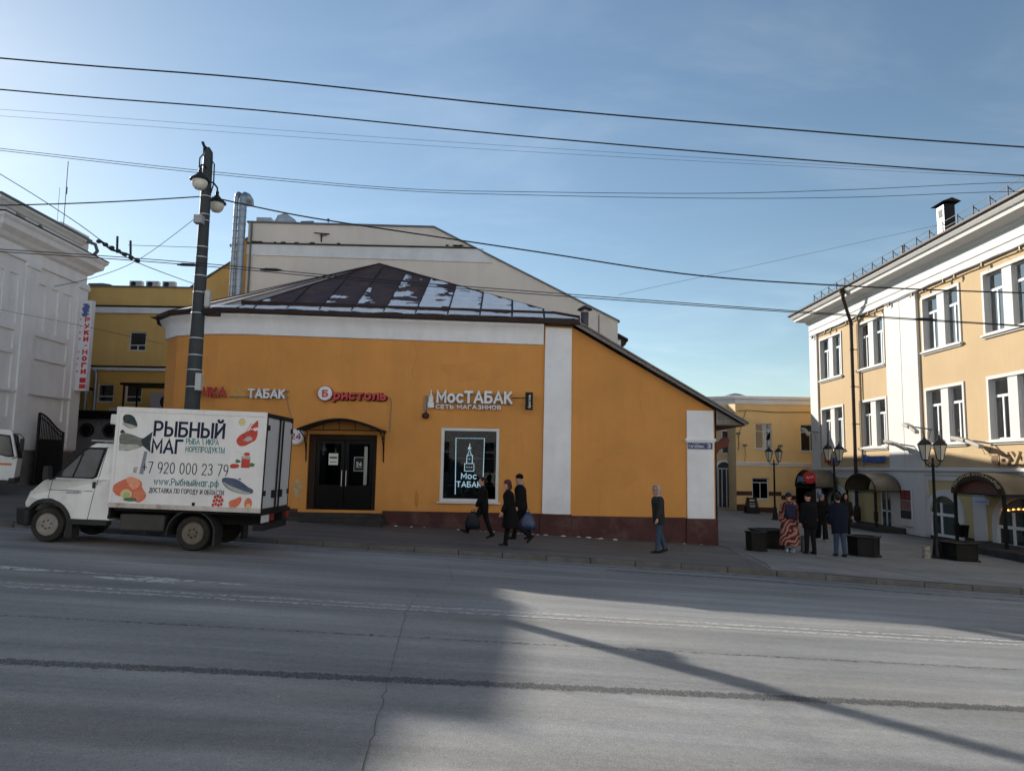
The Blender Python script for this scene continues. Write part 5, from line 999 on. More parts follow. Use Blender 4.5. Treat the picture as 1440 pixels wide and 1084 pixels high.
# ---------------------------------------------------------------- planters, drum, bollard, bin, board
M_pt = mat('planter_black', (.013, .013, .013), .6, var=.3, vs_=3, bump=.3, dirt=.15, ds=2, dcol=(.09, .08, .07))
M_soil = mat('soil', (.05, .04, .03), .95, var=.3, bump=.5)
def planter(x, y, w_, h_, rz, label, n=4, group='black planters on the square'):
    t_ = thing('planter', label, 'planter', (x, y, GP(x, y)), (0, 0, rz), group); k = math.pi / n; r_ = w_ / 2 / math.cos(k)
    def ring(prof, name, m): return MB().lathe(prof, (0, 0, 0), n, k).build(name, m, t_, local=True, bevel=.008)
    ring([(r_ * 1.12, -.02), (r_ * 1.12, .05)], 'base_slab', M_pt); ring([(r_ * .93, .05), (r_ * .97, h_ - .06)], 'body', M_pt)
    ring([(r_ * .99, h_ - .06), (r_ * 1.14, h_ - .05), (r_ * 1.14, h_), (r_ * .86, h_), (r_ * .86, h_ - .04)], 'rim', M_pt); ring([(r_ * .85, h_ - .06), (r_ * .85, h_ - .045)], 'soil', M_soil)
    for j in range(n):
        a = 2 * math.pi * j / n; MB().tube([(r_ * .955 * math.cos(a + k), r_ * .955 * math.sin(a + k), .06), (r_ * .985 * math.cos(a + k), r_ * .985 * math.sin(a + k), h_ - .06)], .02, 6).build('corner_strip', M_pt, t_, local=True)
planter(7.35, 22.55, .5, .58, .3, 'narrow black planter with scuffed base nearest the shop corner', 6)
planter(8.3, 24.2, .85, .6, .15, 'black planter box behind the couple with the patterned coat')
planter(10.85, 23.2, .78, .62, .25, 'black planter box standing alone beside the man in jeans', 6)
planter(14.2, 23.9, .72, .58, .1, 'black planter box between the lamp post and the bakery canopy')
dr_ = thing('metal_drum', 'small dented metal keg standing by the lamp post', 'drum', (13.15, 23.9, GP(13.15, 23.9)))
MB().lathe([(.11, 0), (.135, .01), (.13, .06), (.125, .1), (.135, .12), (.125, .14), (.125, .27), (.135, .29), (.125, .31), (.13, .38), (.135, .4), (.12, .405)], (0, 0, 0), 18).build('body', mat('dull_tin', (.27, .25, .22), .5, metal=.4, var=.3, vs_=8), dr_, smooth=True, local=True)
MB().lathe([(.118, .406), (.118, .412), (.02, .414)], (0, 0, 0), 18).build('lid', mat('dark_zinc'), dr_, local=True)
bo = thing('bollard', 'short grey concrete bollard behind the person in black', 'bollard', (9.2, 23.5, GP(9.2, 23.5)))
MB().lathe([(.15, 0), (.15, .46), (.13, .5), (.02, .52)], (0, 0, 0), 16).build('body', mat('grey_concrete', (.17, .165, .16), .9, var=.2, bump=.3), bo, smooth=True, local=True); MB().lathe([(.19, -.02), (.19, .03)], (0, 0, 0), 16).build('foot', M_conc, bo, local=True)
lb_ = thing('litter_bin', 'black swing litter bin on a stand by the yellow wall', 'bin', (17.7, 29.6, GP(17.7, 29.6)))
MB().hexa([(-.15, -.17, .38), (.15, -.17, .38), (.15, .17, .38), (-.15, .17, .38)], [(-.2, -.22, .85), (.2, -.22, .85), (.2, .22, .85), (-.2, .22, .85)]).build('bucket', M_blk, lb_, local=True, bevel=.02)
MB().tube([(0, -.24, .62), (0, -.24, .25), (0, -.1, .1), (0, .1, .1), (0, .24, .25), (0, .24, .62)], .02, 6).box(-.12, .12, -.14, .14, -.02, .03).tube([(0, 0, .02), (0, 0, .12)], .02, 6).build('stand', M_blk, lb_, local=True)
sb_ = thing('sandwich_board', 'black chalk sandwich board standing before the yellow building', 'board', (14.5, 45.2, GP(14.5, 45.2)))
for s in (-1, 1):
    MB().hexa([(-.36, s * .27, .03), (.36, s * .27, .03), (.36, s * .25, .03), (-.36, s * .25, .03)], [(-.24, s * .04, .95), (.24, s * .04, .95), (.24, s * .02, .95), (-.24, s * .02, .95)]).build('panel', M_blk, sb_, local=True)
    for k in (-1, 1): MB().tube([(k * .4, s * .3, 0), (k * .26, s * .04, .98)], .025, 4, sq=1).build('leg', M_blk, sb_, local=True)
for z, w_ in ((.75, .3), (.6, .34), (.48, .38), (.4, .3)): y = -.27 + .23 * (z / .95); MB().box(-w_ / 2, w_ / 2, y - .012, y - .008, z, z + (.1 if z > .7 else .04)).build('chalk_line', mat('chalk', (.5, .5, .5), .9, var=.4, vs_=30), sb_, local=True)

# ---------------------------------------------------------------- tall street lamp behind the truck
PX, PY = -7.45, 17.35
g0 = GP(PX, PY)
pl = thing('lamp_post', 'tall grey street lamp post with two hanging globe lamps behind the white truck', 'lamp post', (PX, PY, g0))
M_post = mat('weathered_post', (.042, .05, .056), .6, var=.25, vs_=2, stretch=(1, 1, .3), dirt=.3, ds=2, dcol=(.15, .15, .15))
M_band = mat('strap_steel', (.45, .46, .48), .4, metal=.5)
H_ = 9.1 - g0
MB().lathe([(.24, -.1), (.24, .3), (.19, .34), (.175, 2.5), (.155, 4.5), (.13, 6.5), (.11, H_ - .2), (.1, H_), (.02, H_ + .12)], (0, 0, 0), 14).build('pole', M_post, pl, smooth=True, local=True)
def pr(z): return .19 - .085 * min(1, (z - .3) / (H_ - .5))
for z in (3.3, 3.7, 4.05, 4.45, 5.05, 5.55, 5.95, 6.4, 6.65, 7.3, 7.45, 7.9): MB().lathe([(pr(z) + .008, z), (pr(z) + .012, z + .005), (pr(z) + .012, z + .02), (pr(z) + .008, z + .025)], (0, 0, 0), 14).build('strap', M_band, pl, local=True)
M_lcap = mat('lamp_cap', (.02, .025, .03), .45); M_globe = mat('opal_globe', (.6, .58, .52), .3, var=.05)
for s, z, xo in ((-1, 8.25, .02), (1, 8.0, .1)):
    z -= g0; y = s * .42
    lm = MB().lathe([(r_ * .82, q_ * .9) for r_, q_ in [(.02, .32), (.05, .3), (.05, .2), (.09, .16), (.14, .1), (.27, .0), (.28, -.03), (.22, -.035)]], (xo, y, z), 18).build('lamp_head', M_lcap, pl, smooth=True, local=True)
    MB().lathe([(r_ * .82, q_ * .85) for r_, q_ in [(.21, -.035), (.215, -.1), (.19, -.2), (.12, -.28), (.02, -.31)]], (xo, y, z), 18).build('globe', M_globe, lm, smooth=True, local=True)
    MB().tube([(xo, y, z + .28), (xo, y * .95, z + .36), (xo * .7, y * .6, z + .42), (0, 0, z + .4)], .022, 8).build('arm', M_lcap, pl, smooth=True, local=True)
MB().tube([(0, 0, H_ - .2), (-.1, 0, H_ - .05), (-.12, 0, H_ + .18), (.02, 0, H_ + .05)], .03, 6).tube([(-.11, 0, H_ - .75), (-.2, 0, H_ - .5), (-.2, 0, H_ - .15), (-.08, 0, H_)], .016, 6).tube([(.1, 0, H_ - 1.1), (.17, 0, H_ - .8), (.16, 0, H_ - .3), (.08, 0, H_ - .2)], .016, 6).build('cable_loop', M_blk, pl, local=True)
MB().tube([(.0, 0, H_ - .1), (-.16, 0, H_ + .25)], .035, 6).build('top_bracket', M_lcap, pl, local=True)
MB().box(-.14, .06, -.28, -.1, 7.25 - g0, 7.45 - g0).build('camera_box', mat('box_grey', (.3, .31, .32), .5), pl, local=True, bevel=.015)
MB().box(.14, .28, -.28, -.14, 3.28 - g0, 3.68 - g0).build('switch_box', mat('box_pale', (.42, .43, .43), .5), pl, local=True, bevel=.015)
MB().box(.15, .28, -.1, .04, 5.27 - g0, 5.68 - g0).build('router_box', mat('box_pale'), pl, local=True, bevel=.03); MB().box(.08, .42, -.1, .3, 5.12 - g0, 5.22 - g0).build('router_bracket', M_blk, pl, local=True)

# ---------------------------------------------------------------- overhead wires
M_wire = mat('wire', (.02, .022, .026), .5, var=.1)
def wire(label, pts, r_, extra=()):
    P = [Vector(p) for p in pts]; Q = []
    for i in range(len(P) - 1):
        p0, p1, p2, p3 = P[max(i - 1, 0)], P[i], P[i + 1], P[min(i + 2, len(P) - 1)]
        for k in range(6):
            t = k / 6; Q.append(.5 * ((2 * p1) + (-p0 + p2) * t + (2 * p0 - 5 * p1 + 4 * p2 - p3) * t * t + (-p0 + 3 * p1 - 3 * p2 + p3) * t ** 3))
    Q.append(P[-1])
    t_ = thing('overhead_wire', label, 'wire', P[0]); MB().tube(Q, r_, 6).build('strand', M_wire, t_, smooth='all')
    for a in extra:
        a = Vector(a); MB().tube([a + Vector((-.2, 0, .0)), a + Vector((-.1, 0, .005)), a + Vector((.1, 0, .0)), a + Vector((.2, 0, -.005))], [.012, .03, .03, .012], 8).build('clamp', M_wire, t_)
    return t_
wire('topmost thick overhead cable crossing the whole sky above the road', [(-18, 12, 9.15), (-8.8, 12, 8.4), (-4.43, 12, 8.11), (-.08, 12, 7.71), (4.24, 12, 7.4), (8.53, 12, 7.14), (18, 12, 6.7)], .013)
wire('second thick overhead cable just below the topmost one', [(-18, 12.6, 8.9), (-9.18, 12.6, 8.15), (-4.62, 12.6, 7.85), (-.08, 12.6, 7.47), (4.44, 12.6, 7.15), (8.93, 12.6, 6.89), (18, 12.6, 6.45)], .012)
wire('faint upper strand of the thin distant wire pair', [(-30, 26, 14.9), (-18.86, 26, 14.3), (-3.26, 26, 13.4), (13.54, 26, 12.65), (26, 26, 12.3)], .005)
wire('faint lower strand of the thin distant wire pair', [(-30, 26, 14.6), (-18.86, 26, 14.05), (-3.26, 26, 13.2), (13.54, 26, 12.55), (26, 26, 12.2)], .005)
wire('slack upper wire passing behind the lamp post top', [(-22, 20, 11), (-14.41, 20, 10.24), (-8.42, 20, 9.67), (-3.26, 20, 9.29), (.3, 20, 9.25), (5.44, 20, 9.3), (9.4, 20, 9.48), (13.76, 20, 9.76), (17.6, 21, 10.2)], .008)
wire('slack lower wire passing behind the lamp post top', [(-22, 20, 10.95), (-14.41, 20, 10.18), (-8.42, 20, 9.6), (-3.26, 20, 9.23), (.3, 20, 9.16), (5.44, 20, 9.16), (9.4, 20, 9.26), (13.76, 20, 9.5), (17.6, 21, 9.9)], .008)
wire('black cable from the lamp post to the left over the yard', [(-20, 17.3, 7.35), (-12.34, 17.3, 7.66), (-9.79, 17.3, 7.79), (-7.6, 17.35, 7.98)], .015)
wire('heavy black cable sagging from the lamp post to the right', [(-7.3, 17.35, 7.97), (-5.18, 17.3, 7.54), (-2.78, 17.3, 7.2), (.62, 17.3, 6.74), (4.01, 17.3, 6.28), (7.21, 17.3, 6.08), (12.1, 17.3, 5.96), (18, 17.3, 6.0)], .017)
wire('upper trolley wire with dark clamps running along the street', [(-20, 13.5, 5.95), (-9.55, 13.5, 5.5), (-5.97, 13.5, 5.31), (-2.66, 13.5, 5.06), (.5, 13.5, 4.87), (5.15, 13.5, 4.6), (9.4, 13.5, 4.4), (18, 13.5, 4.0)], .008, [(-4.5, 13.5, 5.2), (7.6, 13.5, 4.48)])
wire('lower trolley wire with dark clamps running along the street', [(-20, 13.4, 5.88), (-9.55, 13.4, 5.43), (-5.97, 13.4, 5.24), (-2.66, 13.4, 4.99), (.5, 13.4, 4.8), (5.15, 13.4, 4.55), (9.4, 13.4, 4.36), (18, 13.4, 3.98)], .008, [(-6.0, 13.4, 5.24)])
NS = lambda p: (p[0] * .78, p[1] * .78, 1.65 + (p[2] - 1.65) * .78)
wg_ = wire('diagonal span wire with insulator chain left of the lamp post', [NS(p) for p in ((-17, 17.3, 11.0), (-12.41, 17.3, 8.44), (-10.61, 17.3, 7.36), (-9.71, 17.3, 6.75), (-8.92, 17.3, 6.31))] + [(-7.55, 17.3, 5.82)], .008)
mb = MB()
for k in range(7): c = Vector(NS((-9.9, 17.3, 6.82))).lerp(Vector(NS((-8.95, 17.3, 6.36))), k / 6); mb.ell(c, .055, .04, .04, 8, 6)
for q in ([(-9.9, 17.3, 6.85), (-9.6, 17.3, 6.62), (-9.2, 17.3, 6.52), (-8.9, 17.3, 6.34)], [(-9.45, 17.3, 6.55), (-9.47, 17.3, 6.95)], [(-9.12, 17.3, 6.45), (-9.15, 17.3, 6.85)]): mb.tube([NS(p) for p in q], .02, 6)
mb.build('insulator_chain', M_wire, wg_)
wire('guy wire rising from the yard to the lamp post bracket', [(-11.0, 17.5, 5.75), (-9.82, 17.3, 5.98), (-8.84, 17.3, 6.45), (-7.6, 17.35, 7.5)], .007)
wire('short level wire between insulator chain and lamp post', [(-9.2, 17.3, 6.74), (-7.6, 17.35, 6.73)], .006)
wire('thin wire drooping across the white building to the shop cornice', [(-19, 22, 6.9), (-15.39, 22, 6.08), (-13.23, 22, 5.69), (-11.6, 24.4, 5.5)], .006)
wire('thin wire climbing to the chimney of the cream building', [(4.3, 30, 8.75), (11.06, 30, 10.35), (17.85, 30.5, 12.1)], .006)

# ---------------------------------------------------------------- white box truck at the kerb
TX, TY = -6.07, 14.5
tr = thing('delivery_truck', 'white box truck with fish shop lettering and seafood pictures parked at the kerb', 'truck', (TX, TY, G(TX, TY)), (0, .022, 0))
tr_m = WM[tr.name]
M_tw = mat('truck_white', (.74, .75, .76), .33, streak=.08, var=.06, vs_=2, dirt=.5, ds=2.2, dcol=(.42, .4, .37), spec=.5)
M_bx = mat('box_white', (.72, .72, .73), .45, streak=.08, var=.05, vs_=1.5, dirt=.3, ds=1.8, dcol=(.45, .42, .38))
M_bk = mat('black_plastic', (.028, .029, .031), .55, var=.2, dirt=.4, ds=2, dcol=(.09, .085, .08))
M_ty = mat('tyre', (.03, .029, .028), .85, var=.25, vs_=6, bump=.3, dirt=.35, ds=3, dcol=(.1, .09, .08))
M_rim = mat('dusty_rim', (.24, .23, .215), .55, metal=.3, var=.3, vs_=5)
M_rust = mat('rusty_edge', (.5, .47, .44), .7, var=.2, vs_=5, dirt=.9, ds=3.5, dcol=(.16, .07, .035))
M_cg = glass('cab_glass', (.35, .38, .42), .08)
M_ch = mat('chassis', (.018, .017, .017), .8, var=.3)
def T(mb, name, m, par=None, **k): return mb.build(name, m, par or tr, local=True, **k)
def wheel(lx, ly, r_, parent, s=-1, mrim=M_rim, wd=.2, dual=False):
    t_ = MB(); c = (lx, ly, r_)
    def ringset(prof): return [[(lx + rr * math.cos(2 * math.pi * k / 28), ly - s * yy, r_ + rr * math.sin(2 * math.pi * k / 28)) for k in range(28)] for rr, yy in prof]
    w_ = MB().loft(ringset([(r_ * .62, .015), (r_ * .8, -.01), (r_ * .93, .0), (r_ * .995, .04), (r_, wd * .5), (r_ * .99, wd - .03), (r_ * .9, wd), (r_ * .6, wd)]), cap=True).build('wheel', M_ty, parent, smooth=True, local=True)
    prof = [(r_ * .64, .0), (r_ * .62, -.012), (r_ * .58, .01), (r_ * .52, .05), (r_ * .3, .035), (r_ * .27, -.0), (r_ * .12, -.012), (.004, -.012)] if not dual else [(r_ * .64, .0), (r_ * .62, -.012), (r_ * .56, .03), (r_ * .5, .11), (r_ * .34, .12), (r_ * .3, .07), (r_ * .22, .05), (r_ * .2, -.01), (.004, -.015)]
    MB().loft(ringset(prof)).build('rim', mrim, w_, smooth=True, local=True)
    mb = MB()
    for k in range(6): a = 2 * math.pi * k / 6 + .3; mb.tube([(lx + r_ * .24 * math.cos(a), ly + s * .02, r_ + r_ * .24 * math.sin(a)), (lx + r_ * .24 * math.cos(a), ly - s * .1, r_ + r_ * .24 * math.sin(a))], .014, 6)
    for k in range(8): a = 2 * math.pi * k / 8; mb.tube([(lx + r_ * .43 * math.cos(a), ly - s * .03, r_ + r_ * .43 * math.sin(a)), (lx + r_ * .43 * math.cos(a), ly - s * .06, r_ + r_ * .43 * math.sin(a))], .022, 8)
    mb.build('wheel_bolts', M_ch, w_, local=True)
    return w_
for ly, s in ((0., -1), (1.72, 1)):
    wheel(-2.8, ly, .335, tr, s); wheel(0, ly, .335, tr, s, mat('dusty_rim_dark', (.12, .105, .085), .7, var=.3, vs_=5), dual=True)
wheel(0, .24, .335, tr, -1); 
# box body
T(MB().box(-1.55, 1.31, -.2, 1.45, .84, 2.66), 'cargo_box', M_bx, bevel=.02)
mb = MB()
for q in ((-1.56, -1.5, .8, 2.69), (1.27, 1.33, .8, 2.69)): mb.box(q[0], q[1], -.215, -.195, q[2], q[3])
mb.box(-1.5, 1.27, -.215, -.195, 2.6, 2.69); T(mb, 'box_edge_trim', M_bx, bevel=.005)
T(MB().box(-1.56, 1.33, -.218, -.19, .78, .87), 'box_sill', M_rust, bevel=.006)
mb = MB(); [mb.ell((-1.45 + .12 * k, -.217, 2.645), .008, .004, .008, 6, 4) for k in range(24)]; [mb.ell((-1.45 + .2 * k, -.22, .84), .008, .004, .008, 6, 4) for k in range(14)]; T(mb, 'rivets', M_rust)
# rear doors
for y0, y1 in ((-.16, .605), (.645, 1.41)):
    d_ = T(MB().box(1.311, 1.345, y0, y1, .86, 2.58), 'rear_door', mat('door_grey_white', (.5, .51, .53), .45, var=.06, dirt=.2, ds=1.5), bevel=.012)
    T(MB().tube([(1.37, y1 - .08 if y0 < 0 else y0 + .08, .8), (1.37, y1 - .08 if y0 < 0 else y0 + .08, 2.62)], .018, 8), 'lock_bar', M_ch, d_)
    for z in (1.1, 2.35): T(MB().box(1.345, 1.36, y0 - .02 if y0 < 0 else y1 - .1, y0 + .1 if y0 < 0 else y1 + .02, z, z + .1), 'hinge', M_ch, d_)
    T(MB().box(1.345, 1.39, y1 - .3 if y0 < 0 else y0 + .06, y1 - .12 if y0 < 0 else y0 + .24, 1.05, 1.2), 'latch', M_ch, d_)
mb = MB(); [mb.box(*q) for q in ((1.31, 1.35, -.2, -.165, .8, 2.68), (1.31, 1.35, 1.415, 1.45, .8, 2.68), (1.31, 1.35, -.165, 1.415, 2.6, 2.68), (1.31, 1.35, -.165, 1.415, .8, .855), (1.31, 1.348, .607, .643, .855, 2.6))]; T(mb, 'door_surround', M_ch, bevel=.004)
# chassis, fenders, fuel tank
T(MB().box(-2.6, 1.3, .35, .48, .5, .72).box(-2.6, 1.3, 1.3, 1.43, .5, .72).box(-1.5, 1.3, -.1, 1.8, .72, .8).tube([(0, .2, .335), (0, 1.6, .335)], .07, 8).tube([(-2.8, .2, .335), (-2.8, 1.6, .335)], .05, 8).box(-.15, .15, .75, 1.0, .22, .48), 'chassis_frame', M_ch)
T(MB().box(-1.42, -.55, -.02, .3, .34, .66), 'fuel_tank', mat('tank_grey', (.06, .06, .058), .6, var=.2), bevel=.04)
for lx in (0,):
    A = [(lx + .47 * math.cos(a), .335 + .45 * math.sin(a)) for a in [R(-8 + 196 * k / 16) for k in range(17)]]
    T(MB().prism(A + [(lx + (x - lx) * .94, .335 + (z - .335) * .94) for x, z in A[::-1]], 'y', -.12, .3), 'rear_fender', M_bk, smooth=True)
    T(MB().box(.42, .47, -.1, .24, .12, .4), 'mud_flap', M_bk); T(MB().box(.42, .47, 1.4, 1.7, .12, .4), 'mud_flap', M_bk)
T(MB().box(1.1, 1.3, .1, 1.6, .42, .55), 'rear_bumper', M_ch); T(MB().box(1.3, 1.31, -.05, .4, .58, .72), 'number_plate', mat('plate_white', (.55, .56, .58), .5, var=.2, vs_=20))
for y in (.0, 1.45): T(MB().box(1.28, 1.33, y + .45, y + .65, .6, .72) if y == 0 else MB().box(1.28, 1.33, y, y + .2, .6, .72), 'tail_light', mat('tail_red', (.25, .02, .015), .3))
# cab lower body
arc_ = [(-2.8 + .43 * math.cos(a), .335 + .43 * math.sin(a)) for a in [R(8 + 164 * k / 14) for k in range(15)]]
low = [(-1.6, .46), (-2.36, .44)] + arc_ + [(-3.24, .5), (-3.38, .62), (-3.4, .72), (-3.34, .86), (-3.28, .95), (-2.98, 1.16), (-2.78, 1.22), (-1.6, 1.24)]
def lower_body(ins):
    out = []
    for x, z in low:
        k = sstep((-x - 2.7) / .7) * .28 * (1 if ins == 0 else -1); out.append((x, (0.0 if ins == 0 else 1.86) + k - (.02 if False else 0), z))
    return out
a_, b_ = lower_body(0), lower_body(1); n = len(a_); mb = MB(); mb.add([(x, y - .07, z) for x, y, z in a_] + [(x, y, z) for x, y, z in b_], [tuple(range(n)), tuple(range(2 * n - 1, n - 1, -1))] + [(i, (i + 1) % n, n + (i + 1) % n, n + i) for i in range(n)])
cab = T(mb, 'cab', M_tw, bevel=.03, segs=3)
# greenhouse
def ring(z, x0, x1, ins): return [(x0, -.07 + ins, z), (x1, -.07 + ins, z), (x1, 1.86 - ins, z), (x0, 1.86 - ins, z)]
up = MB().loft([ring(1.2, -2.76, -1.6, 0), ring(1.82, -2.2, -1.6, .1), ring(1.93, -2.06, -1.62, .17)])
T(up, 'cab_roof', M_tw, bevel=.035, segs=3)
T(MB().loft([ring(1.931, -2.0, -1.64, .24), ring(1.99, -1.9, -1.64, .3)]), 'roof_hatch', M_tw, bevel=.02)
T(MB().loft([ring(1.96, -2.14, -1.58, .12), ring(1.985, -2.14, -1.58, .13)]).box(-1.62, -1.57, .05, 1.7, 1.8, 2.0), 'roof_visor', mat('visor', (.3, .32, .34), .4))
def side(x, z, o=.012):   # point on the near cab side
    return (x, -.07 + max(0, (z - 1.2)) * .161 - o, z)
gl = [(-2.66, 1.26), (-2.2, 1.77), (-2.14, 1.8), (-1.86, 1.8), (-1.95, 1.29), (-2.0, 1.26)]
fr = [(-2.74, 1.235), (-2.22, 1.81), (-2.15, 1.84), (-1.81, 1.84), (-1.9, 1.27), (-1.97, 1.235)]
mb = MB(); mb.add([side(x, z, .008) for x, z in fr] + [side(x, z, -.03) for x, z in fr], [tuple(range(6)), tuple(range(11, 5, -1))] + [(i, (i + 1) % 6, 6 + (i + 1) % 6, 6 + i) for i in range(6)]); wfm = T(mb, 'side_window', M_ch)
mb = MB(); mb.poly([side(x, z, .012) for x, z in gl]); T(mb, 'pane', mat('side_glass', (.018, .028, .045), .1, var=.7, vs_=2.2, spec=.4), wfm)
T(MB().tube([side(-2.36, 1.26, .014), side(-2.24, 1.72, .014)], .014, 6), 'window_bar', M_ch, wfm)
mb = MB(); mb.poly([(-2.735, .1, 1.25), (-2.24, .16, 1.8), (-2.24, 1.62, 1.8), (-2.735, 1.7, 1.25)]); T(mb, 'windscreen', mat('screen_glass', (.03, .04, .05), .08, spec=.5))
# door seams and handle, mirror, lamps, bumper, arch trim
def seamline(pts, name='door_seam'): T(MB().tube([(x, -.07 + max(0, z - 1.2) * .161 + sstep((-x - 2.7) / .7) * .28 - .002, z) for x, z in pts], .006, 4), name, M_ch)
seamline([(-2.74, 1.22), (-2.8, .84)]); seamline([(-1.8, 1.86), (-1.86, 1.3), (-1.94, .9), (-2.0, .47)]); seamline([(-2.8, 1.0), (-1.95, 1.0)], 'body_crease'); seamline([(-1.64, 1.9), (-1.62, .5)])
T(MB().box(-1.96, -1.9, -.1, -.07, 1.06, 1.18), 'door_handle', M_bk, bevel=.01)
text('БИЗНЕС', 'badge', M_ch, tr, (-2.45, -.074, .945), .3, .035, depth=.004, local=True, shear=.3)
T(MB().tube([(-2.7, -.05, 1.22), (-2.74, -.16, 1.2), (-2.74, -.2, 1.25)], .018, 6).hexa([(-2.82, -.28, 1.2), (-2.7, -.28, 1.2), (-2.7, -.16, 1.2), (-2.82, -.16, 1.2)], [(-2.8, -.3, 1.45), (-2.71, -.3, 1.45), (-2.71, -.16, 1.45), (-2.8, -.16, 1.45)]), 'mirror', M_bk, bevel=.015)
mb = MB(); AA = [R(8 + 164 * k / 16) for k in range(17)]; mb.loft([[(-2.8 + q * math.cos(a), y + .28 * sstep((.5 * -math.cos(a) - .0) / .7) * .6, .335 + q * math.sin(a)) for q, y in ((.43, -.1), (.5, -.095), (.5, .05), (.43, .05))] for a in AA]); T(mb, 'wheel_arch_trim', M_bk, smooth=True)
T(MB().hexa([(-3.46, .1, .3), (-3.2, -.1, .3), (-3.2, 1.86, .3), (-3.46, 1.66, .3)], [(-3.5, .1, .64), (-3.2, -.1, .64), (-3.2, 1.86, .64), (-3.5, 1.66, .64)]).box(-3.24, -3.12, -.1, .3, .3, .6), 'front_bumper', M_bk, bevel=.04)
T(MB().box(-2.32, -1.62, -.09, .1, .36, .47), 'side_step', M_bk, bevel=.015); T(MB().hexa([(-2.44, -.05, .12), (-2.28, -.05, .12), (-2.28, .2, .12), (-2.44, .2, .12)], [(-2.4, -.05, .4), (-2.3, -.05, .4), (-2.3, .2, .4), (-2.4, .2, .4)]), 'mud_flap', M_bk)
for y in (.22, 1.4): T(MB().hexa([(-3.405, y, .74), (-3.405, y + .26, .74), (-3.3, y + .26, .74), (-3.3, y, .74)], [(-3.33, y, .95), (-3.33, y + .26, .95), (-3.25, y + .26, .95), (-3.25, y, .95)]), 'headlight', mat('lamp_glass', (.6, .62, .64), .1), bevel=.02)
T(MB().box(-3.43, -3.35, .55, 1.35, .68, .88), 'grille', M_bk, bevel=.015); T(MB().box(-3.505, -3.49, .65, 1.2, .4, .51), 'number_plate', mat('plate_white'))
T(MB().box(-1.84, -1.6, .1, .5, 2.3, 2.5), 'roof_sign_box', M_bx, bevel=.02)
T(MB().box(-1.6, -1.56, -.1, 1.8, .5, 1.9), 'cab_gap', M_ch)
# printed lettering and pictures on the box
PYB = -.203
M_nv = mat('print_navy', (.012, .015, .05), .5, var=.05); M_tl = mat('print_teal', (.0, .18, .17), .5, var=.05)
def tx(b, x, z, w_, h_, m, bold=0.): text(b, 'printed_lettering', m, tr, (x, PYB + .001, z), w_, h_, depth=.002, bold=bold, local=True)
tx('РЫБНЫЙ', -.83, 2.15, 1.37, .37, M_nv, .012); tx('МАГ', -.84, 1.83, .6, .28, M_nv, .012)
tx('РЫБА \\ ИКРА', -.19, 2.02, .63, .12, M_tl, .01); tx('МОРЕПРОДУКТЫ', -.19, 1.86, .75, .13, M_tl, .01)
tx('+7 920 000 23 79', -.98, 1.45, 1.64, .22, M_nv, -.02); tx('www.Рыбныймаг.рф', -.74, 1.2, 1.24, .17, M_tl); tx('ДОСТАВКА ПО ГОРОДУ И ОБЛАСТИ', -.81, 1.07, 1.42, .11, M_nv, .01)
def dec(name, polys, mats_, fx=lambda x: x):
    mb = MB()
    def ch(P):
        return [q for i in range(len(P)) for q in ((P[i][0] * .75 + P[(i + 1) % len(P)][0] * .25, P[i][1] * .75 + P[(i + 1) % len(P)][1] * .25), (P[i][0] * .25 + P[(i + 1) % len(P)][0] * .75, P[i][1] * .25 + P[(i + 1) % len(P)][1] * .75))]
    for i, (k, pts) in enumerate(polys):
        mb.m = k; pts = ch(ch(pts)) if len(pts) > 5 else pts
        mb.poly([(fx(x), PYB - .0006 * i, z) for x, z in pts])
    T(mb, name, mats_)
def blob2(cx, cz, rx, rz, n=16, j=0., ph=0.): return [(cx + rx * math.cos(2 * math.pi * k / n + ph) * (1 + j * math.sin(3 * k + cx * 9)), cz + rz * math.sin(2 * math.pi * k / n + ph) * (1 + j * math.cos(2 * k))) for k in range(n)]
M_fg = mat('fish_grey', (.13, .145, .13), .5, var=.5, vs_=9, stretch=(.5, 1, 3)); M_fd = mat('fish_dark', (.03, .045, .05), .5, var=.4, vs_=9); M_fb = mat('fish_belly', (.38, .38, .36), .5, var=.3, vs_=10); M_bl = mat('fish_blue', (.05, .075, .14), .5, var=.5, vs_=9, stretch=(.5, 1, 3))
M_sa = mat('salmon', (.62, .15, .075), .5, var=.25, vs_=14, stretch=(1, 1, 3)); M_sl = mat('salmon_light', (.72, .3, .18), .5, var=.2, vs_=14); M_rd = mat('lobster_red', (.45, .035, .02), .5, var=.4, vs_=12); M_le = mat('lemon', (.6, .52, .25), .5, var=.15); M_lf = mat('print_leaf', (.04, .14, .06), .5, var=.3)
dec('fish_picture', [(0, [(-1.47, 2.2), (-1.47, 2.0), (-1.4, 1.83), (-1.1, 1.9), (-.98, 1.98), (-.9, 1.92), (-.85, 1.86), (-.87, 2.0), (-.84, 2.24), (-.97, 2.12), (-1.05, 2.1), (-1.25, 2.18)]), (1, [(-1.47, 1.98), (-1.1, 1.98), (-1.05, 1.93), (-1.2, 1.88), (-1.46, 1.85)]), (2, [(-1.05, 2.07), (-.84, 2.24), (-.88, 2.02), (-.85, 1.84), (-1.02, 1.97)]), (2, [(-1.46, 2.23), (-1.42, 2.26), (-1.36, 2.2), (-1.46, 2.18)])], [M_fg, M_fb, M_fd])
dec('fish_picture', [(0, [(-1.45, 2.55), (-1.25, 2.55), (-1.16, 2.4), (-1.14, 2.32), (-1.25, 2.28), (-1.42, 2.36)]), (1, [(-1.44, 2.4), (-1.2, 2.34), (-1.14, 2.31), (-1.28, 2.27), (-1.43, 2.34)])], [M_fd, M_fb])
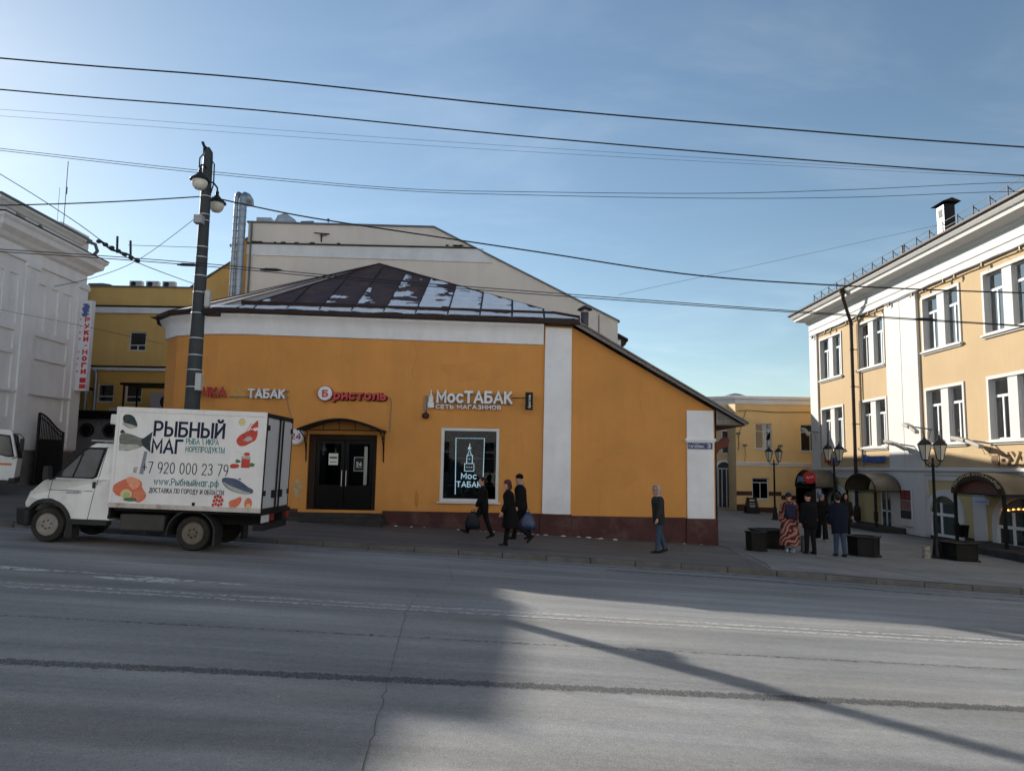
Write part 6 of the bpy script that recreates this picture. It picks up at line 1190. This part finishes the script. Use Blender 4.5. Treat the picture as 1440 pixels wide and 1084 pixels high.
dec('knife_picture', [(0, [(-.97, 1.86), (-.91, 1.86), (-.95, 1.42), (-1.03, 1.43)]), (1, [(-1.14, 1.55), (-1.06, 1.56), (-1.08, 1.44), (-1.15, 1.45)])], [mat('blade_blue', (.2, .22, .3), .5), M_fb])
dec('salmon_picture', [(0, [(-1.5, 1.2), (-1.38, 1.28), (-1.28, 1.32), (-1.2, 1.38), (-1.02, 1.33), (-.95, 1.25), (-.96, 1.18), (-.85, 1.05), (-.87, .96), (-1.0, .87), (-1.12, .95), (-1.25, 1.0), (-1.4, .99), (-1.5, 1.08)]), (1, [(-1.28, 1.32), (-1.2, 1.38), (-1.02, 1.33), (-.98, 1.22), (-1.12, 1.1), (-1.2, 1.2)]), (2, blob2(-1.24, 1.04, .11, .09)), (4, blob2(-1.23, 1.02, .07, .06)), (3, blob2(-1.15, .94, .14, .035))] + [(1, [(-1.1 + .03 * k, 1.08 + .01 * k), (-1.09 + .03 * k, 1.085 + .01 * k), (-1.0 + .025 * k, .91 + .025 * k), (-1.01 + .025 * k, .905 + .025 * k)]) for k in range(6)], [M_sa, M_sl, M_le, M_lf, mat('lemon_inner', (.4, .42, .2), .5)])
dec('lobster_picture', [(0, [(.72, 2.12), (.8, 2.03), (.95, 2.03), (1.1, 2.1), (1.24, 2.16), (1.26, 2.36), (1.2, 2.32), (1.1, 2.36), (.95, 2.3), (.78, 2.22)]), (1, [(.9, 2.14), (1.0, 2.22), (1.12, 2.2), (1.14, 2.15), (1.0, 2.12)]), (0, [(1.05, 2.36), (1.18, 2.5), (1.24, 2.54), (1.26, 2.4), (1.15, 2.38)]), (2, blob2(.84, 2.49, .09, .075)), (1, blob2(1.05, 2.18, .05, .04))] + [(0, [(.95 + .07 * k, 2.3), (.96 + .07 * k, 2.3), (1.08 + .05 * k, 2.46), (1.07 + .05 * k, 2.47)]) for k in range(3)], [M_rd, M_fb, M_le], lambda x: .76 + (x - .72) * .76)
dec('caviar_picture', [(1, [(.83, 1.62), (1.09, 1.62), (1.09, 1.84), (.83, 1.84)]), (0, [(.84, 1.62), (1.08, 1.62), (1.07, 1.79), (.85, 1.79)]), (0, blob2(.98, 1.88, .09, .035)), (0, [(.52, 1.63), (.56, 1.6), (.76, 1.61), (.8, 1.66), (.75, 1.69), (.56, 1.69)]), (2, blob2(.74, 1.74, .07, .035, 10, .3)), (2, blob2(1.15, 1.68, .08, .04, 10, .3)), (1, [(.62, 1.93), (.9, 1.88), (.9, 1.885), (.62, 1.935)])], [M_rd, M_fb, M_lf], lambda x: .68 + (x - .52) * .68)
dec('blue_fish_picture', [(0, [(.26, 1.38), (.34, 1.43), (.55, 1.42), (.75, 1.4), (.95, 1.32), (1.1, 1.25), (1.24, 1.22), (1.24, 1.14), (1.0, 1.12), (.75, 1.14), (.5, 1.2), (.34, 1.28)]), (1, [(.3, 1.33), (.5, 1.22), (.75, 1.15), (1.0, 1.125), (1.22, 1.15), (1.0, 1.17), (.75, 1.23), (.5, 1.28), (.36, 1.34)]), (2, blob2(.35, 1.385, .012, .012, 8)), (0, [(.75, 1.4), (.86, 1.39), (.82, 1.43)])], [M_bl, M_fb, M_fd], lambda x: .54 + (x - .26) * .64)
dec('roe_picture', [(0, blob2(.24 + .07 * (k % 4) + .02 * (k // 4), .9 + .075 * (k // 4) + .02 * (k % 2), .036, .034, 10)) for k in range(11)] + [(1, [(.62, .98), (.78, 1.02), (.92, 1.08), (.97, 1.05), (.95, .95), (.8, .84), (.7, .82)]), (1, blob2(1.14, .95, .1, .11)), (2, blob2(1.15, .9, .06, .05))], [M_rd, M_sa, M_le], lambda x: .4 + (x - .21) * .74)
dec('small_black_mark', [(0, [(.02, .86), (.08, .86), (.08, .93), (.02, .93)])], [M_ch])

for o_ in tr.children:                       # the cab rides with the front axle, on slightly higher ground
    if o_.type == 'MESH' and max(v.co.x for v in o_.data.vertices) < -1.5: o_.location.z += .058
# ---------------------------------------------------------------- second truck, parked in the side yard
t2 = thing('parked_truck', 'white truck cab with orange stripe and orange-framed box waiting in the side yard', 'truck', (-14.55, 20.2, GP(-14.55, 20.2)), (0, .02, R(29)))
t2.scale = (.8, .8, .8); t2_m = WM[t2.name]; t2_m @= Matrix.Scale(.8, 4)
def T2(mb, name, m, par=None, **k): return mb.build(name, m, par or t2, local=True, **k)
# local: front at +x, near side at y=0
cabp = [(-.15, .55), (.35, .55), (.62, .62), (1.05, .55), (1.22, .62), (1.28, 1.0), (1.3, 1.3), (1.1, 2.15), (1.0, 2.25), (-.15, 2.3)]
arc2 = [(.15 + .46 * math.cos(a), .42 + .46 * math.sin(a)) for a in [R(175 - 170 * k / 12) for k in range(13)]]
cabp = [(-.45, .6)] + [p for p in arc2 if p[1] > .5] + [(.75, .52), (1.2, .5), (1.27, .62), (1.3, 1.25), (1.08, 2.15), (1.0, 2.24), (-.45, 2.28)]
c2 = T2(MB().prism(cabp, 'y', 0, 2.0), 'cab', M_tw, bevel=.04, segs=3)
sw2 = T2(MB().prism([(.42, 1.45), (1.05, 1.3), (1.2, 1.32), (1.02, 2.05), (.5, 2.1)], 'y', -.012, .02), 'side_window', M_ch); T2(MB().prism([(.47, 1.48), (1.02, 1.35), (1.14, 1.37), (.99, 2.0), (.54, 2.05)], 'y', -.02, -.012), 'pane', mat('side_glass_dark', (.025, .04, .04), .1, spec=.8), sw2)
T2(MB().box(.45, 1.15, -.008, .0, 1.02, 1.1), 'orange_stripe', mat('stripe_orange', (.6, .2, .06), .5)); T2(MB().box(.4, .46, -.03, 0, 1.05, 1.35), 'door_handle', M_bk, bevel=.01)
T2(MB().tube([(1.1, -.02, 2.1), (1.3, -.18, 2.1), (1.42, -.25, 2.0), (1.42, -.25, 1.4), (1.15, -.05, 1.25)], .018, 6).box(1.34, 1.46, -.34, -.2, 1.55, 1.95), 'mirror', M_bk, bevel=.01)
T2(MB().poly([(1.302, .12, 1.27), (1.105, .12, 2.1), (1.105, 1.88, 2.1), (1.302, 1.88, 1.27)]), 'windscreen', mat('side_glass_dark'))
T2(MB().box(1.1, 1.3, -.02, 2.0, .4, .6), 'front_bumper', M_bk, bevel=.03)
wheel(.15, .05, .42, t2, -1); wheel(.15, 1.95, .42, t2, 1); wheel(-1.4, .05, .42, t2, -1); wheel(-1.4, 1.95, .42, t2, 1)
T2(MB().box(-1.9, .9, .5, .65, .5, .75).box(-1.9, .9, 1.35, 1.5, .5, .75), 'chassis_frame', M_ch)
bx2 = T2(MB().box(-2.0, -.5, -.05, 2.05, .95, 2.95), 'cargo_box', mat('green_tarp', (.03, .07, .055), .7, var=.3, vs_=3)); M_of = mat('frame_orange', (.5, .2, .06), .6, var=.2)
T2(MB().box(-.62, -.47, -.08, -.04, .9, 3.0).box(-2.0, -.62, -.08, -.04, 2.88, 3.0).box(-2.0, -.62, -.08, -.04, .9, 1.05), 'frame_trim', M_of, bx2)

# ---------------------------------------------------------------- people
def remesh(mb, voxel, name, it=4):
    me = mb.mesh(name + '_src'); o = bpy.data.objects.new('tmp', me); COL.objects.link(o)
    r_ = o.modifiers.new('r', 'REMESH'); r_.mode = 'VOXEL'; r_.voxel_size = voxel; r_.use_smooth_shade = True
    if it: s_ = o.modifiers.new('s', 'SMOOTH'); s_.iterations = it; s_.factor = .5
    dg = bpy.context.evaluated_depsgraph_get(); out = bpy.data.meshes.new_from_object(o.evaluated_get(dg)); out.name = name
    bpy.data.objects.remove(o); bpy.data.meshes.remove(me); out.materials.clear(); return out
def cloth(name, col, rough=.9, var=.2): return mat('cloth_' + name, col, rough, var=var, vs_=9, bump=.3, bs=160, fine=.08)
M_skin = mat('skin', (.5, .27, .19), .55, var=.08, vs_=12)
C_blk = cloth('black', (.006, .006, .007)); C_blk2 = cloth('soft_black', (.009, .0085, .01)); C_nav = cloth('navy', (.009, .012, .024)); C_jean = cloth('denim', (.035, .06, .11)); C_grey = cloth('charcoal', (.03, .032, .033)); C_pale = cloth('pale_denim', (.16, .22, .32)); C_hood = cloth('beige_pink', (.42, .30, .28)); C_wine = cloth('wine', (.075, .02, .03)); C_collar = cloth('oatmeal', (.35, .3, .26)); C_beanie = cloth('blue_knit', (.10, .14, .30)); C_dkb = cloth('dark_blue_knit', (.025, .025, .05)); M_shoe = mat('shoe_black', (.012, .012, .012), .5, var=.2); M_sole = mat('shoe_white', (.45, .45, .46), .6, var=.1); C_olive = cloth('olive_black', (.014, .014, .011))
M_hair = mat('hair_dark', (.02, .014, .011), .6, var=.3, vs_=40, stretch=(1, 1, .2)); M_hairb = mat('hair_brown', (.05, .03, .02), .6, var=.3, vs_=40, stretch=(1, 1, .2)); M_eye = mat('eye_dark', (.015, .012, .012), .2); M_lip = mat('lip', (.32, .09, .08), .5)
def person(label, x, y, head_deg, H, legs, arms, top, hem, legs_m, shoe_m=M_shoe, hat=None, hair=None, hood=None, collar=None, turn=0., lean=.03, bulk=1., flare=0., wide=0., lift=0.):
    """forward is local +x. legs/arms: (swing, bend) for left, right in degrees; hem: height where the coat ends"""
    k = H / 1.75; yw = R(head_deg); t_ = thing('person', label, 'person', (x, y, GP(x, y) + (.004 if x > 6.8 else 0) + lift), (0, 0, yw))
    hips = []; J = {}
    for i, s in enumerate((1, -1)):
        sw, kn = R(legs[i][0]), R(legs[i][1]); hp = Vector((0, s * .085, .9)); kne = hp + Vector((math.sin(sw), 0, -math.cos(sw))) * .43; an_ = kne + Vector((math.sin(sw - kn), 0, -math.cos(sw - kn))) * .40
        ft = R(legs[i][2]) if len(legs[i]) > 2 else 0.; J[i] = (hp, kne, an_, ft)
    low_ = min(min((J[i][2] + Vector((math.cos(J[i][3]) * .17, 0, math.sin(J[i][3]) * .17))).z, J[i][2].z, (J[i][2] - Vector((math.cos(J[i][3]) * .06, 0, math.sin(J[i][3]) * .06))).z) for i in (0, 1)) - .075
    off = Vector((0, 0, -low_))
    def S(v): return (Vector(v) + off) * k
    sh_ = Vector((lean * 1.6, 0, 1.42)); hd = Vector((lean * 2.1 + .02, 0, 1.645)); nk = Vector((lean * 1.8, 0, 1.5))
    body, coat, trous = MB(), MB(), MB()
    def ring(mb, lst): mb.loft([[S((cx + rx * math.cos(2 * math.pi * q / 18), ry * math.sin(2 * math.pi * q / 18), z)) for q in range(18)] for z, rx, ry, cx in lst])
    ring(body, [(.86, .1, .15, 0), (1.0, .095, .14, .01), (1.15, .095, .135, lean), (1.35, .105, .165, lean * 1.5), (1.44, .07, .14, lean * 1.6), (1.5, .05, .06, lean * 1.8)])
    hem_z = hem - low_ * -1 if False else hem
    bl = bulk
    cz = [(hem, (.115 + flare) * bl, (.175 + flare * .7) * bl, 0.0), (max(hem + .03, .88), (.125 + flare * .3) * bl, (.18 + flare * .2) * bl, 0), (1.05, .12 * bl, .172 * bl, lean * .6), (1.2, .122 * bl, .175 * bl, lean), (1.35, .125 * bl, .2 * bl, lean * 1.5), (1.43, .1 * bl, .185 * bl, lean * 1.6), (1.485, .075, .1, lean * 1.75), (1.53, .06, .065, lean * 1.85)]
    ring(coat, cz)
    for i, s in enumerate((1, -1)):
        hp, kne, an_, ft = J[i]
        body.tube([S(hp + Vector((0, 0, .04))), S(kne), S(kne.lerp(an_, .3)), S(an_)], [.085 * k, .055 * k, .058 * k, .04 * k], 12)
        trous.tube([S(hp + Vector((0, 0, .06))), S(hp.lerp(kne, .5)), S(kne), S(kne.lerp(an_, .5)), S(an_ + (an_ - kne).normalized() * .03)], [.105 * k, .092 * k, (.074 + wide * .5) * k, (.068 + wide) * k, (.06 + wide * 1.3) * k], 14)
        d = Vector((math.cos(ft), 0, math.sin(ft))); u = Vector((-math.sin(ft), 0, math.cos(ft)))
        if an_.z > 2: pass
        a = an_ - u * .035
        body.tube([S(an_), S(a + d * .02), S(a + d * .13)], [.03 * k, .022 * k, .012 * k], 8)
        sh = MB()
        for yy_ in (0,): sh.loft([[S(a + d * c_ + Vector((0, w_ * math.cos(2 * math.pi * q / 14), 0)) + u * (h0 + h1 * math.sin(2 * math.pi * q / 14))) for q in range(14)] for c_, w_, h0, h1 in ((-.075, .015, -.0, .03), (-.065, .033, .005, .046), (-.02, .04, .012, .052), (.05, .043, -.002, .04), (.12, .045, -.012, .03), (.17, .036, -.016, .025), (.195, .015, -.018, .015))])
        so_ = link('shoe', remesh(sh, .012, 'shoe', 1), shoe_m, t_, smooth='all', local=True)
        if shoe_m is M_sole or shoe_m.name == 'shoe_white': pass
        sl = MB().loft([[S(a + d * c_ + Vector((0, w_ * math.cos(2 * math.pi * q / 14), 0)) + u * (-.04 + .008 * math.sin(2 * math.pi * q / 14))) for q in range(14)] for c_, w_ in ((-.078, .02), (-.05, .04), (.05, .044), (.13, .046), (.175, .036), (.198, .012))]); sl.build('sole', M_sole if shoe_m is not M_shoe or wide > 0 else M_shoe, so_, smooth=True, local=True)
        # arm
        sw, bd = R(arms[i][0]), R(arms[i][1]); ab = R(arms[i][2]) if len(arms[i]) > 2 else R(9)
        A = sh_ + Vector((0, s * .175, -.02)); up_ = Vector((math.sin(sw), s * math.sin(ab), -math.cos(sw))).normalized(); E_ = A + up_ * .28; fo = Vector((math.sin(sw + bd), s * math.sin(ab) * .3, -math.cos(sw + bd))).normalized(); W_ = E_ + fo * .25
        body.tube([S(A), S(E_), S(W_)], [.045 * k, .038 * k, .027 * k], 10); coat.tube([S(A + Vector((0, -s * .05, .0))), S(A), S(A.lerp(E_, .5)), S(E_), S(E_.lerp(W_, .5)), S(W_ - fo * .01)], [.085 * k * bl, .078 * k * bl, .07 * k * bl, .064 * k * bl, .06 * k * bl, .052 * k], 12)
        # hand: palm, four fingers, thumb
        lat = fo.cross(Vector((0, s, 0))).normalized(); pal = Vector((0, -s, 0)); c0 = W_ + fo * .05
        body.tube([S(W_), S(W_ + fo * .03), S(W_ + fo * .085)], [.027 * k, .034 * k, .032 * k], 10)
        for q, (o_, ln) in enumerate(((-.027, .06), (-.009, .07), (.009, .066), (.026, .052))):
            b0 = W_ + fo * .08 + lat * o_; b1 = b0 + fo * ln * .55 + pal * .008; b2 = b1 + (fo * .6 + pal * .8).normalized() * ln * .5; body.tube([S(b0), S(b1), S(b2)], [.0105 * k, .0098 * k, .0085 * k], 8)
        th = W_ + fo * .03 - lat * .028; body.tube([S(th), S(th - lat * .02 + fo * .03 + pal * .012), S(th - lat * .012 + fo * .058 + pal * .022)], [.013 * k, .0115 * k, .009 * k], 8)
    # head
    rz_ = Matrix.Rotation(R(turn), 3, 'Z')
    def Hd(v): return S(hd + rz_ @ Vector(v))
    body.tube([S(nk - Vector((0, 0, .06))), S(hd - Vector((0, 0, .06)))], [.052 * k, .05 * k], 12)
    body.ell(Hd((0, 0, .01)), .095 * k, .076 * k, .115 * k, 16, 12); body.ell(Hd((.03, 0, -.06)), .06 * k, .055 * k, .06 * k, 12, 8)
    body.tube([Hd((.088, 0, .02)), Hd((.108, 0, -.02)), Hd((.09, 0, -.03))], [.01 * k, .016 * k, .012 * k], 8); body.ell(Hd((.085, 0, .035)), .02 * k, .05 * k, .014 * k, 10, 6); body.ell(Hd((.08, 0, -.075)), .022 * k, .026 * k, .02 * k, 8, 6)
    for s in (1, -1): body.ell(Hd((-.005, s * .078, 0)), .02 * k, .012 * k, .032 * k, 8, 6)
    bo_ = link('body', remesh(body, .0085, 'body', 2), M_skin, t_, smooth='all', local=True)
    for s in (1, -1): MB().ell(Hd((.087, s * .032, .012)), .01 * k, .014 * k, .008 * k, 8, 6).build('eye', M_eye, bo_, local=True, smooth='all')
    MB().ell(Hd((.094, 0, -.055)), .008 * k, .024 * k, .007 * k, 8, 6).build('mouth', M_lip, bo_, local=True, smooth='all')
    link('coat', remesh(coat, .016, 'coat', 6), top, t_, smooth='all', local=True)
    trous.ell(S((0, 0, .93)), .125 * k, .17 * k, .12 * k, 14, 8); link('trousers', remesh(trous, .015, 'trousers', 3), legs_m, t_, smooth='all', local=True)
    if hair:
        hm, lng = hair; hb = MB(); hb.ell(Hd((-.018, 0, .03)), .1 * k, .088 * k, .112 * k, 16, 10)
        if lng: 
            for s in (1, -1): hb.tube([Hd((-.01, s * .07, .02)), Hd((-.015, s * .085, -.1)), Hd((-.02, s * .085, -.1 - lng))], [.03 * k, .035 * k, .02 * k], 8)
            hb.tube([Hd((-.07, 0, 0)), Hd((-.09, 0, -.12)), Hd((-.09, 0, -.1 - lng * .6))], [.07 * k, .07 * k, .05 * k], 10)
        cut = remesh(hb, .011, 'hair', 2)
        link('hair', cut, hm, t_, smooth='all', local=True)
    if hat:
        hb = MB().ell(Hd((-.012, 0, .062)), .108 * k, .094 * k, .092 * k, 16, 10); hb.tube([Hd((.1 * math.cos(a) - .012, .09 * math.sin(a), .052)) for a in [2 * math.pi * q / 16 for q in range(17)]], .018 * k, 8); link('hat', remesh(hb, .011, 'hat', 2), hat, t_, smooth='all', local=True)
    if hood:
        hb = MB()
        for a in range(9):     # a shell of rings leaving the face open
            xx = -.11 + .022 * a; sc_ = math.sqrt(max(.05, 1 - ((xx + .0) / .125) ** 2)); hb.tube([Hd((xx, .108 * sc_ * math.cos(b_), .02 + .135 * sc_ * math.sin(b_))) for b_ in [R(-70 + 320 * q / 20) for q in range(21)]], .02 * k, 8)
        hb.ell(Hd((-.08, 0, .0)), .05 * k, .085 * k, .11 * k, 12, 8); hb.tube([S(nk + Vector((.06 * math.cos(a) - .01, .085 * math.sin(a), .0))) for a in [2 * math.pi * q / 16 for q in range(17)]], .04 * k, 8)
        link('hood', remesh(hb, .013, 'hood', 3), hood, t_, smooth='all', local=True)
    if collar:
        hb = MB(); hb.tube([S(nk + Vector((.075 * math.cos(a) - .012, .1 * math.sin(a), .015 + .03 * math.cos(a + math.pi)))) for a in [2 * math.pi * q / 16 for q in range(17)]], .042 * k, 8); link('collar', remesh(hb, .014, 'collar', 2), collar, t_, smooth='all', local=True)
    return t_
def pattern():
    m = bpy.data.materials.new('patterned_cloth'); m.use_nodes = True; t = m.node_tree; N, L = t.nodes, t.links; b = N['Principled BSDF']; b.inputs['Roughness'].default_value = .9
    tc = N.new('ShaderNodeTexCoord'); wv = N.new('ShaderNodeTexWave'); wv.inputs['Scale'].default_value = 2.6; wv.inputs['Distortion'].default_value = 9; wv.inputs['Detail'].default_value = 1.5; wv.inputs['Detail Scale'].default_value = 1.3; wv.bands_direction = 'DIAGONAL'
    L.new(tc.outputs['Object'], wv.inputs[0]); cr = N.new('ShaderNodeValToRGB'); e = cr.color_ramp; e.interpolation = 'CONSTANT'
    e.elements[0].position = 0; e.elements[0].color = (.02, .012, .012, 1); e.elements[1].position = .2; e.elements[1].color = (.33, .025, .03, 1)
    for p, c in ((.42, (.03, .02, .02, 1)), (.52, (.4, .34, .3, 1)), (.62, (.10, .14, .12, 1)), (.72, (.30, .03, .035, 1)), (.88, (.45, .22, .16, 1))): q = e.elements.new(p); q.color = c
    L.new(wv.outputs[0], cr.inputs[0]); L.new(cr.outputs[0], b.inputs['Base Color']); return m
M_pat = pattern()
person('person in short dark coat striding past the shop window with a black shopping bag', -.72, 20.7, 180, 1.62, ((38, 8, 22), (-14, 8, -20)), ((14, 12), (-10, 10)), C_blk, .72, C_blk2, hair=(M_hair, 0), turn=25, lean=.02, bulk=1.22)
person('person in wine-red hat and long black coat walking past the shop window', .02, 18.75, 180, 1.6, ((-32, 20, -45), (10, 2)), ((10, 20), (4, 15)), C_blk, .5, C_blk2, hat=C_wine, hair=(M_hairb, .03), turn=28, flare=.07, bulk=1.32, lean=.04)
person('person in dark knit hat and jacket with pale collar carrying a blue bag', .33, 21.2, 178, 1.78, ((16, 4), (-14, 6, -12)), ((4, 10), (-2, 6)), C_blk2, .8, C_blk, hat=C_blk, collar=C_collar, lean=.03, bulk=1.35, turn=10)
person('person in grey jacket, pale pink hood and jeans walking past the maroon plinth', 3.85, 19.5, 195, 1.68, ((7, 2), (-11, 9, -14)), ((6, 16), (-10, 12)), C_grey, .74, C_jean, hood=C_hood, turn=35, lean=.02, bulk=1.25)
person('person seen from behind in a long red and white patterned coat and dark beanie', 8.5, 22.95, 88, 1.74, ((3, 0), (-3, 0)), ((4, 14), (8, 30, 12)), M_pat, .2, C_pale, shoe_m=M_sole, hat=C_dkb, flare=.1, bulk=1.3, lean=.0, turn=-25)
person('person all in black standing beside the patterned coat, looking away', 8.98, 22.6, 105, 1.78, ((4, 0), (-4, 2)), ((4, 10), (2, 12)), C_blk, .74, C_blk2, hat=C_blk, turn=20, bulk=1.3, lean=.02)
person('person in blue knit hat with long hair and wide black trousers walking across the square', 11.7, 28.3, 262, 1.7, ((12, 2), (-14, 10, -16)), ((10, 60), (4, 20)), C_blk, .62, C_blk2, shoe_m=M_sole, hat=C_beanie, hair=(M_hairb, .16), turn=12, wide=.035, bulk=1.2)
person('person seen from behind in navy jacket and blue jeans beside the lone planter', 9.78, 22.4, 92, 1.8, ((6, 2), (-6, 4)), ((4, 14), (2, 14)), C_nav, .66, C_jean, hair=(M_hair, 0), bulk=1.32, lean=.02, turn=-8)
person('person in dark hooded coat and face scarf walking behind the man in jeans', 13.25, 29.8, 265, 1.74, ((10, 2), (-12, 10, -14)), ((6, 12), (-4, 12)), C_olive, .62, C_blk, shoe_m=M_sole, hood=C_olive, bulk=1.2)
# things they carry
def bag(label, name, loc, w_, d_, h_, m, strap, sag=.12):
    t_ = thing(name, label, 'bag', loc); mb = MB(); rings = []
    for q in range(9):
        f_ = q / 8; s_ = (.86, .98, 1.0, .95, .87, .76, .62, .42, .22)[q]; rings.append([(w_ / 2 * s_ * math.copysign(abs(math.cos(a)) ** .55, math.cos(a)), d_ / 2 * s_ * math.copysign(abs(math.sin(a)) ** .8, math.sin(a)), h_ * f_ + .01 * math.sin(5 * a + q)) for a in [2 * math.pi * j / 20 for j in range(20)]])
    mb.loft(rings).build('sack', m, t_, smooth='all', local=True)
    for s in (-1, 1): MB().tube([(s * .05, 0, h_ * .92), (s * .035, 0, h_ + strap * .7), (0, 0, h_ + strap)], .008, 6).build('handle', m, t_, local=True)
    return t_
bag('blue plastic carrier bag held low by the person with pale collar', 'carrier_bag', (.5, 20.85, GP(.5, 20.85) + .32), .44, .22, .46, mat('blue_plastic', (.01, .035, .10), .35, var=.4, vs_=5, bump=.5, bs=9), .08)
bag('dark blue-black shopping bag held in front by the striding person', 'shopping_bag', (-1.0, 20.45, GP(-1, 20.45) + .26), .42, .14, .46, mat('dark_bag', (.007, .009, .015), .4, var=.3, vs_=5), .06)
bp_ = thing('backpack', 'black backpack worn on the back of the patterned coat', 'backpack', (8.47, 22.74, GP(8.47, 22.74) + 1.0))
MB().loft([[(.17 * s_ * math.copysign(abs(math.cos(a)) ** .6, math.cos(a)), .09 * s_ * math.copysign(abs(math.sin(a)) ** .6, math.sin(a)), z) for a in [2 * math.pi * j / 20 for j in range(20)]] for z, s_ in ((0, .75), (.03, .95), (.2, 1.05), (.36, .95), (.43, .7), (.45, .3))]).build('pack', C_dkb, bp_, smooth='all', local=True)
MB().box(-.11, .11, -.125, -.07, .04, .2).build('pocket', C_dkb, bp_, local=True, bevel=.02)
for s in (-1, 1): MB().tube([(s * .1, .05, .4), (s * .12, .14, .47), (s * .13, .26, .42)], .018, 6).build('strap', C_blk, bp_, local=True)

# ---------------------------------------------------------------- unseen terrace added to bounce sunlight onto the shaded shop front
M_op = mat('pale_stucco', (.78, .775, .77), .9, var=.05, vs_=.6, bump=.15)
ob_ = thing('bounce_terrace', 'long pale stuccoed terrace, added out of view across the road to bounce light onto the shop', 'building', (0, -10, .2))
FB = lambda u, z, d: (u, -6.5 - d, z)
hs = [(-44 + 4.2 * i, -42.3 + 4.2 * i, z, z + 2.2) for i in range(21) for z in (1.2, 5.0, 8.8, 12.4, 16.0)]
mb = MB(); holed(mb, FB, -46, 46, -2.2, 20.0, hs, .25); mb.poly([(-46, -6.5, -2.2), (-46, -18, -2.2), (-46, -18, 20.0), (-46, -6.5, 20.0)]); mb.poly([(46, -6.5, -2.2), (46, -18, -2.2), (46, -18, 20.0), (46, -6.5, 20.0)]); mb.poly([(-46, -6.5, 20.0), (46, -6.5, 20.0), (46, -18, 20.0), (-46, -18, 20.0)]); mb.build('wall', M_op, ob_)
mb = MB(); mb.box(-46.2, 46.2, -6.5, -6.1, 19.6, 20.1); mb.build('cornice', M_op, ob_)
for h in hs:
    q = MB(); pbox(q, FB, h[0], h[1], h[2], h[3], .2, .24); wq = q.build('window', mat('terrace_glass', (.05, .06, .07), .1), ob_)
    q = MB(); um_ = (h[0] + h[1]) / 2; pbox(q, FB, um_ - .05, um_ + .05, h[2], h[3], .15, .2); pbox(q, FB, h[0], h[1], h[2] + 1.45, h[2] + 1.55, .152, .199); q.build('frame', M_wf, wq)
